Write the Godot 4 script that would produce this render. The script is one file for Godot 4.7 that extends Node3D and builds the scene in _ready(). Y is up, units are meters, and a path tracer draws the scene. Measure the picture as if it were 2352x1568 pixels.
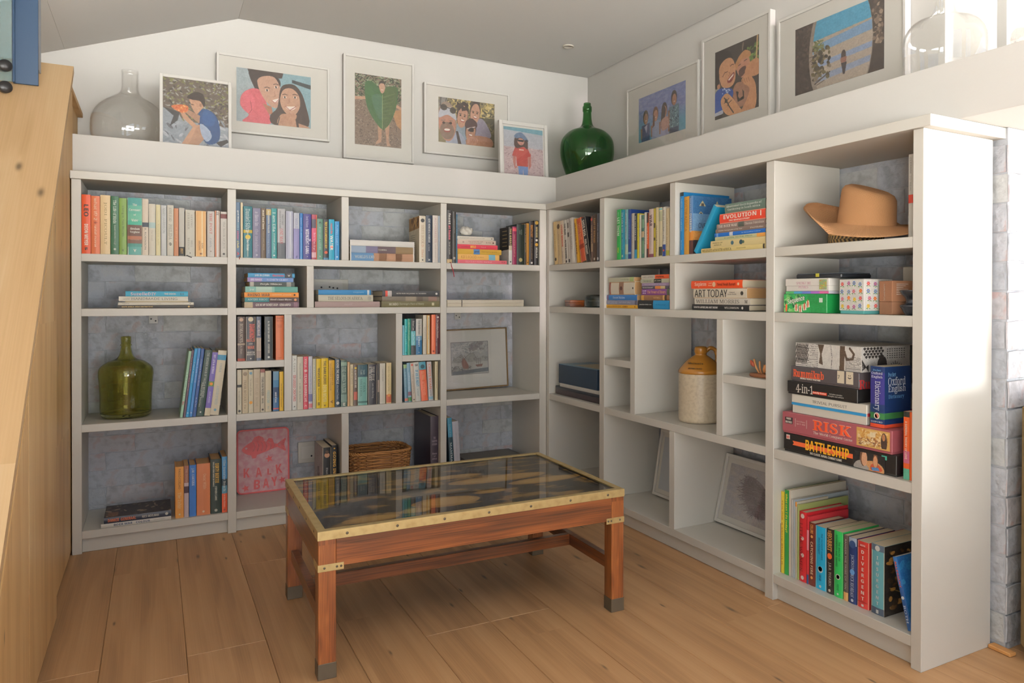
extends Node3D
# A corner of a room: white shelving full of books along two walls, a brass-edged coffee table on an oak floor.
# Metres. x runs along the long wall (0 at the inner corner of the shelving fronts), z towards the viewer, y up.

var mats := {}
var used := {}
var rng := RandomNumberGenerator.new()
const SHELF_TOP := [1.205, 0.984, 0.518, 0.09]   # upper faces of the four shelf levels
const SHELF_THICK := 0.031
const DEPTH_A := 0.35      # depth of the run along the long wall
const DEPTH_B := 0.32      # depth of the run along the side wall

func _ready() -> void:
	rng.seed = 11
	var cam := Camera3D.new()
	cam.name = "camera"
	add_child(cam)
	cam.transform = Transform3D(Basis(Vector3.UP, -0.51716) * Basis(Vector3.RIGHT, -0.00691) * Basis(Vector3.BACK, 0.00208), Vector3(-1.8365, 1.0345, 3.5705))
	cam.projection = Camera3D.PROJECTION_FRUSTUM
	cam.near = 0.05
	cam.far = 60.0
	cam.size = 0.05 * 1568.0 / 1710.12
	cam.frustum_offset = Vector2(-0.05 * 150.95 / 1710.12, -0.05 * 90.08 / 1710.12)
	cam.current = true
	var env := Environment.new()
	env.background_mode = Environment.BG_SKY
	var sky_mat := ProceduralSkyMaterial.new()
	sky_mat.sky_top_color = Color(0.62, 0.71, 0.86)
	sky_mat.sky_horizon_color = Color(0.88, 0.92, 0.97)
	sky_mat.ground_horizon_color = Color(0.87, 0.88, 0.89)
	sky_mat.ground_bottom_color = Color(0.84, 0.83, 0.81)
	sky_mat.sky_energy_multiplier = 2.5
	sky_mat.ground_energy_multiplier = 9.5
	sky_mat.sun_angle_max = 0.0
	var sky := Sky.new()
	sky.sky_material = sky_mat
	env.sky = sky
	env.tonemap_mode = Environment.TONE_MAPPER_LINEAR
	env.tonemap_exposure = 0.19
	env.sdfgi_enabled = true
	env.ssao_enabled = true
	env.ssil_enabled = true
	var we := WorldEnvironment.new()
	we.name = "sky"
	we.environment = env
	add_child(we)
	var sun := DirectionalLight3D.new()
	sun.name = "sun"
	sun.light_color = Color(1.0, 0.92, 0.95)
	sun.light_energy = 3.0
	sun.light_angular_distance = 1.6
	sun.shadow_enabled = true
	add_child(sun)
	sun.look_at_from_position(Vector3.ZERO, Vector3(0.003, -0.035, -1.0))
	make_materials()
	build_shell()
	build_shelving()
	build_stair()
	build_table()
	build_books()
	build_prints()
	build_objects()

# ---------------------------------------------------------------- helpers
func mat(col: Color, rough := 0.6, metal := 0.0) -> StandardMaterial3D:
	var key := "%s_%.2f_%.2f" % [col.to_html(), rough, metal]
	if mats.has(key):
		return mats[key]
	var m := StandardMaterial3D.new()
	m.albedo_color = col
	m.roughness = rough
	m.metallic = metal
	mats[key] = m
	return m

func hexmat(h: String, rough := 0.6) -> StandardMaterial3D:
	return mat(Color(h), rough)

func thing(called: String, label: String, category: String, at: Vector3, group := "") -> Node3D:
	var o := Node3D.new()
	name_top(o, called)
	add_child(o)
	o.position = at
	tag(o, label, category, group)
	return o

func name_top(o: Node, called: String) -> void:
	var n: int = used.get(called, 0)
	used[called] = n + 1
	o.name = called if n == 0 else "%s_%03d" % [called, n]

func tag(o: Node, label: String, category: String, group := "") -> void:
	o.set_meta("label", label)
	o.set_meta("category", category)
	if group != "":
		o.set_meta("group", group)

func part(called: String, mesh: Mesh, m: Material, parent: Node, at := Vector3.ZERO) -> MeshInstance3D:
	var o := MeshInstance3D.new()
	o.name = called
	o.mesh = mesh
	o.material_override = m
	o.position = at
	parent.add_child(o, true)
	return o

func structure(called: String, mesh: Mesh = null, m: Material = null) -> Node3D:
	var o: Node3D
	if mesh:
		var mi := MeshInstance3D.new()
		mi.mesh = mesh
		mi.material_override = m
		o = mi
	else:
		o = Node3D.new()
	name_top(o, called)
	o.set_meta("kind", "structure")
	add_child(o)
	return o

func begin() -> SurfaceTool:
	var st := SurfaceTool.new()
	st.begin(Mesh.PRIMITIVE_TRIANGLES)
	st.set_smooth_group(-1)
	return st

func done(st: SurfaceTool) -> ArrayMesh:
	st.generate_normals()
	return st.commit()

# a triangle whose front looks away from the point "inside"
func tri(st: SurfaceTool, a: Vector3, b: Vector3, c: Vector3, inside: Vector3, ua := Vector2.ZERO, ub := Vector2.ZERO, uc := Vector2.ZERO) -> void:
	var n := (a - c).cross(a - b)
	if n.dot((a + b + c) / 3.0 - inside) < 0.0:
		st.set_uv(ua); st.add_vertex(a); st.set_uv(uc); st.add_vertex(c); st.set_uv(ub); st.add_vertex(b)
	else:
		st.set_uv(ua); st.add_vertex(a); st.set_uv(ub); st.add_vertex(b); st.set_uv(uc); st.add_vertex(c)

func quad(st: SurfaceTool, a: Vector3, b: Vector3, c: Vector3, d: Vector3, inside: Vector3) -> void:
	tri(st, a, b, c, inside)
	tri(st, a, c, d, inside)

# a box from lo to hi with its edges chamfered by e
func add_box(st: SurfaceTool, lo: Vector3, hi: Vector3, e := 0.0015, xf := Transform3D()) -> void:
	var mid := (lo + hi) * 0.5
	var h := (hi - lo) * 0.5
	e = minf(e, minf(h.x, minf(h.y, h.z)) * 0.6)
	var v := {}
	for sx in [-1, 1]:
		for sy in [-1, 1]:
			for sz in [-1, 1]:
				var k := Vector3(sx, sy, sz)
				v[[0, sx, sy, sz]] = xf * (mid + Vector3(h.x, h.y - e, h.z - e) * k)
				v[[1, sx, sy, sz]] = xf * (mid + Vector3(h.x - e, h.y, h.z - e) * k)
				v[[2, sx, sy, sz]] = xf * (mid + Vector3(h.x - e, h.y - e, h.z) * k)
	var c := xf * mid
	for s in [-1, 1]:
		quad(st, v[[0, s, -1, -1]], v[[0, s, 1, -1]], v[[0, s, 1, 1]], v[[0, s, -1, 1]], c)
		quad(st, v[[1, -1, s, -1]], v[[1, 1, s, -1]], v[[1, 1, s, 1]], v[[1, -1, s, 1]], c)
		quad(st, v[[2, -1, -1, s]], v[[2, 1, -1, s]], v[[2, 1, 1, s]], v[[2, -1, 1, s]], c)
	for a in [-1, 1]:
		for b in [-1, 1]:
			quad(st, v[[0, a, b, -1]], v[[0, a, b, 1]], v[[1, a, b, 1]], v[[1, a, b, -1]], c)
			quad(st, v[[0, a, -1, b]], v[[0, a, 1, b]], v[[2, a, 1, b]], v[[2, a, -1, b]], c)
			quad(st, v[[1, -1, a, b]], v[[1, 1, a, b]], v[[2, 1, a, b]], v[[2, -1, a, b]], c)
			for d in [-1, 1]:
				tri(st, v[[0, a, b, d]], v[[1, a, b, d]], v[[2, a, b, d]], c)

func box(lo: Vector3, hi: Vector3, e := 0.0015) -> ArrayMesh:
	var st := begin()
	add_box(st, lo, hi, e)
	return done(st)

# a slab whose outline (x, y) is extruded along z from z0 to z1; the outline must be convex or star-shaped about its middle
func add_prism(st: SurfaceTool, pts: PackedVector2Array, z0: float, z1: float, xf := Transform3D()) -> void:
	var ids := Geometry2D.triangulate_polygon(pts)
	var mid := Vector2.ZERO
	for p in pts:
		mid += p / pts.size()
	var c := Vector3(mid.x, mid.y, (z0 + z1) * 0.5)
	for i in range(0, ids.size(), 3):
		for z in [z0, z1]:
			var a := Vector3(pts[ids[i]].x, pts[ids[i]].y, z)
			var b := Vector3(pts[ids[i + 1]].x, pts[ids[i + 1]].y, z)
			var d := Vector3(pts[ids[i + 2]].x, pts[ids[i + 2]].y, z)
			var inner := (a + b + d) / 3.0
			inner.z = (z0 + z1) * 0.5
			tri(st, xf * a, xf * b, xf * d, xf * inner)
	var ccw := not Geometry2D.is_polygon_clockwise(pts)
	for i in pts.size():
		var a := pts[i]
		var b := pts[(i + 1) % pts.size()]
		var out := Vector2((b - a).y, -(b - a).x) * (1.0 if ccw else -1.0)
		var inner := Vector3((a.x + b.x) * 0.5 - out.x, (a.y + b.y) * 0.5 - out.y, (z0 + z1) * 0.5)
		quad(st, xf * Vector3(a.x, a.y, z0), xf * Vector3(b.x, b.y, z0), xf * Vector3(b.x, b.y, z1), xf * Vector3(a.x, a.y, z1), xf * inner)

func prism(pts: PackedVector2Array, z0: float, z1: float) -> ArrayMesh:
	var st := begin()
	add_prism(st, pts, z0, z1)
	return done(st)

# smooth surface of revolution about y; prof holds (radius, height) from the bottom outside round to where it ends
func lathe(prof: PackedVector2Array, n := 40, squash := Vector2.ONE) -> ArrayMesh:
	var st := SurfaceTool.new()
	st.begin(Mesh.PRIMITIVE_TRIANGLES)
	st.set_smooth_group(0)
	for i in prof.size():
		for k in n + 1:
			var a := TAU * k / n
			st.set_uv(Vector2(float(k) / n, float(i) / prof.size()))
			st.add_vertex(Vector3(prof[i].x * cos(a) * squash.x, prof[i].y, prof[i].x * sin(a) * squash.y))
	for i in prof.size() - 1:
		for k in n:
			var a := i * (n + 1) + k
			var b := a + n + 1
			for j in [a, a + 1, b, a + 1, b + 1, b]:
				st.add_index(j)
	st.generate_normals()
	return st.commit()

# densify a profile with Catmull-Rom
func smooth_profile(pts: PackedVector2Array, per := 5) -> PackedVector2Array:
	var out := PackedVector2Array()
	for i in pts.size() - 1:
		var p0 := pts[maxi(i - 1, 0)]
		var p3 := pts[mini(i + 2, pts.size() - 1)]
		for k in per:
			out.append(pts[i].cubic_interpolate(pts[i + 1], p0, p3, float(k) / per))
	out.append(pts[pts.size() - 1])
	return out

# a tube along points; closed joins the ends
func add_tube(st: SurfaceTool, pts: PackedVector3Array, r: float, sides := 6, closed := false, flat := 1.0) -> void:
	var rings := []
	var n := pts.size()
	var prev_up := Vector3.UP
	for i in n:
		var a := pts[(i - 1 + n) % n] if closed or i > 0 else pts[i]
		var b := pts[(i + 1) % n] if closed or i < n - 1 else pts[i]
		var t := (b - a).normalized()
		var side := t.cross(prev_up)
		if side.length() < 0.1:
			side = t.cross(Vector3.RIGHT)
		side = side.normalized()
		var up := side.cross(t).normalized()
		var ring := []
		for k in sides:
			var g := TAU * k / sides
			ring.append(pts[i] + side * cos(g) * r * flat + up * sin(g) * r)
		rings.append(ring)
	for i in (n if closed else n - 1):
		var j := (i + 1) % n
		for k in sides:
			var l := (k + 1) % sides
			var c := (pts[i] + pts[j]) * 0.5
			quad(st, rings[i][k], rings[i][l], rings[j][l], rings[j][k], c)
	if not closed:
		for e in [0, n - 1]:
			var inner := pts[1] if e == 0 else pts[n - 2]
			for k in range(1, sides - 1):
				tri(st, rings[e][0], rings[e][k], rings[e][k + 1], inner)

func tube(pts: PackedVector3Array, r: float, sides := 6, closed := false) -> ArrayMesh:
	var st := begin()
	st.set_smooth_group(1)
	add_tube(st, pts, r, sides, closed)
	return done(st)

# a rectangle in the plane z = 0, centred, with texture coordinates, 0.3 mm thick or more
func card(w: float, h: float, thick := 0.0006) -> ArrayMesh:
	var st := begin()
	var q := [Vector3(-w / 2, h / 2, 0), Vector3(w / 2, h / 2, 0), Vector3(w / 2, -h / 2, 0), Vector3(-w / 2, -h / 2, 0)]
	var u := [Vector2(0, 0), Vector2(1, 0), Vector2(1, 1), Vector2(0, 1)]
	var back := Vector3(0, 0, -thick)
	tri(st, q[0], q[1], q[2], back, u[0], u[1], u[2])
	tri(st, q[0], q[2], q[3], back, u[0], u[2], u[3])
	for i in 4:
		var j := (i + 1) % 4
		var inner := back * 0.5
		tri(st, q[i], q[j], q[j] + back, inner, u[i], u[j], u[j])
		tri(st, q[i], q[j] + back, q[i] + back, inner, u[i], u[j], u[i])
	tri(st, q[0] + back, q[1] + back, q[2] + back, Vector3.ZERO, u[0], u[1], u[2])
	tri(st, q[0] + back, q[2] + back, q[3] + back, Vector3.ZERO, u[0], u[2], u[3])
	return done(st)

var fonts := {}
func font(kind: String) -> Font:
	if not fonts.has(kind):
		var f := SystemFont.new()
		f.font_names = PackedStringArray([{"s": "Droid Sans", "b": "Droid Sans", "r": "Droid Serif", "R": "Droid Serif", "m": "Droid Sans Mono"}[kind]])
		f.font_weight = 700 if kind in ["b", "R"] else 400
		fonts[kind] = f
	return fonts[kind]

var text_cache := {}
# raised print that fills a box w by h in the plane z = 0
func lettering(words: String, kind: String, w: float, h: float, m: Material, parent: Node, xf: Transform3D, called := "lettering", keep := false) -> MeshInstance3D:
	var key := kind + words
	var tm: TextMesh
	if text_cache.has(key):
		tm = text_cache[key]
	else:
		tm = TextMesh.new()
		tm.text = words
		tm.font = font(kind)
		tm.font_size = 24
		tm.pixel_size = 0.01
		tm.depth = 0.02
		tm.curve_step = 2.5
		text_cache[key] = tm
	var bb := tm.get_aabb()
	var o := MeshInstance3D.new()
	o.name = called
	o.mesh = tm
	o.material_override = m
	parent.add_child(o, true)
	var sx := w / maxf(bb.size.x, 0.001)
	var sy := h / maxf(bb.size.y, 0.001)
	if keep:
		sx = minf(sx, sy)
		sy = sx
	var c := bb.get_center()
	o.transform = xf * Transform3D(Basis.from_scale(Vector3(sx, sy, 0.015)), Vector3(-c.x * sx, -c.y * sy, 0))
	return o

# ---------------------------------------------------------------- materials
var paint: StandardMaterial3D
var wall_paint: StandardMaterial3D
var ceiling_paint: StandardMaterial3D
var oak_floor := []
var oak_panel: StandardMaterial3D
var oak_ramp: StandardMaterial3D
var mahogany_up: StandardMaterial3D
var mahogany_along: StandardMaterial3D
var brass: StandardMaterial3D
var brass_dark: StandardMaterial3D
var brick_mats := []
var mortar: StandardMaterial3D
var pages: StandardMaterial3D
var pages_tan: StandardMaterial3D
var clear_pane: StandardMaterial3D

func noise(s: int, freq: float, octaves := 4, kind := FastNoiseLite.TYPE_SIMPLEX_SMOOTH) -> FastNoiseLite:
	var n := FastNoiseLite.new()
	n.seed = s
	n.frequency = freq
	n.noise_type = kind
	n.fractal_octaves = octaves
	return n

func noise_tex(s: int, freq: float, size := 256, normal := false, strength := 4.0) -> NoiseTexture2D:
	var t := NoiseTexture2D.new()
	t.noise = noise(s, freq)
	t.width = size
	t.height = size
	t.seamless = true
	t.as_normal_map = normal
	t.bump_strength = strength
	return t

func ramp_tex(s: int, freq: float, stops: Array, cols: Array, size := 256, octaves := 4) -> NoiseTexture2D:
	var t := NoiseTexture2D.new()
	t.noise = noise(s, freq, octaves)
	t.width = size
	t.height = size
	t.seamless = true
	var g := Gradient.new()
	g.offsets = PackedFloat32Array(stops)
	g.colors = PackedColorArray(cols)
	t.color_ramp = g
	return t

# wood: grain runs down the picture (v). knots is how many dark knots there are
func wood_image(s: int, w: int, h: int, dark: Color, mid: Color, pale: Color, knots: int, rings: float, streak: float) -> Image:
	var im := Image.create(w, h, false, Image.FORMAT_RGB8)
	var broad := noise(s, 1.0, 3)
	var fine := noise(s + 1, 1.0, 2)
	var r := RandomNumberGenerator.new()
	r.seed = s * 7 + 3
	var spots := []
	for i in knots:
		spots.append([r.randf_range(0.12, 0.88) * w, r.randf() * h, r.randf_range(0.012, 0.03) * w, r.randf_range(0.5, 1.0)])
	var fx := 1.0 / w
	for y in h:
		var fy := float(y) / h
		for x in w:
			var gx := x * fx
			var near := 0.0
			var push := 0.0
			for k in spots:
				var dx: float = x - k[0]
				var dy: float = (y - k[1]) * 0.42
				var d2: float = (dx * dx + dy * dy) / (k[2] * k[2])
				if d2 < 60.0:
					push += 0.35 * exp(-d2 / 10.0) * signf(dx)
					near = maxf(near, k[3] * exp(-d2 * 0.9))
			var b := broad.get_noise_2d(gx * 2.2 + push * 0.3, fy * 1.3)
			var f := fine.get_noise_2d(gx * 60.0, fy * 2.6 + b)
			var ringv := 0.5 + 0.5 * sin((gx + push * 0.12) * rings + b * 9.0)
			var t := clampf(0.5 + b * 0.55 + f * streak + (ringv - 0.5) * 0.13, 0.0, 1.0)
			var c := dark.lerp(mid, t * 2.0) if t < 0.5 else mid.lerp(pale, t * 2.0 - 1.0)
			if near > 0.02:
				c = c.lerp(dark.darkened(0.5), clampf(near, 0.0, 0.85))
			im.set_pixel(x, y, c)
	return im

func image_mat(im: Image, rough := 0.5) -> StandardMaterial3D:
	var m := StandardMaterial3D.new()
	im.generate_mipmaps()
	m.albedo_texture = ImageTexture.create_from_image(im)
	m.roughness = rough
	return m

func make_materials() -> void:
	paint = mat(Color("d9d6cd"), 0.42).duplicate()
	paint.uv1_triplanar = true
	paint.normal_enabled = true
	paint.normal_texture = noise_tex(5, 0.08, 128, true, 0.6)
	paint.normal_scale = 0.12
	paint.uv1_scale = Vector3(9, 9, 9)
	wall_paint = paint.duplicate()
	wall_paint.albedo_color = Color("d6d4cf")
	wall_paint.roughness = 0.85
	ceiling_paint = paint.duplicate()
	ceiling_paint.albedo_color = Color("efeeea")
	ceiling_paint.roughness = 0.9
	for i in 3:
		var m := image_mat(wood_image(40 + i * 9, 192, 1024, Color("7c5c3e"), Color("997450"), Color("a98560"), 5 + i, 30.0, 0.16), 0.5)
		oak_floor.append(m)
	oak_panel = image_mat(wood_image(91, 256, 1024, Color("c09560"), Color("d8b07a"), Color("e4c492"), 2, 22.0, 0.2), 0.4)
	oak_ramp = image_mat(wood_image(97, 256, 1024, Color("b8966a"), Color("cba97e"), Color("d5b88f"), 2, 18.0, 0.16), 0.4)
	var red := wood_image(61, 256, 512, Color("3a1e0d"), Color("693718"), Color("885128"), 0, 40.0, 0.34)
	mahogany_up = image_mat(red, 0.3)
	var along := red.duplicate()
	along.rotate_90(CLOCKWISE)
	mahogany_along = image_mat(along, 0.3)
	for m in [mahogany_up, mahogany_along]:
		m.uv1_triplanar = true
		m.uv1_scale = Vector3(4.0, 2.2, 4.0) if m == mahogany_up else Vector3(0.95, 4.5, 0.95)
		m.uv1_offset = Vector3(0.5, 0.2, 0.5)
		m.clearcoat_enabled = true
		m.clearcoat = 0.4
		m.clearcoat_roughness = 0.2
	brass = mat(Color("b59a62"), 0.34, 0.85).duplicate()
	brass.uv1_triplanar = true
	brass.uv1_scale = Vector3(5, 5, 5)
	brass.albedo_texture = ramp_tex(71, 0.02, [0.0, 0.45, 0.7, 1.0], [Color("c8b88e"), Color("d8caa2"), Color("dccfa6"), Color("e2d6b2")])
	brass.albedo_color = Color("dcd0b8")
	brass.roughness = 0.42
	brass.metallic = 0.6
	brass_dark = mat(Color("51473a"), 0.55, 0.4)
	for i in 5:
		var base := [Color("c7cbd2"), Color("c0c5cd"), Color("c8c7cb"), Color("cacdcd"), Color("c4c8cf")][i] as Color
		var patch := [Color("c9c2c4"), Color("c6c9cd"), Color("c8b0b0"), Color("cfd2d2"), Color("c6b6b7")][i] as Color
		brick_mats.append(brick_mat(200 + i, [base.darkened(0.12), base, base.lightened(0.06), patch]))
	mortar = brick_mat(250, [Color("b0b5bc"), Color("bbc0c7"), Color("c1c5cb"), Color("c6c9cd")])
	mortar.uv1_world_triplanar = true
	pages = mat(Color("d8ccb2"), 0.9)
	pages_tan = mat(Color("b08a5e"), 0.9)
	clear_pane = StandardMaterial3D.new()
	clear_pane.transparency = BaseMaterial3D.TRANSPARENCY_ALPHA
	clear_pane.albedo_color = Color(1, 1, 1, 0.03)
	clear_pane.roughness = 0.03

func brick_mat(s: int, cols: Array) -> StandardMaterial3D:
	var m := StandardMaterial3D.new()
	m.albedo_texture = ramp_tex(s, 0.014, [0.22, 0.45, 0.6, 0.82], cols, 256, 5)
	m.roughness = 0.92
	m.uv1_triplanar = true
	m.uv1_scale = Vector3(2.6, 2.6, 2.6)
	m.uv1_offset = Vector3(s * 0.37, s * 0.21, s * 0.13)
	m.normal_enabled = true
	m.normal_texture = noise_tex(s + 50, 0.05, 256, true, 5.0)
	m.normal_scale = 0.5
	return m

# ---------------------------------------------------------------- the room
func slab(called: String, lo: Vector3, hi: Vector3, m: Material) -> Node3D:
	return structure(called, box(lo, hi, 0.001), m)

# one oak board, top face at y = 0, with its own cut of the grain
func plank_mesh(w: float, l: float, u0: float, v0: float) -> ArrayMesh:
	var st := begin()
	var e := 0.0014
	var h := 0.014
	var xs := [-w / 2, -w / 2 + e, w / 2 - e, w / 2]
	var zs := [-l / 2, -l / 2 + e, l / 2 - e, l / 2]
	var ys := [-e, 0.0, 0.0, -e]
	var inside := Vector3(0, -0.5, 0)
	for i in 3:
		for k in 3:
			var c := []
			for q in [[i, k], [i + 1, k], [i + 1, k + 1], [i, k + 1]]:
				var y: float = minf(ys[q[0]], ys[q[1]])
				c.append(Vector3(xs[q[0]], y, zs[q[1]]))
			var uv := []
			for p in c:
				uv.append(Vector2(u0 + (p.x / w + 0.5) * 0.98, v0 + (p.z + l / 2) / 2.1))
			tri(st, c[0], c[1], c[2], inside, uv[0], uv[1], uv[2])
			tri(st, c[0], c[2], c[3], inside, uv[0], uv[2], uv[3])
	for s in [-1, 1]:
		quad(st, Vector3(s * w / 2, -e, -l / 2), Vector3(s * w / 2, -e, l / 2), Vector3(s * w / 2, -h, l / 2), Vector3(s * w / 2, -h, -l / 2), Vector3(0, -0.01, 0))
		quad(st, Vector3(-w / 2, -e, s * l / 2), Vector3(w / 2, -e, s * l / 2), Vector3(w / 2, -h, s * l / 2), Vector3(-w / 2, -h, s * l / 2), Vector3(0, -0.01, 0))
	return done(st)

func build_shell() -> void:
	# floor: oak boards on a sub-floor
	var fl := structure("floor", box(Vector3(-3.6, -0.2, -0.75), Vector3(3.0, -0.013, 6.7), 0.001), mat(Color("6e4c31"), 0.8))
	var pitch := 0.2125
	var ends := {1: [0.447], 0: [1.163], 3: [1.377], 4: [1.377, 3.6], 8: [1.726]}
	for k in range(-8, 22):
		var xm := -1.757 + pitch * (k + 0.5)
		var cuts := [-0.4]
		var first: float = ends[k][0] if ends.has(k) else rng.randf_range(-0.1, 1.7)
		if k in [2, 5, 6, 7]:
			first = rng.randf_range(2.3, 2.9)
		cuts.append(first)
		while cuts[-1] < 6.5:
			cuts.append(minf(6.5, cuts[-1] + rng.randf_range(1.7, 2.1)))
		for i in cuts.size() - 1:
			var l: float = cuts[i + 1] - cuts[i]
			if l < 0.02:
				continue
			part("plank", plank_mesh(pitch - 0.0008, l - 0.0008, rng.randf(), rng.randf()), oak_floor[rng.randi() % 3], fl, Vector3(xm, 0, (cuts[i] + cuts[i + 1]) / 2))
	# the lower walls: old bricks under paint
	var wl := structure("wall_back", box(Vector3(-2.138, -0.01, -0.75), Vector3(0.9, 1.52, -0.357), 0.001), mortar)
	var variants := []
	for i in 6:
		variants.append(brick_shape(0.221, 0.0725, 300 + i))
	var half := [brick_shape(0.108, 0.0725, 320), brick_shape(0.108, 0.0725, 321)]
	var row := 0
	var y := 0.034
	while y < 1.5:
		var x := -2.137 + (0.0 if row % 2 == 0 else 0.1125)
		if row % 2 == 1:
			var hb := part("brick", half[row % 4 / 2], brick_mats[rng.randi() % 5], wl, Vector3(-2.0825, y + 0.033, -0.357))
			hb.rotation.z = rng.randf_range(-0.012, 0.012)
		while x < 0.3:
			var b := part("brick", variants[rng.randi() % 6], brick_mats[rng.randi() % 5], wl, Vector3(x + 0.112, y + 0.033, -0.357))
			b.rotation.z = rng.randf_range(-0.01, 0.01)
			x += 0.225
		y += 0.0765
		row += 1
	var wr := structure("wall_right", box(Vector3(0.337, -0.01, -0.4), Vector3(0.9, 1.5335, 2.296), 0.001), mortar)
	var tall := []
	var tall_half := []
	for i in 4:
		tall.append(brick_shape(0.217, 0.079, 340 + i))
		tall_half.append(brick_shape(0.104, 0.079, 350 + i))
	row = 0
	y = 0.02
	while y < 1.46:
		var z := 0.5 + (0.0 if row % 2 == 0 else 0.112)
		while z < 2.3:
			var zc := minf(z + 0.107, 2.296 - 0.109)
			var b := part("brick", tall[rng.randi() % 4], brick_mats[rng.randi() % 5], wr, Vector3(0.337, y + 0.04, zc))
			b.rotation.y = -PI / 2
			z += 0.225
		# the end of this wall, which faces the windows behind the viewer
		var xx := 0.337 + (0.0 if row % 2 == 0 else -0.112)
		while xx < 0.85:
			var lo := maxf(xx, 0.337)
			var shape: ArrayMesh = tall[rng.randi() % 4] if xx >= 0.337 else tall_half[row % 4]
			var c := lo + (0.107 if xx >= 0.337 else 0.051)
			var b := part("brick", shape, brick_mats[rng.randi() % 5], wr, Vector3(c, y + 0.04, 2.296 + rng.randf_range(0.0, 0.006)))
			b.rotation.z = rng.randf_range(-0.02, 0.02)
			xx += 0.225
		y += 0.0865
		row += 1
	# boxed ledge above the shelving and the plastered walls above it
	slab("trim_1", Vector3(-2.137, 1.5345, -0.7), Vector3(0.7, 1.702, -0.12), wall_paint)
	slab("trim_2", Vector3(0.12, 1.5345, -0.121), Vector3(1.6, 1.702, 3.05), wall_paint)
	slab("wall_upper_back", Vector3(-3.6, 1.52, -0.8), Vector3(0.75, 2.75, -0.615), wall_paint)
	slab("wall_upper_right", Vector3(0.615, 1.702, -0.62), Vector3(2.8, 2.75, 1.905), wall_paint)
	slab("wall_lower_right", Vector3(0.9, -0.01, 2.2), Vector3(2.8, 1.5335, 2.262), wall_paint)
	# ceilings: the flat board stops a finger short of the walls; the sloping part falls towards the stair
	slab("ceiling", Vector3(-1.46, 2.455, -0.605), Vector3(0.607, 2.53, 3.0), ceiling_paint)
	slab("ceiling_right", Vector3(0.607, 2.455, 1.915), Vector3(2.84, 2.53, 3.0), ceiling_paint)
	var st := begin()
	var rise := 0.313 / 0.83
	var x0 := -2.195
	var y0 := 2.455 - (-1.46 - x0) * rise
	add_prism(st, PackedVector2Array([Vector2(-1.4605, 2.455), Vector2(x0, y0), Vector2(x0, y0 + 0.12), Vector2(-1.4605, 2.575)]), -0.612, 3.0)
	structure("ceiling_sloping", done(st), ceiling_paint)
	# stairwell beyond the slope
	st = begin()
	var y1 := y0 - (3.6 - 2.195) * rise
	add_prism(st, PackedVector2Array([Vector2(-2.196, y0), Vector2(-3.6, y1), Vector2(-3.6, y1 + 0.12), Vector2(-2.196, y0 + 0.12)]), -0.612, 0.1)
	structure("ceiling_sloping", done(st), ceiling_paint)
	slab("wall_stairwell_side", Vector3(-2.19, 2.35, 0.1), Vector3(-2.12, 3.7, 2.9), wall_paint)
	slab("wall_stairwell_end", Vector3(-3.6, 2.2, 0.0), Vector3(-2.196, 3.7, 0.099), wall_paint)
	slab("ceiling_stairwell", Vector3(-3.7, 3.7, 0.0), Vector3(-2.1, 3.8, 2.95), ceiling_paint)
	slab("ceiling_high", Vector3(-3.7, 4.2, 2.9), Vector3(3.05, 4.32, 6.8), ceiling_paint)
	slab("wall_above_opening", Vector3(-3.7, 2.53, 2.9), Vector3(3.05, 4.25, 3.0), wall_paint)
	structure("wall_above_slope", prism(PackedVector2Array([Vector2(-1.44, 2.458), Vector2(-3.7, 1.6), Vector2(-3.7, 2.6), Vector2(-1.44, 2.6)]), 2.91, 3.0), wall_paint)
	garden_wall()
	# walls behind the viewer with their windows
	wall_with_holes("wall_front", Vector3(-3.7, 0, 6.5), Vector3.RIGHT, 6.7, 4.2, 0.15, [Rect2(0.3, 0.05, 3.05, 3.95), Rect2(3.66, 1.07, 0.6, 0.6), Rect2(4.26, 1.07, 1.2, 2.9)])
	wall_with_holes("wall_left", Vector3(-3.6, 0, 6.6), Vector3.FORWARD, 7.4, 4.2, -0.15, [Rect2(0.3, 0.1, 1.3, 2.3)])
	wall_with_holes("wall_side", Vector3(2.85, 0, 6.6), Vector3.FORWARD, 4.6, 4.2, 0.15, [Rect2(0.3, 0.05, 3.95, 2.6)])

func garden_wall() -> void:
	# a garden wall outside keeps the low sun off the floor
	slab("wall_garden", Vector3(-11.0, -0.3, 14.0), Vector3(-0.35, 3.35, 14.2), wall_paint)

func wall_with_holes(called: String, at: Vector3, along: Vector3, length: float, height: float, thick: float, holes: Array) -> void:
	var st := begin()
	var out := along.cross(Vector3.UP) * thick
	var xf := Transform3D(Basis(along, Vector3.UP, out.normalized()), at)
	var d := absf(thick)
	var cuts := [0.0]
	for h in holes:
		cuts.append(h.position.x)
		cuts.append(h.end.x)
	cuts.append(length)
	cuts.sort()
	for i in cuts.size() - 1:
		var a: float = cuts[i]
		var b: float = cuts[i + 1]
		var hole = null
		for h in holes:
			if absf(h.position.x - a) < 0.001:
				hole = h
		if hole == null:
			add_box(st, Vector3(a, 0, 0), Vector3(b, height, d), 0.0005, xf)
		else:
			if hole.position.y > 0.01:
				add_box(st, Vector3(a, 0, 0), Vector3(b, hole.position.y, d), 0.0005, xf)
			add_box(st, Vector3(a, hole.end.y, 0), Vector3(b, height, d), 0.0005, xf)
	structure(called, done(st), wall_paint)

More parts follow.
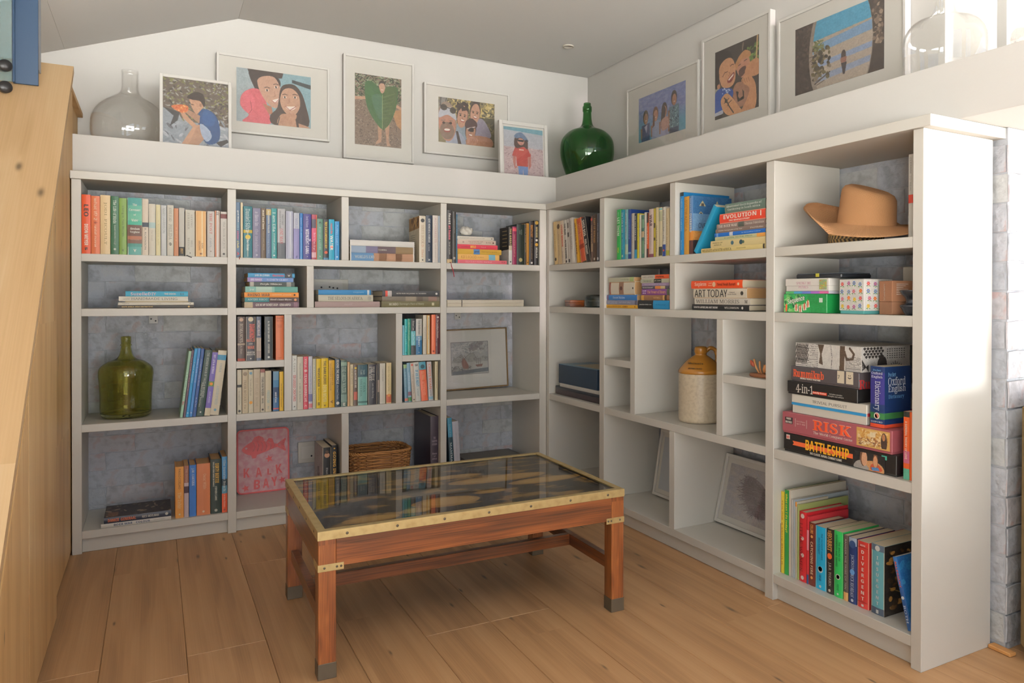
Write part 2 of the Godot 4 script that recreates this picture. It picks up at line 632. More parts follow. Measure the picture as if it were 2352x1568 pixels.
# a worn brick: front face on a small grid with rounded, uneven edges; its back lies at z = 0
func brick_shape(w: float, h: float, s: int) -> ArrayMesh:
	var r := RandomNumberGenerator.new()
	r.seed = s
	var st := begin()
	var nx := 4
	var ny := 2
	var grid := []
	for j in ny + 1:
		var line := []
		for i in nx + 1:
			var rim := i == 0 or j == 0 or i == nx or j == ny
			var p := Vector3((float(i) / nx - 0.5) * w, (float(j) / ny - 0.5) * h, r.randf_range(0.0035, 0.0052))
			if rim:
				p.z = r.randf_range(0.0014, 0.003)
				p.x += r.randf_range(-0.003, 0.003)
				p.y += r.randf_range(-0.0025, 0.0025)
			line.append(p)
		grid.append(line)
	var inside := Vector3(0, 0, -0.2)
	for j in ny:
		for i in nx:
			quad(st, grid[j][i], grid[j][i + 1], grid[j + 1][i + 1], grid[j + 1][i], inside)
	var ring := []
	for i in nx + 1:
		ring.append(grid[0][i])
	for j in range(1, ny + 1):
		ring.append(grid[j][nx])
	for i in range(nx - 1, -1, -1):
		ring.append(grid[ny][i])
	for j in range(ny - 1, 0, -1):
		ring.append(grid[j][0])
	for i in ring.size():
		var a: Vector3 = ring[i]
		var b: Vector3 = ring[(i + 1) % ring.size()]
		quad(st, a, b, Vector3(b.x * 1.015, b.y * 1.03, -0.002), Vector3(a.x * 1.015, a.y * 1.03, -0.002), Vector3(0, 0, -0.002))
	return done(st)

# ---------------------------------------------------------------- shelving
# Local frame of a run: u along the run, y up, w out of the wall; w = 0 at the front edges, negative towards the wall.
func run_box(parent: Node3D, called: String, side: String, u0: float, u1: float, y0: float, y1: float, w0: float, w1: float) -> MeshInstance3D:
	var lo := Vector3(u0, y0, w0) if side == "A" else Vector3(-w1, y0, u0)
	var hi := Vector3(u1, y1, w1) if side == "A" else Vector3(-w0, y1, u1)
	var mid := (lo + hi) / 2.0
	return part(called, box(lo - mid, hi - mid, 0.0012), paint, parent, mid - parent.position)

func bookcase(label: String, side: String, at: Vector3, u0: float, u1: float, walls: Array, shelf_rows: Array, extras: Array) -> Node3D:
	var deep := DEPTH_A if side == "A" else DEPTH_B
	var o := thing("bookcase", label, "bookcase", at, "white shelving units built along two walls")
	for w in walls:
		run_box(o, "upright", side, w[0], w[1], 0.0, 1.5015, -deep, 0.0)
	for s in shelf_rows:
		run_box(o, "shelf", side, u0, u1, SHELF_TOP[s] - SHELF_THICK, SHELF_TOP[s], -deep + 0.004, -0.0015)
	run_box(o, "plinth", side, u0, u1, 0.0005, SHELF_TOP[3] - SHELF_THICK, -deep + 0.03, -0.022)
	for e in extras:
		run_box(o, e[0], side, e[1], e[2], e[3], e[4], -deep + 0.004, -0.002)
	return o

func build_shelving() -> void:
	var s := SHELF_TOP
	var t := SHELF_THICK
	bookcase("white bookcase unit with four plain shelves beside the oak stair panelling", "A", Vector3(-1.85, 0, -0.17), -2.09, -1.559,
		[[-2.123, -2.09], [-1.559, -1.525]], [0, 1, 2, 3], [])
	bookcase("wide white bookcase unit with pigeonholes holding the fish sign and the basket", "A", Vector3(-1.06, 0, -0.17), -1.525, -0.593,
		[[-0.593, -0.562]], [0, 1, 2, 3], [
		["divider", -1.075, -1.042, s[0], 1.5015], ["divider", -1.23, -1.199, s[1], s[0] - t],
		["divider", -1.327, -1.295, s[2], s[1] - t], ["divider", -0.818, -0.787, s[2], s[1] - t],
		["divider", -1.075, -1.042, s[3], s[2] - t],
		["half_shelf", -1.525, -1.327, 0.718, 0.749], ["half_shelf", -0.787, -0.593, 0.718, 0.749]])
	bookcase("narrow white bookcase unit holding the ship engraving, next to the inner corner", "A", Vector3(-0.3, 0, -0.17), -0.562, -0.04,
		[[-0.04, 0.0]], [0, 1, 2, 3], [])
	bookcase("narrow white bookcase unit on the side wall with the navy box and router", "B", Vector3(0.17, 0, 0.29), 0.031, 0.551,
		[[0.0005, 0.031], [0.551, 0.593]], [0, 1, 2, 3], [])
	bookcase("wide white bookcase unit with pigeonholes around the stoneware jug", "B", Vector3(0.17, 0, 1.12), 0.593, 1.656,
		[[1.656, 1.695]], [0, 1, 2, 3], [
		["divider", 1.101, 1.137, s[0], 1.5015], ["divider", 1.101, 1.137, s[1], s[0] - t],
		["divider", 0.811, 0.848, s[2], s[1] - t], ["divider", 1.395, 1.431, s[2], s[1] - t],
		["divider", 1.101, 1.137, s[3], s[2] - t],
		["half_shelf", 0.593, 0.811, 0.718, 0.749], ["half_shelf", 1.431, 1.656, 0.718, 0.749]])
	bookcase("white bookcase unit with board games and a tall plain end panel", "B", Vector3(0.17, 0, 1.96), 1.695, 2.228,
		[[2.228, 2.261]], [0, 1, 2, 3], [])
	# the tops lie across the units and overhang their fronts a little
	var top := thing("capping_board", "white top board running over the three units under the long ledge", "shelf", Vector3(-1.07, 1.502, -0.17))
	run_box(top, "board", "A", -2.1265, 0.0105, 1.502, 1.5335, -DEPTH_A, 0.010)
	var top2 := thing("capping_board", "white top board over the games units, its sunlit end overhanging the end panel", "shelf", Vector3(0.17, 1.502, 1.1))
	run_box(top2, "board", "B", 0.0115, 2.289, 1.502, 1.5335, -0.346, 0.0105)

# ---------------------------------------------------------------- oak stair side
func build_stair() -> void:
	var o := thing("staircase", "oak clad stair with a sloping plank top and tall cupboard panels below", "staircase", Vector3(-2.6, 0, 0.6))
	var base := o.position
	# side: outline in (z, y), extruded along x
	var xf := Transform3D(Basis(Vector3(0, 0, 1), Vector3(0, 1, 0), Vector3(1, 0, 0)), -base)
	var outline := PackedVector2Array([Vector2(-0.61, 0.001), Vector2(2.2, 0.001), Vector2(0.073, 1.905), Vector2(-0.32, 1.865), Vector2(-0.61, 1.865)])
	var st := begin()
	add_prism(st, outline, -2.70, -2.146, xf)
	part("carcass", done(st), oak_panel_tri(), o)
	# cupboard panels below the slope: the near one stands a little proud
	panel(o, xf, PackedVector2Array([Vector2(-0.118, 0.012), Vector2(0.688, 0.012), Vector2(0.688, 1.33), Vector2(0.075, 1.884), Vector2(-0.118, 1.868)]), -2.1455, -2.1275, 0.3)
	panel(o, xf, PackedVector2Array([Vector2(0.697, 0.012), Vector2(1.29, 0.012), Vector2(1.29, 0.789), Vector2(0.697, 1.32)]), -2.1455, -2.108, 0.62)
	panel(o, xf, PackedVector2Array([Vector2(1.296, 0.012), Vector2(2.14, 0.012), Vector2(1.296, 0.783)]), -2.1455, -2.108, 0.1)
	# sloping plank on top and the flat piece behind it
	var slope := Vector2(2.2 - 0.073, 0.0 - 1.905)
	var n := Vector2(-slope.y, slope.x).normalized()
	if n.y < 0:
		n = -n
	for i in 2:
		var st2 := begin()
		var x1 := -2.107 - i * 0.3
		var x2 := x1 - 0.299
		var a := Vector2(0.066, 1.9055)
		var b := Vector2(2.24, -0.035)
		var e := n * 0.027
		ramp_board(st2, x2, x1, a, b, e)
		part("plank", done(st2), oak_ramp, o, -base)
	part("landing_board", box(Vector3(-2.72, 1.866, -0.6), Vector3(-2.125, 1.886, 0.06), 0.001), oak_panel_tri(), o, -base)
	# steel newel post standing on the slope, with a glass panel fixed by round discs
	var post := thing("balustrade_post", "navy blue steel balustrade post standing on the sloping oak plank", "post", Vector3(-2.24, 1.7, 0.25))
	var navy := mat(Color("2b4460"), 0.42)
	var pst := begin()
	add_box(pst, Vector3(-2.275, 1.798, 0.235), Vector3(-2.201, 3.3, 0.247), 0.001)
	add_box(pst, Vector3(-2.275, 1.798, 0.247), Vector3(-2.268, 3.3, 0.262), 0.001)
	part("face_plate", done(pst), navy, post, -post.position)
	part("flange", box(Vector3(-2.207, 1.86, 0.17), Vector3(-2.201, 3.3, 0.235), 0.001), mat(Color("9aa0a8"), 0.4), post, -post.position)
	var gl := thing("balustrade_glass", "greenish glass balustrade panel clamped beside the navy post", "glass panel", Vector3(-2.5, 1.7, 0.3))
	var gm := clear_pane.duplicate()
	gm.albedo_color = Color(0.55, 0.72, 0.74, 0.25)
	part("pane", box(Vector3(-2.7, 1.79, 0.285), Vector3(-2.272, 3.1, 0.297), 0.001), gm, gl, -gl.position)
	for yy in [1.765, 1.84]:
		var disc := lathe(PackedVector2Array([Vector2(0, -0.012), Vector2(0.019, -0.012), Vector2(0.021, -0.01), Vector2(0.021, 0.004), Vector2(0.018, 0.008), Vector2(0, 0.008)]), 24)
		var d := part("fixing_disc", disc, mat(Color("1d1d1f"), 0.35), gl, Vector3(-2.288, yy, 0.312) - gl.position)
		d.rotation = Vector3(PI / 2, 0.5, 0)

func oak_panel_tri() -> StandardMaterial3D:
	if not mats.has("oak_tri"):
		var m: StandardMaterial3D = oak_panel.duplicate()
		m.uv1_triplanar = true
		m.uv1_scale = Vector3(2.4, 0.6, 2.4)
		mats["oak_tri"] = m
	return mats["oak_tri"]

func panel(o: Node3D, xf: Transform3D, pts: PackedVector2Array, x0: float, x1: float, shift: float) -> void:
	var st := begin()
	add_prism(st, pts, x0, x1, xf)
	var m: StandardMaterial3D = oak_panel_tri().duplicate()
	m.uv1_offset = Vector3(shift, shift * 2.3, shift)
	part("cupboard_panel", done(st), m, o)

func ramp_board(st: SurfaceTool, x0: float, x1: float, a: Vector2, b: Vector2, e: Vector2) -> void:
	var l := (b - a).length()
	var inside := Vector3((x0 + x1) / 2, (a.y + b.y) / 2 + e.y / 2, (a.x + b.x) / 2 + e.x / 2)
	var p := func(x: float, q: Vector2) -> Vector3: return Vector3(x, q.y, q.x)
	var w := (x1 - x0) / 0.42
	tri(st, p.call(x0, a + e), p.call(x1, a + e), p.call(x1, b + e), inside, Vector2(0, 0), Vector2(w, 0), Vector2(w, l / 1.9))
	tri(st, p.call(x0, a + e), p.call(x1, b + e), p.call(x0, b + e), inside, Vector2(0, 0), Vector2(w, l / 1.9), Vector2(0, l / 1.9))
	for x in [x0, x1]:
		tri(st, p.call(x, a), p.call(x, a + e), p.call(x, b + e), inside, Vector2(0.1, 0), Vector2(0.16, 0), Vector2(0.16, l / 1.9))
		tri(st, p.call(x, a), p.call(x, b + e), p.call(x, b), inside, Vector2(0.1, 0), Vector2(0.16, l / 1.9), Vector2(0.1, l / 1.9))
	for q in [a, b]:
		tri(st, p.call(x0, q), p.call(x1, q), p.call(x1, q + e), inside, Vector2(0, 0), Vector2(w, 0), Vector2(w, 0.02))
		tri(st, p.call(x0, q), p.call(x1, q + e), p.call(x0, q + e), inside, Vector2(0, 0), Vector2(w, 0.02), Vector2(0, 0.02))

# ---------------------------------------------------------------- coffee table
func build_table() -> void:
	var o := thing("coffee_table", "low red-brown wooden coffee table with a brass-edged glass top", "coffee table", Vector3(-1.455, 0, 1.492))
	o.rotation.y = -0.02
	# local frame: x along the front from the near corner, z towards the shelving is negative
	var L := 0.967
	var W := 0.657
	var H := 0.402
	var g := 0.047
	for c in [[0.0, 0.0], [L - g, 0.0], [0.0, -W + g], [L - g, -W + g]]:
		part("leg", box(Vector3(-g / 2, 0, -g / 2), Vector3(g / 2, H - 0.024, g / 2), 0.0015), mahogany_up, o, Vector3(c[0] + g / 2, 0.0005, c[1] - g / 2))
		var cap := begin()
		add_box(cap, Vector3(-g / 2 - 0.001, 0.0, -g / 2 - 0.001), Vector3(g / 2 + 0.001, 0.043, g / 2 + 0.001), 0.001)
		part("foot_cap", done(cap), brass_dark, o, Vector3(c[0] + g / 2, 0.0002, c[1] - g / 2))
		# corner strap wrapped round the joint
		var sx := 1.0 if c[0] < 0.1 else -1.0
		var sz := 1.0 if c[1] < -0.1 else -1.0
		var cx: float = 0.0 if c[0] < 0.1 else L
		var cz: float = 0.0 if c[1] > -0.1 else -W
		var strap := part("corner_strap", strap_mesh(sx, sz), brass, o, Vector3(cx, 0.302, cz))
		for k in [0.016, 0.049, 0.06]:
			var sc := part("screw", lathe(PackedVector2Array([Vector2(0.0034, 0), Vector2(0.003, 0.0008), Vector2(0, 0.0012)]), 10), brass_dark, strap, Vector3(sx * k, 0.0, -sz * 0.0012))
			sc.rotation.x = -sz * PI / 2
	var ra := H - 0.024
	for z in [0.0, -W + 0.022]:
		part("apron", box(Vector3(-L / 2 + g, -0.038, -0.011), Vector3(L / 2 - g, 0.038, 0.011), 0.001), mahogany_along, o, Vector3(L / 2, ra - 0.0385, z - 0.0115 - 0.0005))
	for x in [0.0, L - 0.022]:
		part("apron", box(Vector3(-0.011, -0.038, -W / 2 + g), Vector3(0.011, 0.038, W / 2 - g), 0.001), mahogany_along, o, Vector3(x + 0.0115, ra - 0.0385, -W / 2))
	for x in [g / 2, L - g / 2]:
		part("end_stretcher", box(Vector3(-0.0115, -0.02, -W / 2 + g), Vector3(0.0115, 0.02, W / 2 - g), 0.001), mahogany_along, o, Vector3(x, 0.148, -W / 2))
	part("long_stretcher", box(Vector3(-L / 2 + g / 2 + 0.012, -0.02, -0.0115), Vector3(L / 2 - g / 2 - 0.012, 0.02, 0.0115), 0.001), mahogany_along, o, Vector3(L / 2, 0.148, -W / 2))
	# brass angle round the top
	var e := 0.012
	var wide := 0.021
	for k in 4:
		var st := begin()
		var a := [Vector2(0, 0), Vector2(L, 0), Vector2(L, -W), Vector2(0, -W)]
		var p: Vector2 = a[k]
		var q: Vector2 = a[(k + 1) % 4]
		var d := (q - p).normalized()
		var inn := Vector2(d.y, -d.x)
		if k == 0: inn = Vector2(0, -1)
		if k == 1: inn = Vector2(-1, 0)
		if k == 2: inn = Vector2(0, 1)
		if k == 3: inn = Vector2(1, 0)
		var mid := Vector3((p.x + q.x) / 2, H - 0.012, (p.y + q.y) / 2)
		var out := [p - inn * 0.0015 - d * 0.0015, q - inn * 0.0015 + d * 0.0015]
		var inner := [p + inn * wide + d * wide, q + inn * wide - d * wide]
		var rim := [H - 0.0245, H - 0.001, H]
		var f := func(v: Vector2, y: float) -> Vector3: return Vector3(v.x, y, v.y)
		var below := Vector3(mid.x + inn.x * 0.01, H - 0.02, mid.z + inn.y * 0.01)
		quad(st, f.call(out[0], rim[0]), f.call(out[1], rim[0]), f.call(out[1], rim[1]), f.call(out[0], rim[1]), below)
		var o2 := [out[0] + inn * 0.001 + d * 0.001, out[1] + inn * 0.001 - d * 0.001]
		quad(st, f.call(out[0], rim[1]), f.call(out[1], rim[1]), f.call(o2[1], rim[2]), f.call(o2[0], rim[2]), below)
		quad(st, f.call(o2[0], rim[2]), f.call(o2[1], rim[2]), f.call(inner[1], rim[2]), f.call(inner[0], rim[2]), below)
		quad(st, f.call(inner[0], rim[2]), f.call(inner[1], rim[2]), f.call(inner[1], rim[2] - 0.004), f.call(inner[0], rim[2] - 0.004), Vector3(p.x, H - 0.002, p.y))
		quad(st, f.call(out[0], rim[0]), f.call(out[1], rim[0]), f.call(inner[1], rim[0]), f.call(inner[0], rim[0]), mid)
		var ed := part("brass_edge", done(st), brass, o)
		var long := p.distance_to(q)
		var nails := 7 if long > 0.8 else 5
		for i in nails:
			var w := p + d * long * (i + 0.55) / nails
			var pin := part("pin", lathe(PackedVector2Array([Vector2(0.004, 0), Vector2(0.0034, 0.001), Vector2(0, 0.0014)]), 10), brass_dark, ed, Vector3(w.x - inn.x * 0.0016, H - 0.013, w.y - inn.y * 0.0016))
			pin.basis = Basis(Quaternion(Vector3.UP, Vector3(-inn.x, 0, -inn.y)))
	# printed sheet under the glass: old map-like picture in browns and golds
	part("frame_bed", box(Vector3(0.012, H - 0.0235, -W + 0.012), Vector3(L - 0.012, H - 0.012, -0.012), 0.0005), mat(Color("2c1c12"), 0.7), o)
	var pic := part("printed_sheet", card(L - 2 * wide, W - 2 * wide), table_print(), o, Vector3(L / 2, H - 0.0085, -W / 2))
	pic.rotation.x = -PI / 2
	var gm := StandardMaterial3D.new()
	gm.transparency = BaseMaterial3D.TRANSPARENCY_ALPHA
	gm.albedo_color = Color(0.25, 0.2, 0.12, 0.12)
	gm.roughness = 0.02
	gm.metallic_specular = 0.4
	part("glass_pane", box(Vector3(wide, H - 0.0072, -W + wide), Vector3(L - wide, H - 0.0022, -wide), 0.0003), gm, o)

func strap_mesh(sx: float, sz: float) -> ArrayMesh:
	var st := begin()
	var lo := Vector3(minf(-sx * 0.0012, sx * 0.067), -0.0095, minf(-sz * 0.0012, sz * 0.0))
	var hi := Vector3(maxf(-sx * 0.0012, sx * 0.067), 0.0095, maxf(-sz * 0.0012, sz * 0.0))
	add_box(st, lo, hi, 0.0004)
	lo = Vector3(minf(-sx * 0.0012, 0.0), -0.0095, minf(0.0, sz * 0.067))
	hi = Vector3(maxf(-sx * 0.0012, 0.0), 0.0095, maxf(0.0, sz * 0.067))
	add_box(st, lo, hi, 0.0004)
	return done(st)

func table_print() -> StandardMaterial3D:
	var w := 384
	var h := 256
	var im := Image.create(w, h, false, Image.FORMAT_RGB8)
	var a := noise(401, 0.014, 4)
	var b := noise(402, 0.05, 3)
	for y in h:
		for x in w:
			var v := a.get_noise_2d(x, y * 2.4)
			var u := b.get_noise_2d(x, y * 1.6)
			var c := Color("14110c").lerp(Color("2a2114"), clampf(0.5 + u, 0, 1))
			c = c.lerp(Color("a07c3a"), clampf((v - 0.04) * 3.4, 0.0, 0.9))
			im.set_pixel(x, y, c)
	for k in [[0.15, 0.9, 0.09, 0.035], [0.3, 0.86, 0.05, 0.03], [0.42, 0.78, 0.12, 0.06], [0.7, 0.45, 0.2, 0.05], [0.85, 0.6, 0.15, 0.04], [0.55, 0.3, 0.12, 0.03], [0.6, 0.7, 0.06, 0.02]]:
		p_ell(im, k[0], k[1], k[2], k[3], 0.0, Color("a9813c"))
		p_ell(im, k[0] + 0.01, k[1] - 0.005, k[2] * 0.8, k[3] * 0.7, 0.0, Color("c09a52"))
	return image_mat(im, 0.7)

# ---------------------------------------------------------------- books
# A book stands on its lower edge: x is its thickness, y its height, its spine lies in the plane z = 0 and its pages run to -z.
# Each line: label ~ place ~ thickness, height, depth ~ stance ~ cover colour ~ what is printed on the spine.
# Stance: side of the room (A long wall, B side wall), u upright or f lying flat, tilt in degrees, P paperback or H hardback, turn in degrees.
func cover_mesh(w: float, h: float, d: float, t: float, bulge: float) -> ArrayMesh:
	var outer := []
	var inner := []
	outer.append(Vector2(-w / 2, -d)); inner.append(Vector2(-w / 2 + t, -d))
	var n := 6
	for k in n + 1:
		var s := float(k) / n * 2.0 - 1.0
		var z := bulge * (1.0 - s * s) - bulge
		var x := s * w / 2
		outer.append(Vector2(x, z - 0.0004 * absf(s)))
		inner.append(Vector2(clampf(x, -w / 2 + t, w / 2 - t), z - t - 0.0004))
	outer.append(Vector2(w / 2, -d)); inner.append(Vector2(w / 2 - t, -d))
	var st := begin()
	for i in outer.size() - 1:
		var m: Vector2 = (outer[i] + outer[i + 1] + inner[i] + inner[i + 1]) / 4.0
		var c := Vector3(m.x, h / 2, m.y)
		var p := func(v: Vector2, y: float) -> Vector3: return Vector3(v.x, y, v.y)
		quad(st, p.call(outer[i], 0), p.call(outer[i + 1], 0), p.call(outer[i + 1], h), p.call(outer[i], h), c)
		quad(st, p.call(inner[i], 0), p.call(inner[i + 1], 0), p.call(inner[i + 1], h), p.call(inner[i], h), c)
		quad(st, p.call(outer[i], h), p.call(outer[i + 1], h), p.call(inner[i + 1], h), p.call(inner[i], h), c)
		quad(st, p.call(outer[i], 0), p.call(outer[i + 1], 0), p.call(inner[i + 1], 0), p.call(inner[i], 0), c)
	for i in [0, outer.size() - 1]:
		var a: Vector2 = outer[i]
		var b: Vector2 = inner[i]
		quad(st, Vector3(a.x, 0, -d), Vector3(b.x, 0, -d), Vector3(b.x, h, -d), Vector3(a.x, h, -d), Vector3((a.x + b.x) / 2, h / 2, -d + 0.01))
	return done(st)

func book(spec: String, group: String) -> Node3D:
	var f := spec.split("~")
	var at := f[1].split_floats(",")
	var dim := f[2].split_floats(",")
	var stance := f[3].split(",")
	var w := dim[0]
	var h := dim[1]
	var d := dim[2]
	var o := thing("book", f[0], "book", Vector3(at[0], at[1], at[2]), group)
	var hard := stance[3] == "H"
	var t := 0.0022 if hard else 0.0009
	t = minf(t, w * 0.2)
	var bulge := minf(0.0022, w * 0.06)
	var facing := Basis(Vector3.UP, (0.0 if stance[0] == "A" else -PI / 2) + deg_to_rad(float(stance[4]) if stance.size() > 4 else 0.0))
	if stance[1] == "f":
		o.basis = facing * Basis(Vector3.BACK, PI / 2)
	else:
		o.basis = facing * Basis(Vector3.BACK, -deg_to_rad(float(stance[2])))
	part("cover", cover_mesh(w, h, d, t, bulge), hexmat(f[4], 0.42), o)
	var m := 0.0032 if hard else 0.0006
	part("pages", box(Vector3(-w / 2 + t, m, -d + m * 1.2), Vector3(w / 2 - t, h - m, -t - 0.0012), 0.0002), pages_tan if stance.size() > 5 and stance[5] == "t" else pages, o)
	if f.size() > 5 and f[5] != "":
		for item in f[5].split(";"):
			var q := item.split(",", true, 6)
			print_on_spine(o, q, w, h)
	return o

func print_on_spine(o: Node3D, q: PackedStringArray, w: float, h: float) -> void:
	var m := hexmat(q[1], 0.5)
	var z := 0.0004
	match q[0]:
		"b":
			var y1 := h * (1.0 - float(q[2]))
			var y0 := h * (1.0 - float(q[3]))
			var st := begin()
			var n := 4
			var bulge := minf(0.0022, w * 0.06)
			for k in n:
				var s0 := float(k) / n * 2.0 - 1.0
				var s1 := float(k + 1) / n * 2.0 - 1.0
				var za := -bulge * s0 * s0 - 0.0004 * absf(s0) + 0.00025
				var zb := -bulge * s1 * s1 - 0.0004 * absf(s1) + 0.00025
				quad(st, Vector3(s0 * w * 0.499, y0, za), Vector3(s1 * w * 0.499, y0, zb), Vector3(s1 * w * 0.499, y1, zb), Vector3(s0 * w * 0.499, y1, za), Vector3(0, (y0 + y1) / 2, -0.1))
			part("printed_band", done(st), m, o)
		"o":
			var r := float(q[3]) * w
			part("emblem", prism(disc(Vector2(0, h * (1.0 - float(q[2]))), r, r, 16), 0.0003, 0.0008), m, o)
		"l":
			var y1 := h * (1.0 - float(q[2]))
			var y0 := h * (1.0 - float(q[3]))
			var x := float(q[4]) * w
			var half := float(q[5]) * w * 0.5
			part("printed_line", prism(rect(x - half, y0, x + half, y1), 0.0003, 0.0007), m, o)
		_:
			var y1 := h * (1.0 - float(q[2]))
			var y0 := h * (1.0 - float(q[3]))
			var k := q[5]
			var words := q[6].replace("/", "\n")
			var across := float(q[4]) * w
			var mid := Vector3(0, (y0 + y1) / 2, z + 0.0004)
			if k.length() > 1:
				mid.x = float(k.substr(1)) * w
				k = k.substr(0, 1)
			if q[0] == "t":
				lettering(words, k, y1 - y0, across, m, o, Transform3D(Basis(Vector3.BACK, -PI / 2), mid))
			else:
				lettering(words, k, across, y1 - y0, m, o, Transform3D(Basis(), mid))

func build_books() -> void:
	for line in [
		"orange-red book with big black title beside the salmon one, top shelf beside the oak stair~-2.0739,1.2054,-0.012~0.0305,0.2375,0.1568~A,u,0,P~d5552b~t,262422,0.17,0.37,0.5,b,LEO;t,eee8da,0.5,0.86,0.4,b,DEON MEYER;t,262422,0.89,0.94,0.3,b,s",
		"salmon book with cream lower-case title beside the orange-red one, top shelf beside the oak stair~-2.0424,1.2054,-0.012~0.03,0.2338,0.1543~A,u,0,P~d07046~t,f0dcc0,0.04,0.42,0.38,s,what if? 2;t,f0dcc0,0.5,0.88,0.26,s,randall munroe;t,8a3a1c,0.44,0.48,0.4,b,*",
		"pale gold book with spaced capitals beside the salmon one, top shelf beside the oak stair~-2.0089,1.2054,-0.012~0.0338,0.2394,0.158~A,u,0,H~e0c698~t,9a8458,0.12,0.84,0.34,r,JODI  PICOULT",
		"dark green book with white serif title, top shelf beside the oak stair~-1.9761,1.2054,-0.012~0.0272,0.2376,0.1568~A,u,0,P~2f5f42~t,dfe6d8,0.07,0.47,0.4,r,The Life of Birds;t,dfe6d8,0.5,0.84,0.24,s,David Attenborough;o,dfe6d8,0.91,0.16",
		"olive green book with dark title, top shelf beside the oak stair~-1.9479,1.2054,-0.012~0.0267,0.2313,0.1527~A,u,0,P~6f8f3e~t,3a4a22,0.14,0.68,0.32,s,Living in Two Worlds;t,3a4a22,0.9,0.95,0.2,b,y",
		"thick teal and brown banded book, top shelf beside the oak stair~-1.9058,1.2054,-0.012~0.0527,0.235,0.1551~A,u,0,P~4a8f88~b,3f8a86,0,0.13;b,57a08c,0.13,0.28;b,62a88e,0.28,0.4;b,3fa088,0.4,0.475;b,5a3f34,0.475,0.67;b,9a6248,0.67,0.73;b,6a4a3c,0.73,0.8;b,3f7f76,0.8,0.86;h,e6e6da,0.1,0.14,0.3,R,The;h,e6e6da,0.19,0.23,0.76,R,Covenant;h,e6e6da,0.28,0.31,0.16,R,of;h,e6e6da,0.37,0.415,0.46,R,Water;h,e6e6da,0.52,0.56,0.66,R,Abraham;h,e6e6da,0.58,0.625,0.66,R,Verghese;h,c8a890,0.73,0.745,0.6,s,winner of the prize;h,e6e6da,0.9,0.95,0.22,b,Y",
		"beige book with a small dark block, top shelf beside the oak stair~-1.868,1.2054,-0.012~0.0217,0.2334,0.154~A,u,0,P~d0c3b0~b,3a4450,0.42,0.5;t,5a5450,0.52,0.9,0.3,s,B. ROBINSON",
		"ivory book with pale blue stripe beside the beige one, top shelf beside the oak stair~-1.8437,1.2054,-0.012~0.0237,0.2142,0.1413~A,u,0,P~cbc5b4~b,a8bfbc,0.36,0.47;t,a89e8a,0.5,0.72,0.3,r,The Snail",
		"straw-coloured book with faint print between ivory and silver ones, top shelf beside the oak stair~-1.8217,1.2054,-0.012~0.0169,0.2122,0.1401~A,u,0,P~d3ca9f~t,b5a878,0.3,0.8,0.3,r,a lovely life",
		"silver-grey book with glossy spine beside the straw one, top shelf beside the oak stair~-1.8012,1.2054,-0.012~0.02,0.2106,0.139~A,u,0,P~c3c6c4~t,8f948f,0.06,0.55,0.42,s,MARY HARRISON",
		"light stone book with tall grey capitals, top shelf beside the oak stair~-1.777,1.2054,-0.012~0.0235,0.2133,0.1408~A,u,0,P~c6c2b2~t,7f7c70,0.05,0.32,0.42,r,ANNE FORD;t,7f7c70,0.38,0.68,0.5,r,PHILIDA;t,4a4842,0.74,0.8,0.4,b,@",
		"copper-brown slim book between light stone and grey ones, top shelf beside the oak stair~-1.7553,1.2054,-0.012~0.0173,0.2016,0.1331~A,u,0,P~ad7450~t,d0a078,0.4,0.7,0.3,r,a story",
		"grey book with a black box low on its spine, top shelf beside the oak stair~-1.7344,1.2054,-0.012~0.0204,0.2041,0.1347~A,u,0,P~b5b3a8~b,25231f,0.81,0.99;t,c9a35a,0.84,0.95,0.4,b,ZEIT",
		"pale grey book with two-line grey capitals, top shelf beside the oak stair~-1.7029,1.2054,-0.012~0.0361,0.1975,0.1304~A,u,0,P~c4c1b3~t,8a8478,0.06,0.42,0.5,r,SEEING/FURTHER;t,8a8478,0.6,0.86,0.5,r,BILL/BRYSON;o,8a8478,0.93,0.08",
		"gold glossy book with dark small capitals, top shelf beside the oak stair~-1.6617,1.2054,-0.012~0.0405,0.1957,0.1292~A,u,0,P~d9aa6c~t,6a4420,0.66,0.86,0.45,s,DAN/BROWN;o,6a4420,0.94,0.1;l,f0dcae,0,1,0.12,0.1,_",
		"dove grey book with red title beside the gold one, top shelf beside the oak stair~-1.6235,1.2054,-0.012~0.0285,0.1966,0.1298~A,u,0,P~c2bcb4~t,b0403a,0.04,0.5,0.32,r,THE POST;t,8f8f96,0.6,0.78,0.3,s,rain;o,8a8478,0.88,0.1",
		"taupe narrow book with orange edges, top shelf beside the oak stair~-1.5978,1.2054,-0.012~0.0194,0.2003,0.1322~A,u,0,P~b8a596~l,c06a3a,0,1,-0.4,0.16,_;l,e0ddd8,0,1,0.05,0.24,_;t,5a4a40,0.02,0.1,0.5,b,ZE",
		"off-white book with a dark square emblem, top shelf beside the oak stair~-1.5726,1.2054,-0.012~0.0253,0.1975,0.1303~A,u,0,P~c8c4bb~b,6a3a38,0.05,0.15;t,85817a,0.22,0.82,0.36,r,the book of JOY;o,3a3a3a,0.93,0.18",
	]:
		book(line, "books on the top shelf beside the stair")
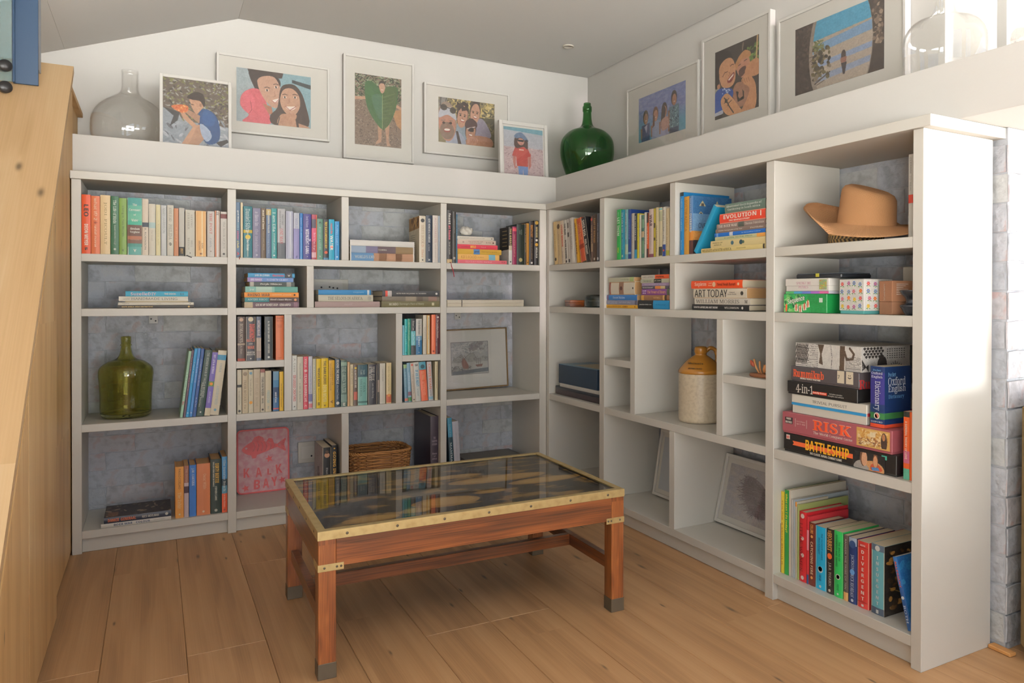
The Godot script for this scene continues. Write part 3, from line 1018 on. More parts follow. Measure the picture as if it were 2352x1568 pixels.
	for line in [
		"thin black book with gold line of print, shelf above the olive bottle~-1.6888,0.9909,-0.01~0.0127,0.2775,0.16~A,f,0,P,0~2a2521~t,c8b070,0.05,0.45,0.4,b,SOUTH AFRICA: GREAT DESTINATIONS;o,b89a5a,0.93,0.3",
		"thin white book with faint print between black and cream ones, shelf above the olive bottle~-1.6896,1.0034,-0.01~0.0115,0.2756,0.16~A,f,0,P,0~d9d4c5~t,5a564e,0.05,0.14,0.3,r,inspired;t,8a867c,0.5,0.55,0.3,s,living;o,3a3834,0.95,0.14",
		"very thin cream booklet between white and ivory ones, shelf above the olive bottle~-1.7104,1.0116,-0.01~0.0041,0.2296,0.16~A,f,0,P,0~c9bc9a~",
		"ivory book with widely spaced grey capitals beside the cream one, shelf above the olive bottle~-1.7112,1.0237,-0.01~0.0193,0.2516,0.16~A,f,0,P,0~e0dbcc~t,6a665c,0.18,0.84,0.5,s,HANDMADE LIVING;t,a8a498,0.06,0.15,0.4,s,Leslie",
		"sky blue book with pale pink title beside the ivory one, shelf above the olive bottle~-1.7111,1.0444,-0.01~0.0214,0.2281,0.16~A,f,0,P,0~2f97b6~t,d8c0c8,0.08,0.48,0.62,b,SuzelleDIY;t,d8d4cc,0.61,0.8,0.36,b,THE BOOK;t,2a4a5a,0.87,0.93,0.4,b,x o",
	]:
		book(line, "flat books above the olive bottle")
	for line in [
		"mint slim book with pale print beside the plum one, leaning beside the olive bottle~-1.7376,0.519,-0.012~0.0103,0.2839,0.1874~A,u,6.97,P~98bca2~t,c8dccb,0.3,0.8,0.3,s,THE GIFT;t,a83a4a,0.76,0.82,0.6,b,k",
		"plum patterned slim book between mint and bright blue ones, leaning beside the olive bottle~-1.726,0.5189,-0.012~0.0088,0.2878,0.1899~A,u,6.67,P~54404f~t,b8a0a8,0.1,0.6,0.3,s,Sea Shells on the Sand",
		"bright blue magazine-thin book between plum and mid blue ones, leaning beside the olive bottle~-1.7152,0.5191,-0.012~0.0115,0.2946,0.1944~A,u,6.8,P~2583b5~t,d8e6ee,0.2,0.5,0.3,s,Cape Diaries;o,d8e6ee,0.94,0.2",
		"mid blue slim book between bright blue and navy ones, leaning beside the olive bottle~-1.7023,0.5191,-0.012~0.0115,0.2942,0.1941~A,u,6.69,P~3a74b0~t,d8e0ee,0.15,0.5,0.3,s,Tales from Home;o,d8e0ee,0.94,0.2",
		"navy book with small white lines beside the mid blue one, leaning beside the olive bottle~-1.6888,0.5191,-0.012~0.0127,0.2924,0.193~A,u,6.71,P~25457c~t,d8dce6,0.16,0.55,0.3,s,Complete Recipes Book;t,d8dce6,0.72,0.86,0.3,s,M. du Toit",
		"bottle green book with long white title beside the navy one, leaning beside the olive bottle~-1.6664,0.5202,-0.012~0.0293,0.2847,0.1879~A,u,7.1,H~12312c~t,d8dcd2,0.04,0.72,0.3,r,THE BEDSIDE BOOK OF TALES & WONDERS;t,d8dcd2,0.5,0.86,0.2,s-0.25,Favourite Stories;o,d8dcd2,0.94,0.12",
		"violet book with a small orange bird picture, leaning beside the olive bottle~-1.639,0.5197,-0.012~0.0215,0.2742,0.181~A,u,6.83,P~65579c~t,d6d0e6,0.04,0.34,0.4,b,MY LIFE & WINGS;b,5a7a4a,0.46,0.54;o,d88a2a,0.5,0.3;t,d6d0e6,0.62,0.8,0.26,s,ALICE MORRIS;b,d8cdb0,0.88,1",
		"cream fat book with blue square emblem beside the violet one, leaning beside the olive bottle~-1.6106,0.5204,-0.012~0.0338,0.2807,0.1853~A,u,6.83,H~d6ccb4~b,3a7a9a,0.07,0.15;t,8aa0a8,0.2,0.34,0.24,r,UNISA;t,9ab4c0,0.55,0.84,0.3,r,A HISTORY OF WATER;o,6a94a8,0.92,0.16",
	]:
		book(line, "books leaning on the third shelf")
	for line in [
		"white flat book with blue capitals beside the dark navy one, lowest shelf beside the stair~-1.7754,0.0981,-0.012~0.0151,0.2514,0.2~A,f,0,P,0~dad6cc~t,3a4a66,0.18,0.44,0.55,b,BOER WAR;t,3a4a66,0.49,0.69,0.55,b,COLOUR;t,9a968e,0.74,0.9,0.24,s,TINUS LE ROUX",
		"dark navy flat book with orange title and photographic cover, lowest shelf beside the stair~-1.7754,0.1181,-0.012~0.0241,0.2411,0.2~A,f,0,P,0~232a3a~t,c8683a,0.06,0.47,0.5,b,DANKIE  GENERAAL;t,d8d4c8,0.56,0.81,0.4,b,NICO MOOLMAN;o,c8c4b8,0.93,0.24",
	]:
		book(line, "flat books on the lowest shelf")
	for line in [
		"amber glossy book with thin dark capitals beside the mauve one, lowest shelf beside the stair~-1.7441,0.0904,-0.018~0.0317,0.2182,0.144~A,u,0,H,0,t~dd9a4c~t,4a3a2c,0.04,0.43,0.26,s,PAULO COELHO;t,f2ddb0,0.5,0.82,0.42,r,The Zahir;o,f2ddb0,0.93,0.12",
		"mauve book with brown top and dark patch, lowest shelf beside the stair~-1.7181,0.0904,-0.018~0.0176,0.2196,0.1449~A,u,0,P,0,t~c7b4b6~b,8a5a4c,0,0.33;t,d0b8a8,0.06,0.32,0.34,s,THE OYSTER;b,3a2430,0.4,0.53",
		"royal blue book with white condensed capitals beside the mauve one, lowest shelf beside the stair~-1.6941,0.0904,-0.018~0.0261,0.2204,0.1454~A,u,0,H,0,t~2f62a5~t,d8dfe8,0.06,0.4,0.44,b,J.M. COETZEE",
		"terracotta fat book with pale script between blue and black-green ones, lowest shelf beside the stair~-1.653,0.0904,-0.018~0.0519,0.2223,0.1467~A,u,0,H,0,t~b86e46~t,e0bfa0,0.2,0.5,0.22,r0.1,Oscar Wilde;o,e8d0b8,0.93,0.09",
		"black-green book with yellow capitals between terracotta and pale blue ones, lowest shelf beside the stair~-1.6043,0.0904,-0.018~0.0425,0.2366,0.1562~A,u,0,H,0,t~13241f~t,dcae48,0.08,0.44,0.34,b0.1,DIRTY BERTIE;t,dcd8c8,0.05,0.5,0.14,b-0.22,ENGLISH KING MADE IN FRANCE;t,dcd8c8,0.5,0.76,0.18,b,STEPHEN CLARKE;o,dcd8c8,0.94,0.14",
		"pale blue and red banded book beside the black-green one, lowest shelf beside the stair~-1.5704,0.0904,-0.018~0.021,0.2437,0.1608~A,u,0,P,0,t~4f8ab6~b,2c3c44,0.4,0.52;b,5a8aa0,0.52,0.66;b,cf5a38,0.66,1;t,e8e4d8,0.06,0.62,0.42,r,The Sunrise Beach;t,ecd8cc,0.66,0.9,0.3,r,Caroline Rivers;o,7a2a1c,0.95,0.2",
	]:
		book(line, "books on the lowest shelf beside the stair")
	for line in [
		"slate blue book with white and pink title, blue row on the top shelf~-1.5159,1.2054,-0.012~0.0164,0.2428,0.1603~A,u,0,P~4f657c~t,dcdcd8,0.15,0.36,0.5,b,god Man;t,8ab0bc,0.37,0.5,0.36,b,meets a;t,c8587a,0.52,0.68,0.44,b,sister;t,d8c87a,0.7,0.83,0.5,b,club;t,c84a4a,0.9,0.96,0.5,b,A",
		"thin cream book between slate blue and teal ones, blue row on the top shelf~-1.5012,1.2054,-0.012~0.0087,0.2425,0.16~A,u,0,H~dccdaa~",
		"teal book with large white surname beside the cream one, blue row on the top shelf~-1.4763,1.2054,-0.012~0.0359,0.2277,0.1503~A,u,0,H~17606a~t,dde6e2,0.05,0.5,0.5,r,Daniel Silva;t,dde6e2,0.62,0.86,0.3,r,The Heist;b,b8a03a,0.46,0.52;o,d0b84a,0.6,0.3;l,e8e4d0,0.5,0.98,0,0.06,_",
		"grey-violet book with lower-case serif title beside the teal one, blue row on the top shelf~-1.44,1.2054,-0.012~0.0331,0.2211,0.1459~A,u,0,P~6b6880~t,d8d4dc,0.07,0.36,0.44,r,a lion in;t,a8a4b4,0.42,0.88,0.4,r,the meadow;o,b8b4c0,0.94,0.12",
		"brown book with small bold cream title, blue row on the top shelf~-1.4124,1.2054,-0.012~0.0193,0.2228,0.147~A,u,0,P~54432f~t,e2d8c0,0.04,0.42,0.42,b,mad bad love;t,b8a888,0.45,0.84,0.28,s,SARAH-JANE WILLIS",
		"denim blue book with pale capitals beside the brown one, blue row on the top shelf~-1.391,1.2054,-0.012~0.0206,0.2241,0.1479~A,u,0,P~50637f~t,d8d8c8,0.05,0.5,0.34,b,ALEXANDRA FULLER;t,b8c4d0,0.52,0.9,0.32,r,leaving a home;b,b8a470,0.02,0.14",
		"sea green book with white sans title, blue row on the top shelf~-1.368,1.2054,-0.012~0.0225,0.2246,0.1482~A,u,0,P~2f8284~t,dfe8e2,0.08,0.46,0.5,s,I am Ella;t,dfe8e2,0.49,0.88,0.3,s,JOANNE JOWELL;o,dfe8e2,0.94,0.16",
		"light grey book with dark band and red print, blue row on the top shelf~-1.3375,1.2054,-0.012~0.0332,0.2242,0.148~A,u,0,P~b4b4b6~b,5c6066,0.68,1;t,3a3a3c,0.04,0.4,0.5,r,FIRST THEY/ERASED OUR NAME;t,b84a40,0.4,0.7,0.4,r,ONE MAN",
		"pearl grey glossy book with a bright line, blue row on the top shelf~-1.3028,1.2054,-0.012~0.0306,0.2159,0.1425~A,u,0,P~b2b4c4~l,e6e8ee,0.02,0.98,0.1,0.12,_;l,9497ac,0.02,0.98,-0.3,0.06,_",
		"lavender book with pale top between pearl and cobalt ones, blue row on the top shelf~-1.2728,1.2054,-0.012~0.0248,0.2094,0.1382~A,u,0,P~8c88b4~b,b8bcc6,0,0.34;t,8a88a8,0.12,0.4,0.4,s,NADIA SEAN;t,4a4468,0.93,0.97,0.3,b,q",
		"cobalt blue slim book between lavender and indigo ones, blue row on the top shelf~-1.2521,1.2054,-0.012~0.0128,0.2097,0.1384~A,u,0,P~2468a8~t,9ac0dc,0.1,0.4,0.4,s,water will;l,6aa4d0,0.42,1,0,0.3,_",
		"indigo book with white capitals and stars, blue row on the top shelf~-1.2261,1.2054,-0.012~0.0352,0.2076,0.137~A,u,0,H~312c72~t,d0cce8,0.05,0.3,0.3,r,David Walliams;t,f0eef6,0.34,0.88,0.42,b,MIDNIGHT GANG;t,f0eef6,0.55,0.6,0.24,b0.3,THE;o,f0eef6,0.94,0.06",
		"maroon book with pink ornament and orange edge, blue row on the top shelf~-1.1954,1.2054,-0.012~0.0223,0.2061,0.136~A,u,0,P~93384e~b,4a4858,0.1,0.3;b,c85a78,0.3,0.6;b,d8b0b8,0.84,0.96;l,d0602a,0,1,0.42,0.14,_;t,e8c8d0,0.4,0.8,0.4,r,lovely",
		"sage green book with dark print beside the maroon one, blue row on the top shelf~-1.1697,1.2054,-0.012~0.0261,0.1881,0.1242~A,u,0,P~56806f~t,b8ccc0,0.2,0.5,0.26,r,RICHARD HARVEY;t,b8ccc0,0.52,0.76,0.3,r,A STORY;o,dfe6d8,0.92,0.14;t,1c2a24,0.07,0.13,0.4,b,c",
		"charcoal book with yellow capitals between sage and turquoise ones, blue row on the top shelf~-1.1434,1.2054,-0.012~0.0227,0.1872,0.1236~A,u,0,P~2a2c30~t,e6c64a,0.06,0.44,0.44,b,TROY BLACKLAWS;t,e6c64a,0.45,0.72,0.44,b,KAROO BOY;o,c85a3a,0.82,0.3;b,4a7a9a,0.95,1",
		"turquoise book with red and white title, blue row on the top shelf~-1.1178,1.2054,-0.012~0.0246,0.1886,0.1245~A,u,0,P~2496b4~t,d05a4a,0.1,0.36,0.4,b,round the;t,eceade,0.4,0.76,0.5,b,WATER;o,c84a3a,0.68,0.3",
		"azure blue slim book, faded print beside the turquoise one, blue row on the top shelf~-1.0932,1.2054,-0.012~0.0207,0.1806,0.1192~A,u,0,P~3386bc~t,9ac4e0,0.1,0.62,0.4,s,FLYING COAST;o,b8d4e8,0.92,0.2",
	]:
		book(line, "blue books on the top shelf")
	for line in [
		"white slipcase with blue and sandstone picture, top shelf before the cream biography~-0.7241,1.2242,-0.01~0.0373,0.3102,0.19~A,f,0,H,0~d9d6ce~b,557fa6,0.02,0.36;b,a47c60,0.36,0.98;b,b48c6c,0.44,0.56;b,8f6a50,0.7,0.8;t,dcd8c8,0.07,0.37,0.34,r,WORLD'S END",
		"white slipcase with lilac and brown landscape, top shelf before the cream biography~-0.7242,1.2595,-0.01~0.0325,0.3102,0.19~A,f,0,H,0~d9d6ce~b,8fa0b4,0.02,0.24;b,6a6480,0.24,0.42;b,54454a,0.42,0.7;b,7a6444,0.7,0.98;t,e0dccc,0.43,0.56,0.2,r,NAMIBIA",
		"plain white slipcase without print beside the cased one, top shelf before the cream biography~-0.7242,1.2897,-0.01~0.0269,0.3102,0.19~A,f,0,H,0~e2dfd8~",
	]:
		book(line, "slipcased books on the top shelf")
	for line in [
		"cream fat biography with its stained cover showing, top shelf after the slipcases~-0.6822,1.2054,-0.012~0.0319,0.2291,0.17~A,u,0,P~ded4bf~t,b09070,0.2,0.6,0.4,r,SIRIUS BOOK;o,3a3836,0.1,0.3;o,5a5650,0.95,0.12;t,c88a60,0.62,0.9,0.34,r,D. Sher",
		"navy book with white spaced capitals between cream and blush ones, top shelf after the slipcases~-0.6485,1.2054,-0.012~0.0322,0.2334,0.1541~A,u,0,P~212c3d~t,dcdcd8,0.07,0.58,0.3,b,GIVE HONOUR & HUMOUR;t,b8b8b8,0.62,0.76,0.26,s,a bow;t,dcdcd8,0.92,0.97,0.3,b,X",
		"blush book with pale pink title beside the navy one, top shelf after the slipcases~-0.6163,1.2054,-0.012~0.0279,0.2352,0.1552~A,u,0,P~d3cac0~t,c8a0a0,0.05,0.58,0.36,s,ALCHEMISTS;t,b8aaa4,0.62,0.9,0.2,s,the story",
		"ice blue slim book against the upright beside the blush one, top shelf after the slipcases~-0.597,1.2054,-0.012~0.0063,0.2339,0.1544~A,u,0,P~b4c2cc~",
	]:
		book(line, "books on the top shelf after the slipcases")
	for line in [
		"black cookery book with white and pink title, top shelf before the shell~-0.5428,1.2054,-0.01~0.0263,0.2658,0.2~A,u,0,H~2b2929~t,e4e0d8,0.06,0.27,0.44,b,feast;t,d86a7a,0.29,0.56,0.44,b,at home;t,c8c4bc,0.6,0.84,0.26,s,Sarah Graham;b,cbb488,0.93,1",
		"dark brown book with fine pale lines beside the black one, top shelf before the shell~-0.5182,1.2054,-0.01~0.0185,0.2597,0.2~A,u,0,P~383431~t,9a948a,0.14,0.42,0.3,s,A TASTE OF CHARLOTTE;t,c8c4bc,0.88,0.93,0.5,b,8",
		"steel blue thin book against the stack, top shelf before the shell~-0.5041,1.2054,-0.01~0.0063,0.2464,0.2~A,u,0,P~2a5a74~t,b8c8d0,0.05,0.5,0.5,s,cooking for the family",
	]:
		book(line, "tall cookery books on the top shelf")
	for line in [
		"pink book with embossed capitals beside the apricot one, stack below the shell~-0.2281,1.2148,-0.01~0.0183,0.2714,0.16~A,f,0,P,0~cf6672~t,e8a8ae,0.15,0.5,0.5,r,DENTEKOOKING;t,f0d0d2,0.52,0.68,0.24,s,Ideas for all;t,a8404e,0.88,0.96,0.4,b,xa",
		"apricot book with a blue oval between pink and mustard ones, stack below the shell~-0.2708,1.2383,-0.01~0.0279,0.2287,0.16~A,f,0,P,0~e5b465~t,b5803c,0.08,0.44,0.5,s,KIFI FOOD;t,b5803c,0.46,0.62,0.3,s,makes;b,7aaec0,0.74,0.9",
		"mustard book with a blue printed block between apricot and crimson ones, stack below the shell~-0.2595,1.2659,-0.01~0.0264,0.2411,0.16~A,f,0,P,0~c59c38~b,4a78a8,0.36,0.5;t,1c2c4a,0.38,0.48,0.5,b,good;t,8a6a1c,0.54,0.9,0.3,s,the curry guide",
		"crimson book with yellow title between mustard and beige-pink ones, stack below the shell~-0.281,1.2907,-0.01~0.0224,0.2206,0.16~A,f,0,P,0~c4384a~t,e6c04a,0.32,0.45,0.6,b,MOLE;t,7a1a2a,0.1,0.3,0.3,s,a cookbook;t,d88a94,0.58,0.7,0.3,s,Aszal",
		"beige-pink book with small centred capitals between crimson and pale ones, stack below the shell~-0.2907,1.3137,-0.01~0.0229,0.211,0.16~A,f,0,P,0~d5bfae~t,7a6656,0.28,0.66,0.56,s,FROM THE VEGETABLE HEART/RECIPES OF THE WORLD;t,7a6656,0.74,0.86,0.3,s,M. LYTON;o,5a3a34,0.93,0.18;o,a89484,0.15,0.2",
		"pale book with one line of fine print beside the beige-pink one, stack below the shell~-0.3019,1.3345,-0.01~0.0178,0.1998,0.16~A,f,0,P,0~dcd5c6~t,7a746a,0.06,0.74,0.3,s,Breaking bread: a story of communal table;o,5a3a34,0.94,0.16",
	]:
		book(line, "cookery books stacked under the shell")
	for line in [
		"black book whose cover carries gold lines, top shelf beside the inner corner~-0.206,1.2054,-0.012~0.019,0.1977,0.12~A,u,0,P~2a2422~t,d8c08a,0.04,0.5,0.5,b,THE GREAT;b,c8b8a0,0.5,0.62;b,e0ddd6,0.62,1;o,2a2a2a,0.93,0.2",
		"magenta book with gold small print beside the black one, top shelf beside the inner corner~-0.1829,1.2054,-0.012~0.0237,0.1999,0.1319~A,u,0,P~83244a~t,d0a088,0.2,0.8,0.3,r,Tales of Dust & Shadows;b,c84a5a,0.04,0.12",
		"green-black hardback with gold device between magenta and dark ones, top shelf beside the inner corner~-0.1477,1.2054,-0.012~0.0432,0.2143,0.1414~A,u,0,H~18241f~t,9aa098,0.13,0.26,0.34,r,KARIN MOORE/A MEMOIR;o,a89a6a,0.88,0.24",
		"thin dark book with gilt print beside the green-black one, top shelf beside the inner corner~-0.1199,1.2054,-0.012~0.0088,0.2168,0.1431~A,u,0,P~3a342c~t,c8a050,0.1,0.7,0.4,r,the long walk",
		"ochre book with dark edge beside the dark one, top shelf beside the inner corner~-0.1064,1.2054,-0.012~0.0147,0.2212,0.146~A,u,0,P~b9822f~l,4a2c14,0.02,0.98,-0.3,0.14,_;o,4a2c14,0.94,0.2",
		"ink black book with red-gold title beside the ochre one, top shelf beside the inner corner~-0.0824,1.2054,-0.012~0.0285,0.2315,0.1528~A,u,0,P~241f22~t,c88a3a,0.08,0.36,0.46,b,BEAUTY & DUST;t,b89a6a,0.4,0.86,0.24,s,the story of a silence;o,d8d4cc,0.95,0.2",
		"jet black book with gold flowers, top shelf beside the inner corner~-0.0533,1.2054,-0.012~0.0249,0.2384,0.1573~A,u,0,P~171616~o,b8923a,0.05,0.4;t,d8c48a,0.14,0.38,0.46,b,WAYNE MOORE;o,e0dccf,0.44,0.26;o,c89a3a,0.54,0.36;t,dcd8cc,0.6,0.84,0.4,b,WEDLOCK",
	]:
		book(line, "dark books on the top shelf in the corner")
	for line in [
		"dark mauve book with torn cream jacket end, second shelf beside the narrow divider~-1.2615,0.997,-0.012~0.0247,0.2293,0.16~A,f,0,H,0~56404a~b,b8a88c,0,0.15;t,e4ded2,0.2,0.84,0.44,b,GIVE ME MY FATHER'S BODY - KENN HARPER;b,7a5a68,0.9,0.97",
		"chocolate and teal book with white serif print, second shelf beside the narrow divider~-1.262,1.0199,-0.012~0.0203,0.2268,0.16~A,f,0,P,0~453433~b,2f737a,0,0.44;t,d8dcd4,0.05,0.41,0.5,r,ANTJIE KROG;t,e0dcd0,0.46,0.86,0.44,R,Blood's Inner Rhyme;o,d8986a,0.93,0.28",
		"orange book with bold dark capitals beside the chocolate one, second shelf beside the narrow divider~-1.2632,1.0415,-0.012~0.0221,0.2275,0.16~A,f,0,P,0,t~db8a34~t,4a2c10,0.06,0.46,0.56,b,RHINO WAR;t,f0d8a8,0.5,0.86,0.26,s,GENERAL JOOSTE;o,4a2c10,0.92,0.2",
		"aqua glossy book with pale panel beside the orange one, second shelf beside the narrow divider~-1.2676,1.0658,-0.012~0.0256,0.2192,0.16~A,f,0,P,0~86b8ac~b,5a968c,0.55,1;b,b8d4c4,0.2,0.5;t,e8f0e8,0.08,0.16,0.4,r,love",
		"charcoal book with white bold title beside the aqua one, second shelf beside the narrow divider~-1.2809,1.0892,-0.012~0.0204,0.1904,0.16~A,f,0,P,0,t~38423f~t,e8e6de,0.24,0.71,0.5,R,Purple Hibiscus;b,b8b4a8,0.02,0.1;b,9a9a92,0.82,0.92",
		"periwinkle book with white capitals beside the charcoal one, second shelf beside the narrow divider~-1.2865,1.1093,-0.012~0.019,0.1921,0.16~A,f,0,P,0,t~6a8abf~b,9a86b8,0.0,0.3;t,e8e6f0,0.07,0.32,0.5,b,BIG MAGIC;t,e8e6f0,0.42,0.88,0.4,s,ELIZABETH GILBERT",
		"ocean blue book with white and red print, second shelf beside the narrow divider~-1.28,1.1288,-0.012~0.019,0.1965,0.16~A,f,0,P,0,t~3585b0~t,dfe8ec,0.14,0.45,0.5,b,IAN McEWAN;t,c8484a,0.52,0.76,0.5,b,Machines;b,383c44,0.78,0.94;t,d0ccc4,0.84,0.9,0.4,b,v",
	]:
		book(line, "paperbacks stacked on the second shelf")
	for line in [
		"dusty pink large flat book beside the stone one, second shelf by the socket~-0.8935,0.998,-0.012~0.0268,0.2994,0.2~A,f,0,H,0~98827f~t,c8b8b4,0.44,0.56,0.14,r,AFRICA BUSH",
		"stone-coloured flat book with serif capitals beside the dusty pink one, second shelf by the socket~-0.9256,1.0271,-0.012~0.0305,0.2518,0.2~A,f,0,H,0~c9c4b0~t,5a564c,0.17,0.8,0.46,r,THE SELOUS IN AFRICA;o,9a968a,0.93,0.3",
		"bright blue flat book with white flourish beside the stone one, second shelf by the socket~-0.9365,1.0543,-0.012~0.0232,0.2409,0.2~A,f,0,P,0~2377ad~t,a8d0e8,0.66,0.86,0.3,r,Happiness;b,dfe8ec,0.93,0.97",
	]:
		book(line, "large flat books by the socket")
	for line in [
		"olive flat book with white and grey title, second shelf beside the upright~-0.5938,0.9984,-0.012~0.0275,0.2912,0.2~A,f,0,H,0~5e5838~t,e4e0d0,0.12,0.28,0.42,r,MOMBO;t,b0b09a,0.29,0.72,0.46,r,Okavango's Place of Plenty;l,c8c0a0,0.86,0.9,0,0.5,_",
		"brown-grey flat book with wildlife picture between olive and graphite ones, second shelf beside the upright~-0.5945,1.0239,-0.012~0.0227,0.2886,0.2~A,f,0,H,0~685f52~b,857a6a,0.4,0.58;b,544a40,0.6,0.7;b,80665c,0.8,0.95",
		"graphite flat book with red and white box, second shelf beside the upright~-0.5966,1.0496,-0.012~0.028,0.2845,0.2~A,f,0,H,0~37383b~b,c8493a,0.05,0.09;b,c9c4c0,0.09,0.16;t,d8d4cc,0.24,0.76,0.26,b,NOTES FROM THE JOURNEY TO THE NORTH;o,d8d4cc,0.95,0.2",
	]:
		book(line, "photo books on the second shelf")
	for line in [
		"lower of two thin beige albums lying flat beside the inner corner~-0.1299,0.9932,-0.012~0.0172,0.4253,0.24~A,f,0,H,0~cfc6b2~b,2a2622,0.18,0.19",
		"upper of two thin beige albums lying flat beside the inner corner~-0.1288,1.0106,-0.012~0.0167,0.4264,0.24~A,f,0,H,0~d5cdbb~b,2a2622,0.18,0.19",
	]:
		book(line, "large thin books beside the corner")
	for line in [
		"dark brown book with portrait and pale title, upper pigeonhole by the tall upright~-1.5034,0.7494,-0.01~0.0312,0.1962,0.1295~A,u,0,P~43342f~o,b89a84,0.07,0.26;t,c8bca8,0.16,0.58,0.4,r,ROMANOVS;b,9a8a78,0.6,0.64;t,b8a898,0.66,0.84,0.26,s,A. Shaw;b,8a3a2a,0.94,1",
		"black book with red ribbon title, upper pigeonhole by the tall upright~-1.4651,0.7494,-0.01~0.0402,0.1958,0.1292~A,u,0,P~2a2a33~o,cfc3a4,0.06,0.26;t,c8584a,0.17,0.5,0.5,b0.12,DIAMONDS;h,c8684a,0.51,0.57,0.8,b,GOLD;h,b8aca0,0.6,0.63,0.4,b,AND;h,c8684a,0.66,0.73,0.7,b,WAR;h,e0dcd2,0.79,0.83,0.74,b,MARTIN;h,e0dcd2,0.84,0.875,0.8,b,MEREDITH;o,e0dcd2,0.95,0.07",
		"slate and sand book with capitals beside the black one, upper pigeonhole by the tall upright~-1.4324,0.7494,-0.01~0.02,0.1954,0.129~A,u,0,P~475063~b,b5a698,0.48,0.78;b,988880,0.78,0.94;t,d0c4c0,0.08,0.44,0.56,b,WINGWAR",
		"blue-black book with one white line beside the slate one, upper pigeonhole by the tall upright~-1.391,0.7494,-0.01~0.0344,0.1949,0.1287~A,u,0,P~1a252d~t,dcdcd4,0.1,0.58,0.24,b,ALL THE LIGHT WE CANNOT SEE;t,dcdcd4,0.62,0.84,0.22,b,ANTHONY DOERR;o,dcdcd4,0.93,0.14",
		"rust orange cloth book with dark print, upper pigeonhole by the tall upright~-1.3447,0.7494,-0.01~0.0335,0.1989,0.1313~A,u,0,H~ba6033~h,6a2c14,0.04,0.13,0.8,r,Feast of/the Sun;h,6a2c14,0.2,0.27,0.6,r,Howard/Spring;h,6a2c14,0.94,0.97,0.5,r,Collins",
	]:
		book(line, "dark books in the upper pigeonhole")
	for line in [
		"pale book with small black square beside the sand one, lower pigeonhole by the tall upright~-1.5113,0.5184,-0.01~0.0175,0.1933,0.1276~A,u,0,P~d2cab4~b,2f302e,0.34,0.4;t,8a8474,0.48,0.8,0.34,r,the road to home;o,3a3834,0.94,0.3",
		"sand book with brown capitals between pale and ecru ones, lower pigeonhole by the tall upright~-1.4881,0.5184,-0.01~0.0237,0.1931,0.1274~A,u,0,P~c3b598~o,7a6a58,0.1,0.36;t,7a6650,0.24,0.76,0.42,r,FRANK McCOURT;t,8a7660,0.8,0.9,0.3,r,Tis",
		"ecru book with an orange sun beside the sand one, lower pigeonhole by the tall upright~-1.465,0.5184,-0.01~0.0198,0.1911,0.1261~A,u,0,P~cdc4ab~o,6a90a8,0.08,0.3;t,8a7e68,0.2,0.6,0.4,r,The sister of the sun;o,d8963a,0.76,0.34",
		"fawn book with faded print between ecru and oatmeal ones, lower pigeonhole by the tall upright~-1.4404,0.5184,-0.01~0.0265,0.1931,0.1274~A,u,0,P~b9ab94~t,9a8a74,0.2,0.6,0.4,r,THE BALLAD;t,9a8a74,0.64,0.86,0.36,r,MACHINE",
		"oatmeal book with bold dark line beside the fawn one, lower pigeonhole by the tall upright~-1.4165,0.5184,-0.01~0.0184,0.192,0.1267~A,u,0,P~c4baa4~b,7a4a44,0,0.08;t,3a3430,0.18,0.62,0.5,b,STONES FROM THE RIVER;t,3a3430,0.68,0.8,0.36,b,NOVEL;o,3a3430,0.94,0.24",
		"buff book with pale blue title beside the oatmeal one, lower pigeonhole by the tall upright~-1.393,0.5184,-0.01~0.0248,0.1833,0.121~A,u,0,P~cbc0a4~t,7aaeb8,0.48,0.78,0.44,s,FREEDOM;t,8aa0a0,0.86,0.93,0.3,s,Wes",
		"blue book with wave picture and white print, lower pigeonhole by the tall upright~-1.3608,0.5184,-0.01~0.0242,0.1795,0.1185~A,u,0,P~2a547a~b,5f8298,0,0.22;b,3a6a8a,0.22,0.4;b,1f3a58,0.4,0.66;t,e0e4e4,0.52,0.78,0.36,b,coral of men;b,b84a4a,0.92,0.95",
		"yellow slim book with fine dark line, lower pigeonhole by the tall upright~-1.3378,0.5184,-0.01~0.0163,0.1771,0.1169~A,u,0,P~d2a92e~t,6a4e10,0.3,0.9,0.3,r,The Sunlit Tales of Barbadoes",
	]:
		book(line, "pale books in the lower pigeonhole")
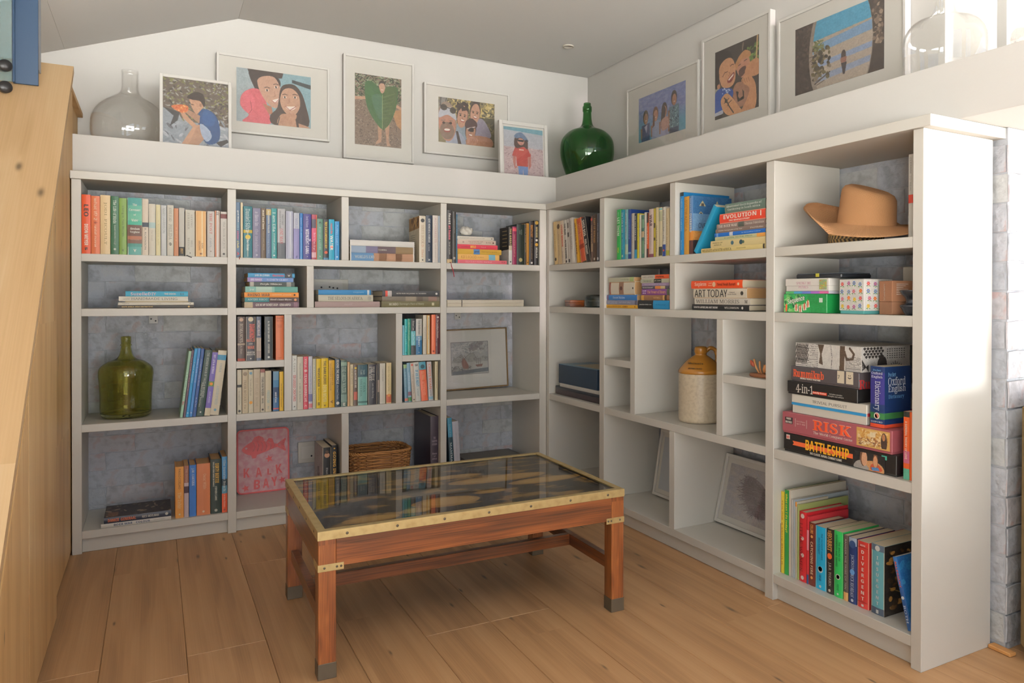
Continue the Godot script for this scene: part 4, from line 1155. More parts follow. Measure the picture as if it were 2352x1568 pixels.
	for line in [
		"white book with red vertical title beside the ivory one, long row above the basket~-1.2821,0.5184,-0.01~0.0205,0.2477,0.1635~A,u,0,P~deded6~t,b8504e,0.36,0.84,0.5,b,SIX LEGGED CREATURES;t,9a968c,0.05,0.3,0.4,s,A. Lees;t,6a665e,0.93,0.97,0.3,b,L",
		"ivory book with fine grey print between white and red ones, long row above the basket~-1.2577,0.5184,-0.01~0.0254,0.2409,0.159~A,u,0,P~d3cdbb~t,8a8474,0.12,0.42,0.24,s,WILLA FARROW;t,8a8474,0.5,0.86,0.3,r,a life in letters",
		"raspberry red book with white capitals beside the ivory one, long row above the basket~-1.2333,0.5184,-0.01~0.0204,0.2413,0.1593~A,u,0,P~b84454~o,e8d0cc,0.27,0.3;t,eadcd6,0.33,0.86,0.5,b,TEXAS BARBECUE;t,eadcd6,0.04,0.2,0.4,b,YOU;t,eadcd6,0.92,0.96,0.4,b,C",
		"pale lilac book with red foot between red and grey-green ones, long row above the basket~-1.2128,0.5184,-0.01~0.017,0.2415,0.1594~A,u,0,P~c6c5ce~t,7a88b0,0.18,0.7,0.34,r,How Green the Meadows;b,6a6a90,0.72,0.86;b,c87a80,0.9,0.98",
		"grey-green book with pale spine between pale lilac and yellow ones, long row above the basket~-1.1954,0.5184,-0.01~0.0148,0.2293,0.1513~A,u,0,P~b9b69c~t,d8d6c4,0.1,0.8,0.3,r,The Fields",
		"bright yellow book with black name between grey-green and sunflower ones, long row above the basket~-1.1761,0.5184,-0.01~0.0207,0.2285,0.1508~A,u,0,P~d6b412~t,262422,0.18,0.56,0.48,b,TREVOR NOAH;b,d6b412,0,0.01;t,4a3c08,0.6,0.84,0.3,s,Born a Crime;t,262422,0.88,0.94,0.44,b,88",
		"sunflower yellow book with black condensed capitals beside the yellow one, long row above the basket~-1.1489,0.5184,-0.01~0.0307,0.2298,0.1517~A,u,0,P~ddbb22~t,262422,0.05,0.52,0.36,b,THE DARK FLOOD;t,f2e49a,0.54,0.88,0.5,b,DEON MEYER;t,262422,0.93,0.97,0.2,b,2",
		"golden book with brown two-line capitals beside the sunflower one, long row above the basket~-1.1181,0.5184,-0.01~0.026,0.2193,0.1447~A,u,0,P~c79a26~t,5a3c0c,0.06,0.64,0.56,r,COOKING IN/WARTIME LONDON;t,5a3c0c,0.85,0.91,0.4,b,v",
		"midnight blue book with white capitals beside the gold one, long row above the basket~-1.0907,0.5184,-0.01~0.024,0.2252,0.1486~A,u,0,P~162c3c~t,e8e6dc,0.02,0.52,0.44,b,BEHIND THE MIRACLE;t,b8bcc0,0.54,0.84,0.36,r,Michael Pauls;o,e0dcd0,0.92,0.3",
		"grey-teal book with ornate pale lettering beside the midnight blue one, long row above the basket~-1.062,0.5184,-0.01~0.0278,0.217,0.1432~A,u,0,P~455c54~b,8aa090,0.04,0.12;t,b8c4b4,0.14,0.7,0.6,r,THE GREEN WATER;b,6a8078,0.74,0.9;t,e4e2d4,0.92,0.98,0.4,b,M",
		"tan thin book between grey teal and light cream ones, long row above the basket~-1.0404,0.5184,-0.01~0.0105,0.2081,0.1374~A,u,0,P~c5a276~",
		"light cream paperback with dark print between tan and umber ones, long row above the basket~-1.026,0.5184,-0.01~0.0142,0.1962,0.1295~A,u,0,P~d2c4a2~t,4a4438,0.1,0.48,0.44,r,Bill Bryson;t,c89a68,0.52,0.86,0.4,r,Down Under",
		"umber book with yellow top and white capitals, long row above the basket~-1.0086,0.5184,-0.01~0.0166,0.1936,0.1278~A,u,0,P~52423b~o,d8b83a,0.08,0.3;t,d8d0c4,0.12,0.56,0.44,b,AS NATURE LED ME;b,a8584a,0.66,0.86",
		"jade book with dark top panel between umber and black ones, long row above the basket~-0.9754,0.5184,-0.01~0.0459,0.1921,0.1268~A,u,0,P~699a92~b,274650,0,0.3;t,d0dcd8,0.12,0.24,0.44,r,TALES/CLARE;t,3a5c58,0.34,0.78,0.5,r,CASA/MISTERIA;b,3a5c58,0.9,0.94",
		"black fat book with white serif title beside the jade one, long row above the basket~-0.9279,0.5184,-0.01~0.0422,0.192,0.1267~A,u,0,P~26262f~t,eee8da,0.05,0.4,0.36,r,THE FOX;t,d8d4cc,0.05,0.4,0.22,r-0.3,& THE HEN;t,b8b4b0,0.46,0.84,0.26,r,Lars van den Berg",
		"thin smoke-black book between black and white ones, long row above the basket~-0.9002,0.5184,-0.01~0.009,0.1937,0.1278~A,u,0,P~33302f~b,8a7a70,0.4,0.7",
		"off-white book with one grey line between smoke and butter ones, long row above the basket~-0.8809,0.5184,-0.01~0.0264,0.1953,0.1289~A,u,0,P~d6d0c0~t,6a665c,0.14,0.44,0.2,s,A QUIET BELONGING",
		"butter book with a red-brown figure at its foot, long row above the basket~-0.8502,0.5184,-0.01~0.0242,0.1964,0.1296~A,u,0,P~dcc99a~t,a8946a,0.08,0.7,0.3,r,under the tuscan hills;b,a85a40,0.78,0.98;o,c8884a,0.8,0.3",
	]:
		book(line, "long row of books above the basket")
	for line in [
		"sky blue thin low book beside the teal one, high pigeonhole beside the engraving~-0.7785,0.7494,-0.01~0.0083,0.1456,0.11~A,u,0,P~74bccc~",
		"teal slim book between sky and green ones, high pigeonhole beside the engraving~-0.7656,0.7494,-0.01~0.0143,0.1762,0.1163~A,u,0,P~229696~t,b8e0dc,0.2,0.7,0.3,s,the coast;o,16605e,0.93,0.2",
		"emerald green slim book between teal and aqua ones, high pigeonhole beside the engraving~-0.7499,0.7494,-0.01~0.0139,0.178,0.1174~A,u,0,P~2a8068~t,a8d8c4,0.1,0.6,0.3,s,gardens",
		"aqua book with dark head and foot beside the green one, high pigeonhole beside the engraving~-0.7288,0.7494,-0.01~0.022,0.1767,0.1166~A,u,0,P~6fb8c0~b,282c32,0,0.34;t,d8d8d0,0.06,0.32,0.5,s,Michael Crane;t,e8f0ec,0.4,0.72,0.4,r,The Far City;b,383c40,0.74,1",
		"white book turning deep blue below between aqua and bone ones, high pigeonhole beside the engraving~-0.7008,0.7494,-0.01~0.0298,0.1764,0.1164~A,u,0,P~d2cfc6~b,6a94b0,0.48,0.6;b,235f88,0.6,1;t,2a3440,0.04,0.44,0.44,r,Faye Kellerman;t,dfe4e4,0.5,0.78,0.3,b,STREET;o,dfe4e4,0.94,0.1",
		"bone-white slim book between white and bronze ones, high pigeonhole beside the engraving~-0.6708,0.7494,-0.01~0.0178,0.1943,0.1282~A,u,0,P~d7cfbe~t,a89e88,0.3,0.8,0.3,r,letters home",
		"bronze-edged slim book with dark print between bone and coral ones, high pigeonhole beside the engraving~-0.6524,0.7494,-0.01~0.0148,0.1941,0.1281~A,u,0,P~c4984a~l,e0d6bc,0.02,0.98,0.06,0.5,_;t,4a3c20,0.05,0.62,0.3,r,The Knowing of all Creatures",
		"coral book with a small oval mark beside the bronze one, high pigeonhole beside the engraving~-0.6262,0.7494,-0.01~0.0201,0.1963,0.1296~A,u,0,P~e27a56~l,b83a2a,0,1,0.46,0.08,_;o,7a2a1c,0.93,0.24",
		"wine-dark book with pale serif title beside the coral one, high pigeonhole beside the engraving~-0.6042,0.7494,-0.01~0.0206,0.1966,0.1298~A,u,0,P~44171f~o,d8d0c8,0.07,0.24;t,d8ccc4,0.12,0.6,0.34,R,The Careless Element;t,b8a8a4,0.22,0.8,0.2,r-0.3,a thing of many dear tales",
	]:
		book(line, "books in the high pigeonhole")
	for line in [
		"steel blue book with green edge beside the powder blue one, low pigeonhole beside the engraving~-0.7634,0.5187,-0.01~0.0163,0.1846,0.1218~A,u,-2.34,P~5d8092~b,8aa878,0,0.1;t,a8c0c8,0.2,0.6,0.3,s,harbour;b,b86a5a,0.9,0.97",
		"powder blue book with picture foot beside the steel blue one, low pigeonhole beside the engraving~-0.7455,0.5188,-0.01~0.0164,0.1922,0.1268~A,u,-2.56,P~84a8bc~t,d8e4ea,0.25,0.7,0.4,r,Gifted House;b,6a4a58,0.74,0.84;b,3a6a3a,0.88,0.98",
		"putty book with small red top beside the powder blue one, low pigeonhole beside the engraving~-0.7249,0.5189,-0.01~0.017,0.1926,0.1271~A,u,-3.54,P~cdc0b0~o,c85a4a,0.06,0.3;t,9a8e7c,0.3,0.8,0.4,r,the seventh;o,4a443c,0.95,0.22",
		"white book with blue capitals between putty and tangerine ones, low pigeonhole beside the engraving~-0.7028,0.5192,-0.01~0.0252,0.1939,0.1279~A,u,-3.69,P~d3d3cb~t,2a2a2c,0.05,0.1,0.5,b,ZB;t,3a8ab0,0.2,0.62,0.5,b,IF US IS NEXT;t,6a8a98,0.68,0.86,0.3,s,a novel",
		"tangerine book with teal head between white and light grey ones, low pigeonhole beside the engraving~-0.6706,0.5197,-0.01~0.0341,0.1937,0.1279~A,u,-4.25,P~d06545~b,47889a,0,0.2;o,1f4450,0.12,0.3;t,dcb890,0.24,0.46,0.36,r,ALL THINGS;t,e8a890,0.5,0.86,0.4,r,AFTERWARD;b,7a3020,0.205,0.215",
		"light grey book with orange capitals between tangerine and vanilla ones, low pigeonhole beside the engraving~-0.6388,0.519,-0.01~0.0231,0.1936,0.1278~A,u,-3.08,P~c5c1c0~t,d8683a,0.06,0.7,0.5,s,CHRIS RYAN;t,4a4a4c,0.73,0.88,0.2,s,WILD FIRE;b,8ab0c0,0.9,0.97",
		"vanilla slim book with brown print beside the light grey one, low pigeonhole beside the engraving~-0.6105,0.5184,-0.01~0.016,0.1939,0.1279~A,u,0,P~d0c6a4~t,7a6a48,0.1,0.7,0.3,r,the burning of a distant house;l,6a4a2a,0,1,0.4,0.1,_",
	]:
		book(line, "books in the low pigeonhole")
	for line in [
		"fat black book with a small portrait and grey cover face, beside the switch plate~-1.1354,0.0904,-0.03~0.0395,0.2389,0.2~A,u,0,P~14181c~o,b08468,0.15,0.3;o,4a3428,0.09,0.2;t,dcd8d0,0.4,0.7,0.2,s,Elon Musk",
		"black book with gold vertical capitals against the divider beside the basket~-1.1017,0.0904,-0.03~0.0247,0.246,0.2~A,u,0,P~17191d~o,c8963a,0.06,0.14;t,cf9f45,0.12,0.82,0.5,b,GOING INFINITE;o,c8963a,0.9,0.14",
	]:
		book(line, "two books by the switch plate")
	for line in [
		"tall aubergine atlas with small pale title lines, between the basket and the upright~-0.6141,0.0904,-0.03~0.0404,0.3441,0.27~A,u,0,H~2d2430~h,b8a8b0,0.3,0.42,0.66,r,THE/GARDENS/OF EDEN;h,a898a0,0.53,0.63,0.6,r,Plants/of/Africa;h,a898a0,0.86,0.93,0.4,r,River/Lane",
	]:
		book(line, "tall dark books behind the table")
	for line in [
		"petrol blue wildlife book with white capitals leaning below the engraving~-0.5169,0.0911,-0.03~0.0234,0.3305,0.19~A,u,-3.31,P~18333f~b,3a7a94,0,0.3;t,a8c4cc,0.1,0.3,0.3,s,Guide of the;t,e4e8e6,0.38,0.76,0.4,r,MAMMALS",
		"silver grey hardback with red top edge leaning on the petrol blue book~-0.4869,0.0913,-0.03~0.0322,0.3099,0.19~A,u,-3.36,H~bcbcc6~t,a8a8b4,0.2,0.7,0.2,s,Bushveld companion",
	]:
		book(line, "reference books below the engraving")
	for line in [
		"straw paperback with a small dark mark, first top cell of the side wall~0.012,1.2071,0.0872~0.0378,0.2272,0.13~B,u,-5.03,P~d3b882~t,a88c58,0.2,0.7,0.3,r,nights in rain;o,3a3224,0.88,0.24",
		"sand paperback with a dark bird at its top, first top cell of the side wall~0.012,1.207,0.1286~0.0393,0.226,0.13~B,u,-4.69,P~c8b088~o,4a3a28,0.12,0.34;t,a08a60,0.3,0.8,0.3,r,flight south",
		"cream paperback with orange-red capitals beside the sand one, first top cell of the side wall~0.012,1.2071,0.17~0.0331,0.2274,0.13~B,u,-5.83,P~dccfbb~t,c8583a,0.1,0.6,0.5,b,LOUISE BENSON;t,b89a84,0.7,0.86,0.4,r,the Fair",
		"white paperback with black capitals beside the cream one, first top cell of the side wall~0.012,1.2071,0.2043~0.0326,0.227,0.13~B,u,-6.02,P~d9d5cb~t,262422,0.08,0.34,0.46,b,THE FEAR;t,262422,0.46,0.88,0.46,b,PETER GODWIN;o,3a3a3a,0.95,0.2",
		"thin grey paperback with dark panels, first top cell of the side wall~0.012,1.2062,0.2325~0.0163,0.2297,0.13~B,u,-5.52,P~b8b0a6~b,6a625a,0.08,0.2;b,3a3634,0.3,0.4;b,3a3634,0.9,0.97",
		"pearl paperback with tall grey capitals, first top cell of the side wall~0.012,1.2066,0.2608~0.0349,0.2329,0.14~B,u,-4.06,P~d5d0c6~t,a09a90,0.06,0.7,0.46,r,SHANNON BRADLEY",
		"gold paperback with brown capitals beside the pearl one, first top cell of the side wall~0.012,1.2068,0.3195~0.0197,0.2248,0.13~B,u,-8.02,P~c18f2e~t,5a3c10,0.1,0.8,0.5,b,ULTIMATE GRACE",
		"rust paperback with pale red title, first top cell of the side wall~0.012,1.2107,0.3741~0.0473,0.2238,0.13~B,u,-12.93,P~a94a2c~t,d8a070,0.12,0.5,0.5,r,LESLEY HAZE;b,7a2a18,0.6,0.7",
		"black paperback with bold white capitals, first top cell of the side wall~0.012,1.2103,0.4246~0.0404,0.2255,0.14~B,u,-14.11,P~1b1b1f~t,eee8da,0.06,0.42,0.5,b,SHOE DOG;t,eee8da,0.5,0.84,0.42,b,PHIL KNIGHT",
		"coffee-brown book with a pinkish disc, first top cell of the side wall~0.012,1.2054,0.4552~0.0195,0.2243,0.1481~B,u,0,P~54423c~o,c85a50,0.08,0.4;t,b89a7a,0.2,0.6,0.5,r,THE SAGA;b,8a7460,0.6,0.78",
		"umber book with gold serif capitals, first top cell of the side wall~0.012,1.2054,0.4831~0.0295,0.2282,0.1506~B,u,0,P~38291f~t,cfa46a,0.08,0.6,0.5,r,EAST OF NEWARD;o,d8d0c4,0.94,0.22",
		"slate book against the upright, white foot mark, first top cell of the side wall~0.012,1.2054,0.5153~0.0281,0.2299,0.1517~B,u,0,P~45474e~t,9a9aa0,0.2,0.6,0.3,r,the lake;o,d0d0d0,0.94,0.26",
	]:
		book(line, "mixed books on the first top cell of the side wall")
	for line in [
		"bright green book with bold white title, second top cell of the side wall~0.012,1.2054,0.6965~0.0357,0.2298,0.1517~B,u,0,P~219544~t,e8f0e4,0.16,0.52,0.5,b,LET THEM;t,a8d8b0,0.05,0.14,0.3,s,theory;t,d8d84a,0.76,0.86,0.4,s,Mel",
		"petrol blue book with white serif title, second top cell of the side wall~0.012,1.2054,0.7309~0.0285,0.225,0.1485~B,u,0,P~237c96~t,d8e4e6,0.05,0.46,0.44,r,The Lake & Girl;t,a8ccd4,0.5,0.8,0.3,r,in Winter;o,b8c4b0,0.93,0.2",
		"misty teal book with white print, second top cell of the side wall~0.012,1.2054,0.7606~0.0248,0.2242,0.148~B,u,0,P~6f9ea4~t,dfe8e6,0.08,0.6,0.4,r,HISTORY MATTERS;b,a8c0a8,0.7,0.9",
		"navy hardback, taller cover showing above neighbours, second top cell of the side wall~0.012,1.2054,0.7866~0.0228,0.2216,0.22~B,u,0,H~1a3672~t,8aa0cc,0.2,0.6,0.3,r,collected;b,8ab0c8,0.86,0.9",
		"silver paperback with faint lines beside the navy one, second top cell of the side wall~0.012,1.2054,0.8123~0.0225,0.2021,0.1334~B,u,0,P~b5b0a8~t,8a867e,0.2,0.7,0.3,r,a Paris year",
		"ink blue paperback with white capitals, second top cell of the side wall~0.012,1.2054,0.8348~0.0183,0.1991,0.1314~B,u,0,P~242e3e~t,d8d8d4,0.06,0.6,0.4,b,DO YOU HEAR ME;b,3a8ab0,0.8,1",
		"lime yellow thin paperback beside the ink blue one, second top cell of the side wall~0.012,1.2054,0.8536~0.015,0.1973,0.1302~B,u,0,P~c8bd36~t,6a6414,0.2,0.8,0.4,s,the small shop",
		"thin white paperback with blue print, second top cell of the side wall~0.012,1.2054,0.8699~0.0133,0.1905,0.1257~B,u,0,P~d3cdbc~t,5a7aa0,0.1,0.5,0.4,r,James Wise",
		"forest green paperback with patterned spine, second top cell of the side wall~0.012,1.2054,0.8895~0.0216,0.1864,0.123~B,u,0,P~3a6054~b,6a8a70,0.1,0.3;b,b09a7a,0.38,0.52;b,5a7a60,0.6,0.9",
		"chalk white paperback with fine print, second top cell of the side wall~0.012,1.2054,0.91~0.0153,0.1962,0.1295~B,u,0,P~d8d3c8~t,8a8478,0.2,0.7,0.3,r,what remains",
		"burnt orange paperback with dark head and foot, second top cell of the side wall~0.012,1.2054,0.9269~0.0144,0.1924,0.127~B,u,0,P~b8562e~b,3a2a28,0,0.22;b,3a2428,0.8,1;t,f0d0b0,0.3,0.7,0.4,r,my heart",
		"rose-grey book with bold dark three-letter title, second top cell of the side wall~0.012,1.2054,0.9529~0.0334,0.2069,0.1366~B,u,0,P~d1bfb6~t,4a2a34,0.12,0.36,0.56,b,WAR;t,b09a94,0.4,0.84,0.34,s,HOW CONFLICT SHAPED US;b,6a3a48,0.93,1",
		"thin mustard paperback between rose-grey and parchment ones, second top cell of the side wall~0.012,1.2054,0.9775~0.0118,0.2066,0.1363~B,u,0,P~a5942e~b,3a3420,0.3,0.4;b,3a3420,0.6,0.66",
		"parchment book with script title and dark foot, second top cell of the side wall~0.012,1.2054,0.9963~0.0203,0.2089,0.1379~B,u,0,P~cfc29c~t,6a5a3c,0.36,0.9,0.36,r,The Lives & Letters",
		"pale khaki book with teal head and dark figure, second top cell of the side wall~0.012,1.2054,1.0203~0.0236,0.2064,0.1362~B,u,0,P~c9bf9e~b,7ab8c0,0.02,0.05;b,a8a88a,0.08,0.28;b,2e302a,0.8,0.98",
		"ivory book with navy foot, second top cell of the side wall~0.012,1.2054,1.0457~0.0219,0.2058,0.1359~B,u,0,P~d6d1c3~t,5a564c,0.06,0.7,0.36,r,AND OF COURSE I WILL;b,1f3a78,0.76,1;o,d85a2a,0.88,0.2",
		"biscuit paperback with green foot beside the ivory one, second top cell of the side wall~0.012,1.2054,1.0701~0.0229,0.1971,0.1301~B,u,0,P~cfbf9c~t,a8946a,0.2,0.8,0.3,r,the olive farm;b,a8a84a,0.88,0.98",
	]:
		book(line, "books in the second top cell of the side wall")
	for line in [
		"blue tall gardening book with italic title beside the ochre one, third top cell, side wall~0.02,1.2054,1.1556~0.0242,0.2535,0.24~B,u,0,P~1f78b4~b,1a2a34,0,0.06;t,a8d0e8,0.1,0.62,0.4,s,GARDEN DESIGN made easy;t,a8d0e8,0.76,0.92,0.3,r,Joe Stocker",
		"ochre book with faint dark title beside the blue one, third top cell, side wall~0.02,1.2054,1.1856~0.0317,0.2334,0.2~B,u,0,P~c5923f~t,8a6424,0.06,0.6,0.5,r,SOUTH AFRICA",
		"blue and orange guide with pictures on its cover face, third top cell, side wall~0.02,1.2054,1.2156~0.0241,0.233,0.2~B,u,0,H~5f86b4~b,c8843a,0.6,0.76;b,4a2a28,0.76,1;t,e8e4da,0.3,0.62,0.46,b,OVERBERG;t,d0d8e0,0.04,0.28,0.28,s,tours and trails",
		"turquoise slim book leaning steeply against the flat stack in the third top cell~0.014,1.2116,1.2499~0.0216,0.2092,0.17~B,u,35.11,P~2590b8~",
	]:
		book(line, "garden and travel books of the third top cell")
	for line in [
		"butter yellow book with dark serif capitals, stack beside the leaning turquoise book~0.01,1.214,1.6421~0.0169,0.3496,0.2~B,f,0,P,0~deca8a~t,5a4a24,0.02,0.5,0.56,r,WILDLIFE of SOUTH AFRICA;t,8a7848,0.58,0.72,0.3,r,Daryl Smith;b,3a3224,0.965,0.99",
		"thick cream book with printed birds beside the butter one, stack beside the leaning turquoise book~0.01,1.2356,1.642~0.0255,0.2932,0.2~B,f,0,P,0~dcca94~t,5a5030,0.05,0.24,0.5,s,BIRDS OF/AFRICA;o,3a5a68,0.42,0.3;o,2a4450,0.58,0.34;o,4a5a48,0.62,0.22",
		"celery green book with orange tail beside the cream one, stack beside the leaning turquoise book~0.01,1.2552,1.6418~0.0131,0.2673,0.2~B,f,0,P,0~c3c59c~b,e0a050,0.84,1;t,5a6a4a,0.2,0.76,0.34,s,A GUIDE TO THE TREES",
		"strong blue book with a white block, stack beside the leaning turquoise book~0.01,1.2691,1.6418~0.0139,0.2705,0.2~B,f,0,P,0~1a5fae~b,d8dce4,0.31,0.38;b,7aa0d0,0.04,0.08;t,a8c4e8,0.56,0.92,0.3,s,in Beautiful Colour",
		"brown book with small white italic print, stack beside the leaning turquoise book~0.01,1.2836,1.6417~0.0143,0.2641,0.2~B,f,0,P,0~77655c~t,d8d0c4,0.06,0.56,0.36,r,Wildlife Photographer of the Year;t,d8d0c4,0.72,0.96,0.36,r,Portfolio",
		"taupe book with white capitals and a small photo, stack beside the leaning turquoise book~0.01,1.3002,1.6416~0.018,0.2577,0.2~B,f,0,H,0~84726c~t,e0dcd0,0.04,0.44,0.5,r,THE BOER WAR;b,4a5048,0.46,0.58;t,d4ccc0,0.6,0.98,0.44,r,Thomas Pakenham",
		"thick red book with white slanting title, stack beside the leaning turquoise book~0.01,1.3278,1.6414~0.0363,0.2418,0.21~B,f,0,P,0~d4452f~t,f2ece0,0.1,0.82,0.4,b0.14,EVOLUTION;t,f2ece0,0.22,0.68,0.16,b-0.26,THE WHOLE STORY;l,f2ece0,0.9,0.92,0.1,0.5,_",
		"thick grey-green book with two white lines, stack beside the leaning turquoise book~0.01,1.3635,1.6412~0.0343,0.2117,0.2~B,f,0,H,0~5b6d63~t,d6dad2,0.05,0.92,0.6,r,Illustrated Encyclopaedia of/Gardening in South Africa",
	]:
		book(line, "large books stacked in the third top cell")
	for line in [
		"yellow slim book with dark small print, first stack of the second side cell~0.012,0.9922,0.8527~0.0152,0.2589,0.13~B,f,0,P,0~d6a233~t,8a6014,0.05,0.5,0.4,s,Just a fool to love;t,7a4a10,0.54,0.7,0.4,b,CAKES;o,6a4a14,0.92,0.2",
		"grey-violet book with raised white capitals, first stack of the second side cell~0.012,1.0103,0.8511~0.0203,0.2573,0.13~B,f,0,P,0,t~84869a~t,c8c8d4,0.04,0.36,0.6,r,SOLDIERS;t,c0c0cc,0.44,0.8,0.3,s,of the sky;b,5a5868,0.92,0.99",
		"blue book with white centred name, first stack of the second side cell~0.012,1.0329,0.8471~0.024,0.2512,0.13~B,f,0,P,0,t~356fae~t,d0dcec,0.22,0.62,0.42,r,Daniel Riches;b,8a5a6a,0.02,0.06",
		"very thick cream-white book with a tiny portrait, first stack of the second side cell~0.012,1.0748,0.8288~0.059,0.2128,0.13~B,f,0,P,0,t~ddd5c4~b,7a4238,0.01,0.07;b,8a6a58,0.4,0.58;o,4a2c28,0.49,0.16;o,4a443c,0.94,0.08",
		"pale grey-green book with green foot, first stack of the second side cell~0.012,1.1146,0.8247~0.0197,0.2149,0.13~B,f,0,P,0,t~c2c2ac~t,7a8a5a,0.5,0.8,0.36,s,cooking;b,a8b878,0.84,0.98",
	]:
		book(line, "paperbacks stacked in the second side cell")
	for line in [
		"black and bright blue book with white name, second stack of the second side cell~0.012,1.0029,1.084~0.0365,0.2299,0.15~B,f,0,H,0~2580b2~b,171b1d,0,0.5;t,d8d8d4,0.06,0.46,0.16,b,Jonathan Holly Lane;t,1a6a98,0.6,0.9,0.2,s,story",
		"brown book with amber ends, second stack of the second side cell~0.012,1.0327,1.0839~0.0223,0.202,0.13~B,f,0,P,0~845f44~b,c8984a,0,0.1;t,c8a474,0.46,0.7,0.34,s,HOPEWELL;b,3a2c24,0.84,0.92;b,c8a064,0.78,0.84",
		"purple book with gold script and white name, second stack of the second side cell~0.012,1.0569,1.0837~0.0253,0.2005,0.13~B,f,0,P,0~744080~t,d8d0e0,0.04,0.18,0.6,b,ALAN/KYLE;t,d8a86a,0.22,0.88,0.5,r,The Power of Hours;b,4a5a3a,0.92,1",
		"dark slim book with orange picture, second stack of the second side cell~0.012,1.0761,1.0837~0.0122,0.1989,0.13~B,f,0,P,0~45424f~t,d8d4cc,0.04,0.42,0.46,r,Horatio Kennard;b,d88a4a,0.5,0.7;b,c8b48a,0.7,0.86",
		"lilac slim book with faint capitals, second stack of the second side cell~0.012,1.089,1.0836~0.0127,0.1989,0.13~B,f,0,P,0~9a86a4~t,c8bccc,0.1,0.9,0.36,r,THE CONFERENCE OF THE BIRDS",
		"lichen green book with black patch, second stack of the second side cell~0.012,1.1041,1.0835~0.0167,0.2081,0.13~B,f,0,P,0~b5b6a0~t,5a6a50,0.12,0.4,0.5,r,bonjour;b,2a2c2a,0.48,0.74;t,d8d4c4,0.5,0.72,0.4,r,J.K. Lane",
		"white and orange book with capitals, second stack of the second side cell~0.012,1.1213,1.0834~0.0171,0.202,0.13~B,f,0,P,0~d4cec2~t,8a847a,0.04,0.46,0.4,s,CHRIS GEORGE;b,d05a34,0.5,1;t,5a2010,0.56,0.84,0.4,b,FERAL",
	]:
		book(line, "books stacked beside the thick white one")
	for line in [
		"black art book with white capitals beside the ivory one, stack in the third side cell~0.02,0.9959,1.5488~0.0225,0.3242,0.2~B,f,0,H,0~1b1b1d~t,e2e0d8,0.04,0.48,0.32,b,SOUTH AFRICAN ART NOW;t,d8d4cc,0.6,0.84,0.3,s,WILLIAMSON;o,d8d4cc,0.9,0.22",
		"ivory book with thin spaced grey capitals, stack in the third side cell~0.02,1.019,1.5567~0.0229,0.3169,0.17~B,f,0,P,0~d6d0c4~t,6a665e,0.03,0.82,0.6,r,WILLIAM MORRIS;t,4a4640,0.91,0.96,0.5,r,M",
		"thick cream book with large black italics, stack in the third side cell~0.02,1.0498,1.5381~0.0379,0.3055,0.19~B,f,0,P,0,t~ddd4c1~t,1c1a1a,0.03,0.66,0.74,s,ART TODAY;t,4a4640,0.67,0.82,0.3,s,Edward/Lucie-Smith;o,3a3630,0.92,0.2",
		"vermilion paperback with white title and round mark, stack in the third side cell~0.02,1.0841,1.5146~0.0301,0.2962,0.15~B,f,0,P,0~d84f27~t,f0e4d4,0.08,0.32,0.62,r,Sapiens;t,f0c8a8,0.36,0.43,0.5,s,a brief/history;o,e8c4a0,0.47,0.32;t,5a1c0c,0.53,0.88,0.36,R,Yuval Noah Harari;o,e8c4a0,0.93,0.18",
	]:
		book(line, "art books stacked in the third side cell")
	for line in [
		"tall white book with a red spine block standing between the hats and end panel~0.06,1.2054,2.1767~0.0154,0.243,0.2~B,u,0,H~dad8d0~t,b5b2aa,0.04,0.44,0.34,s,CLEANSE TO HEAL;b,b8402e,0.48,0.58",
	]:
		book(line, "books by the hats")
	for line in [
		"dark-covered book lying lowest of three under the navy box~0.03,0.5322,0.4995~0.0271,0.4476,0.2~B,f,0,H,0~2a1e22~",
		"slim black notebook lying between two books under the navy box~0.03,0.5541,0.4994~0.016,0.4476,0.2~B,f,0,H,0~1c2028~",
		"white paperback directly under the navy box in the corner cell~0.03,0.5715,0.4993~0.018,0.4006,0.19~B,f,0,P,0~c9c6c0~",
	]:
		book(line, "books under the navy box")
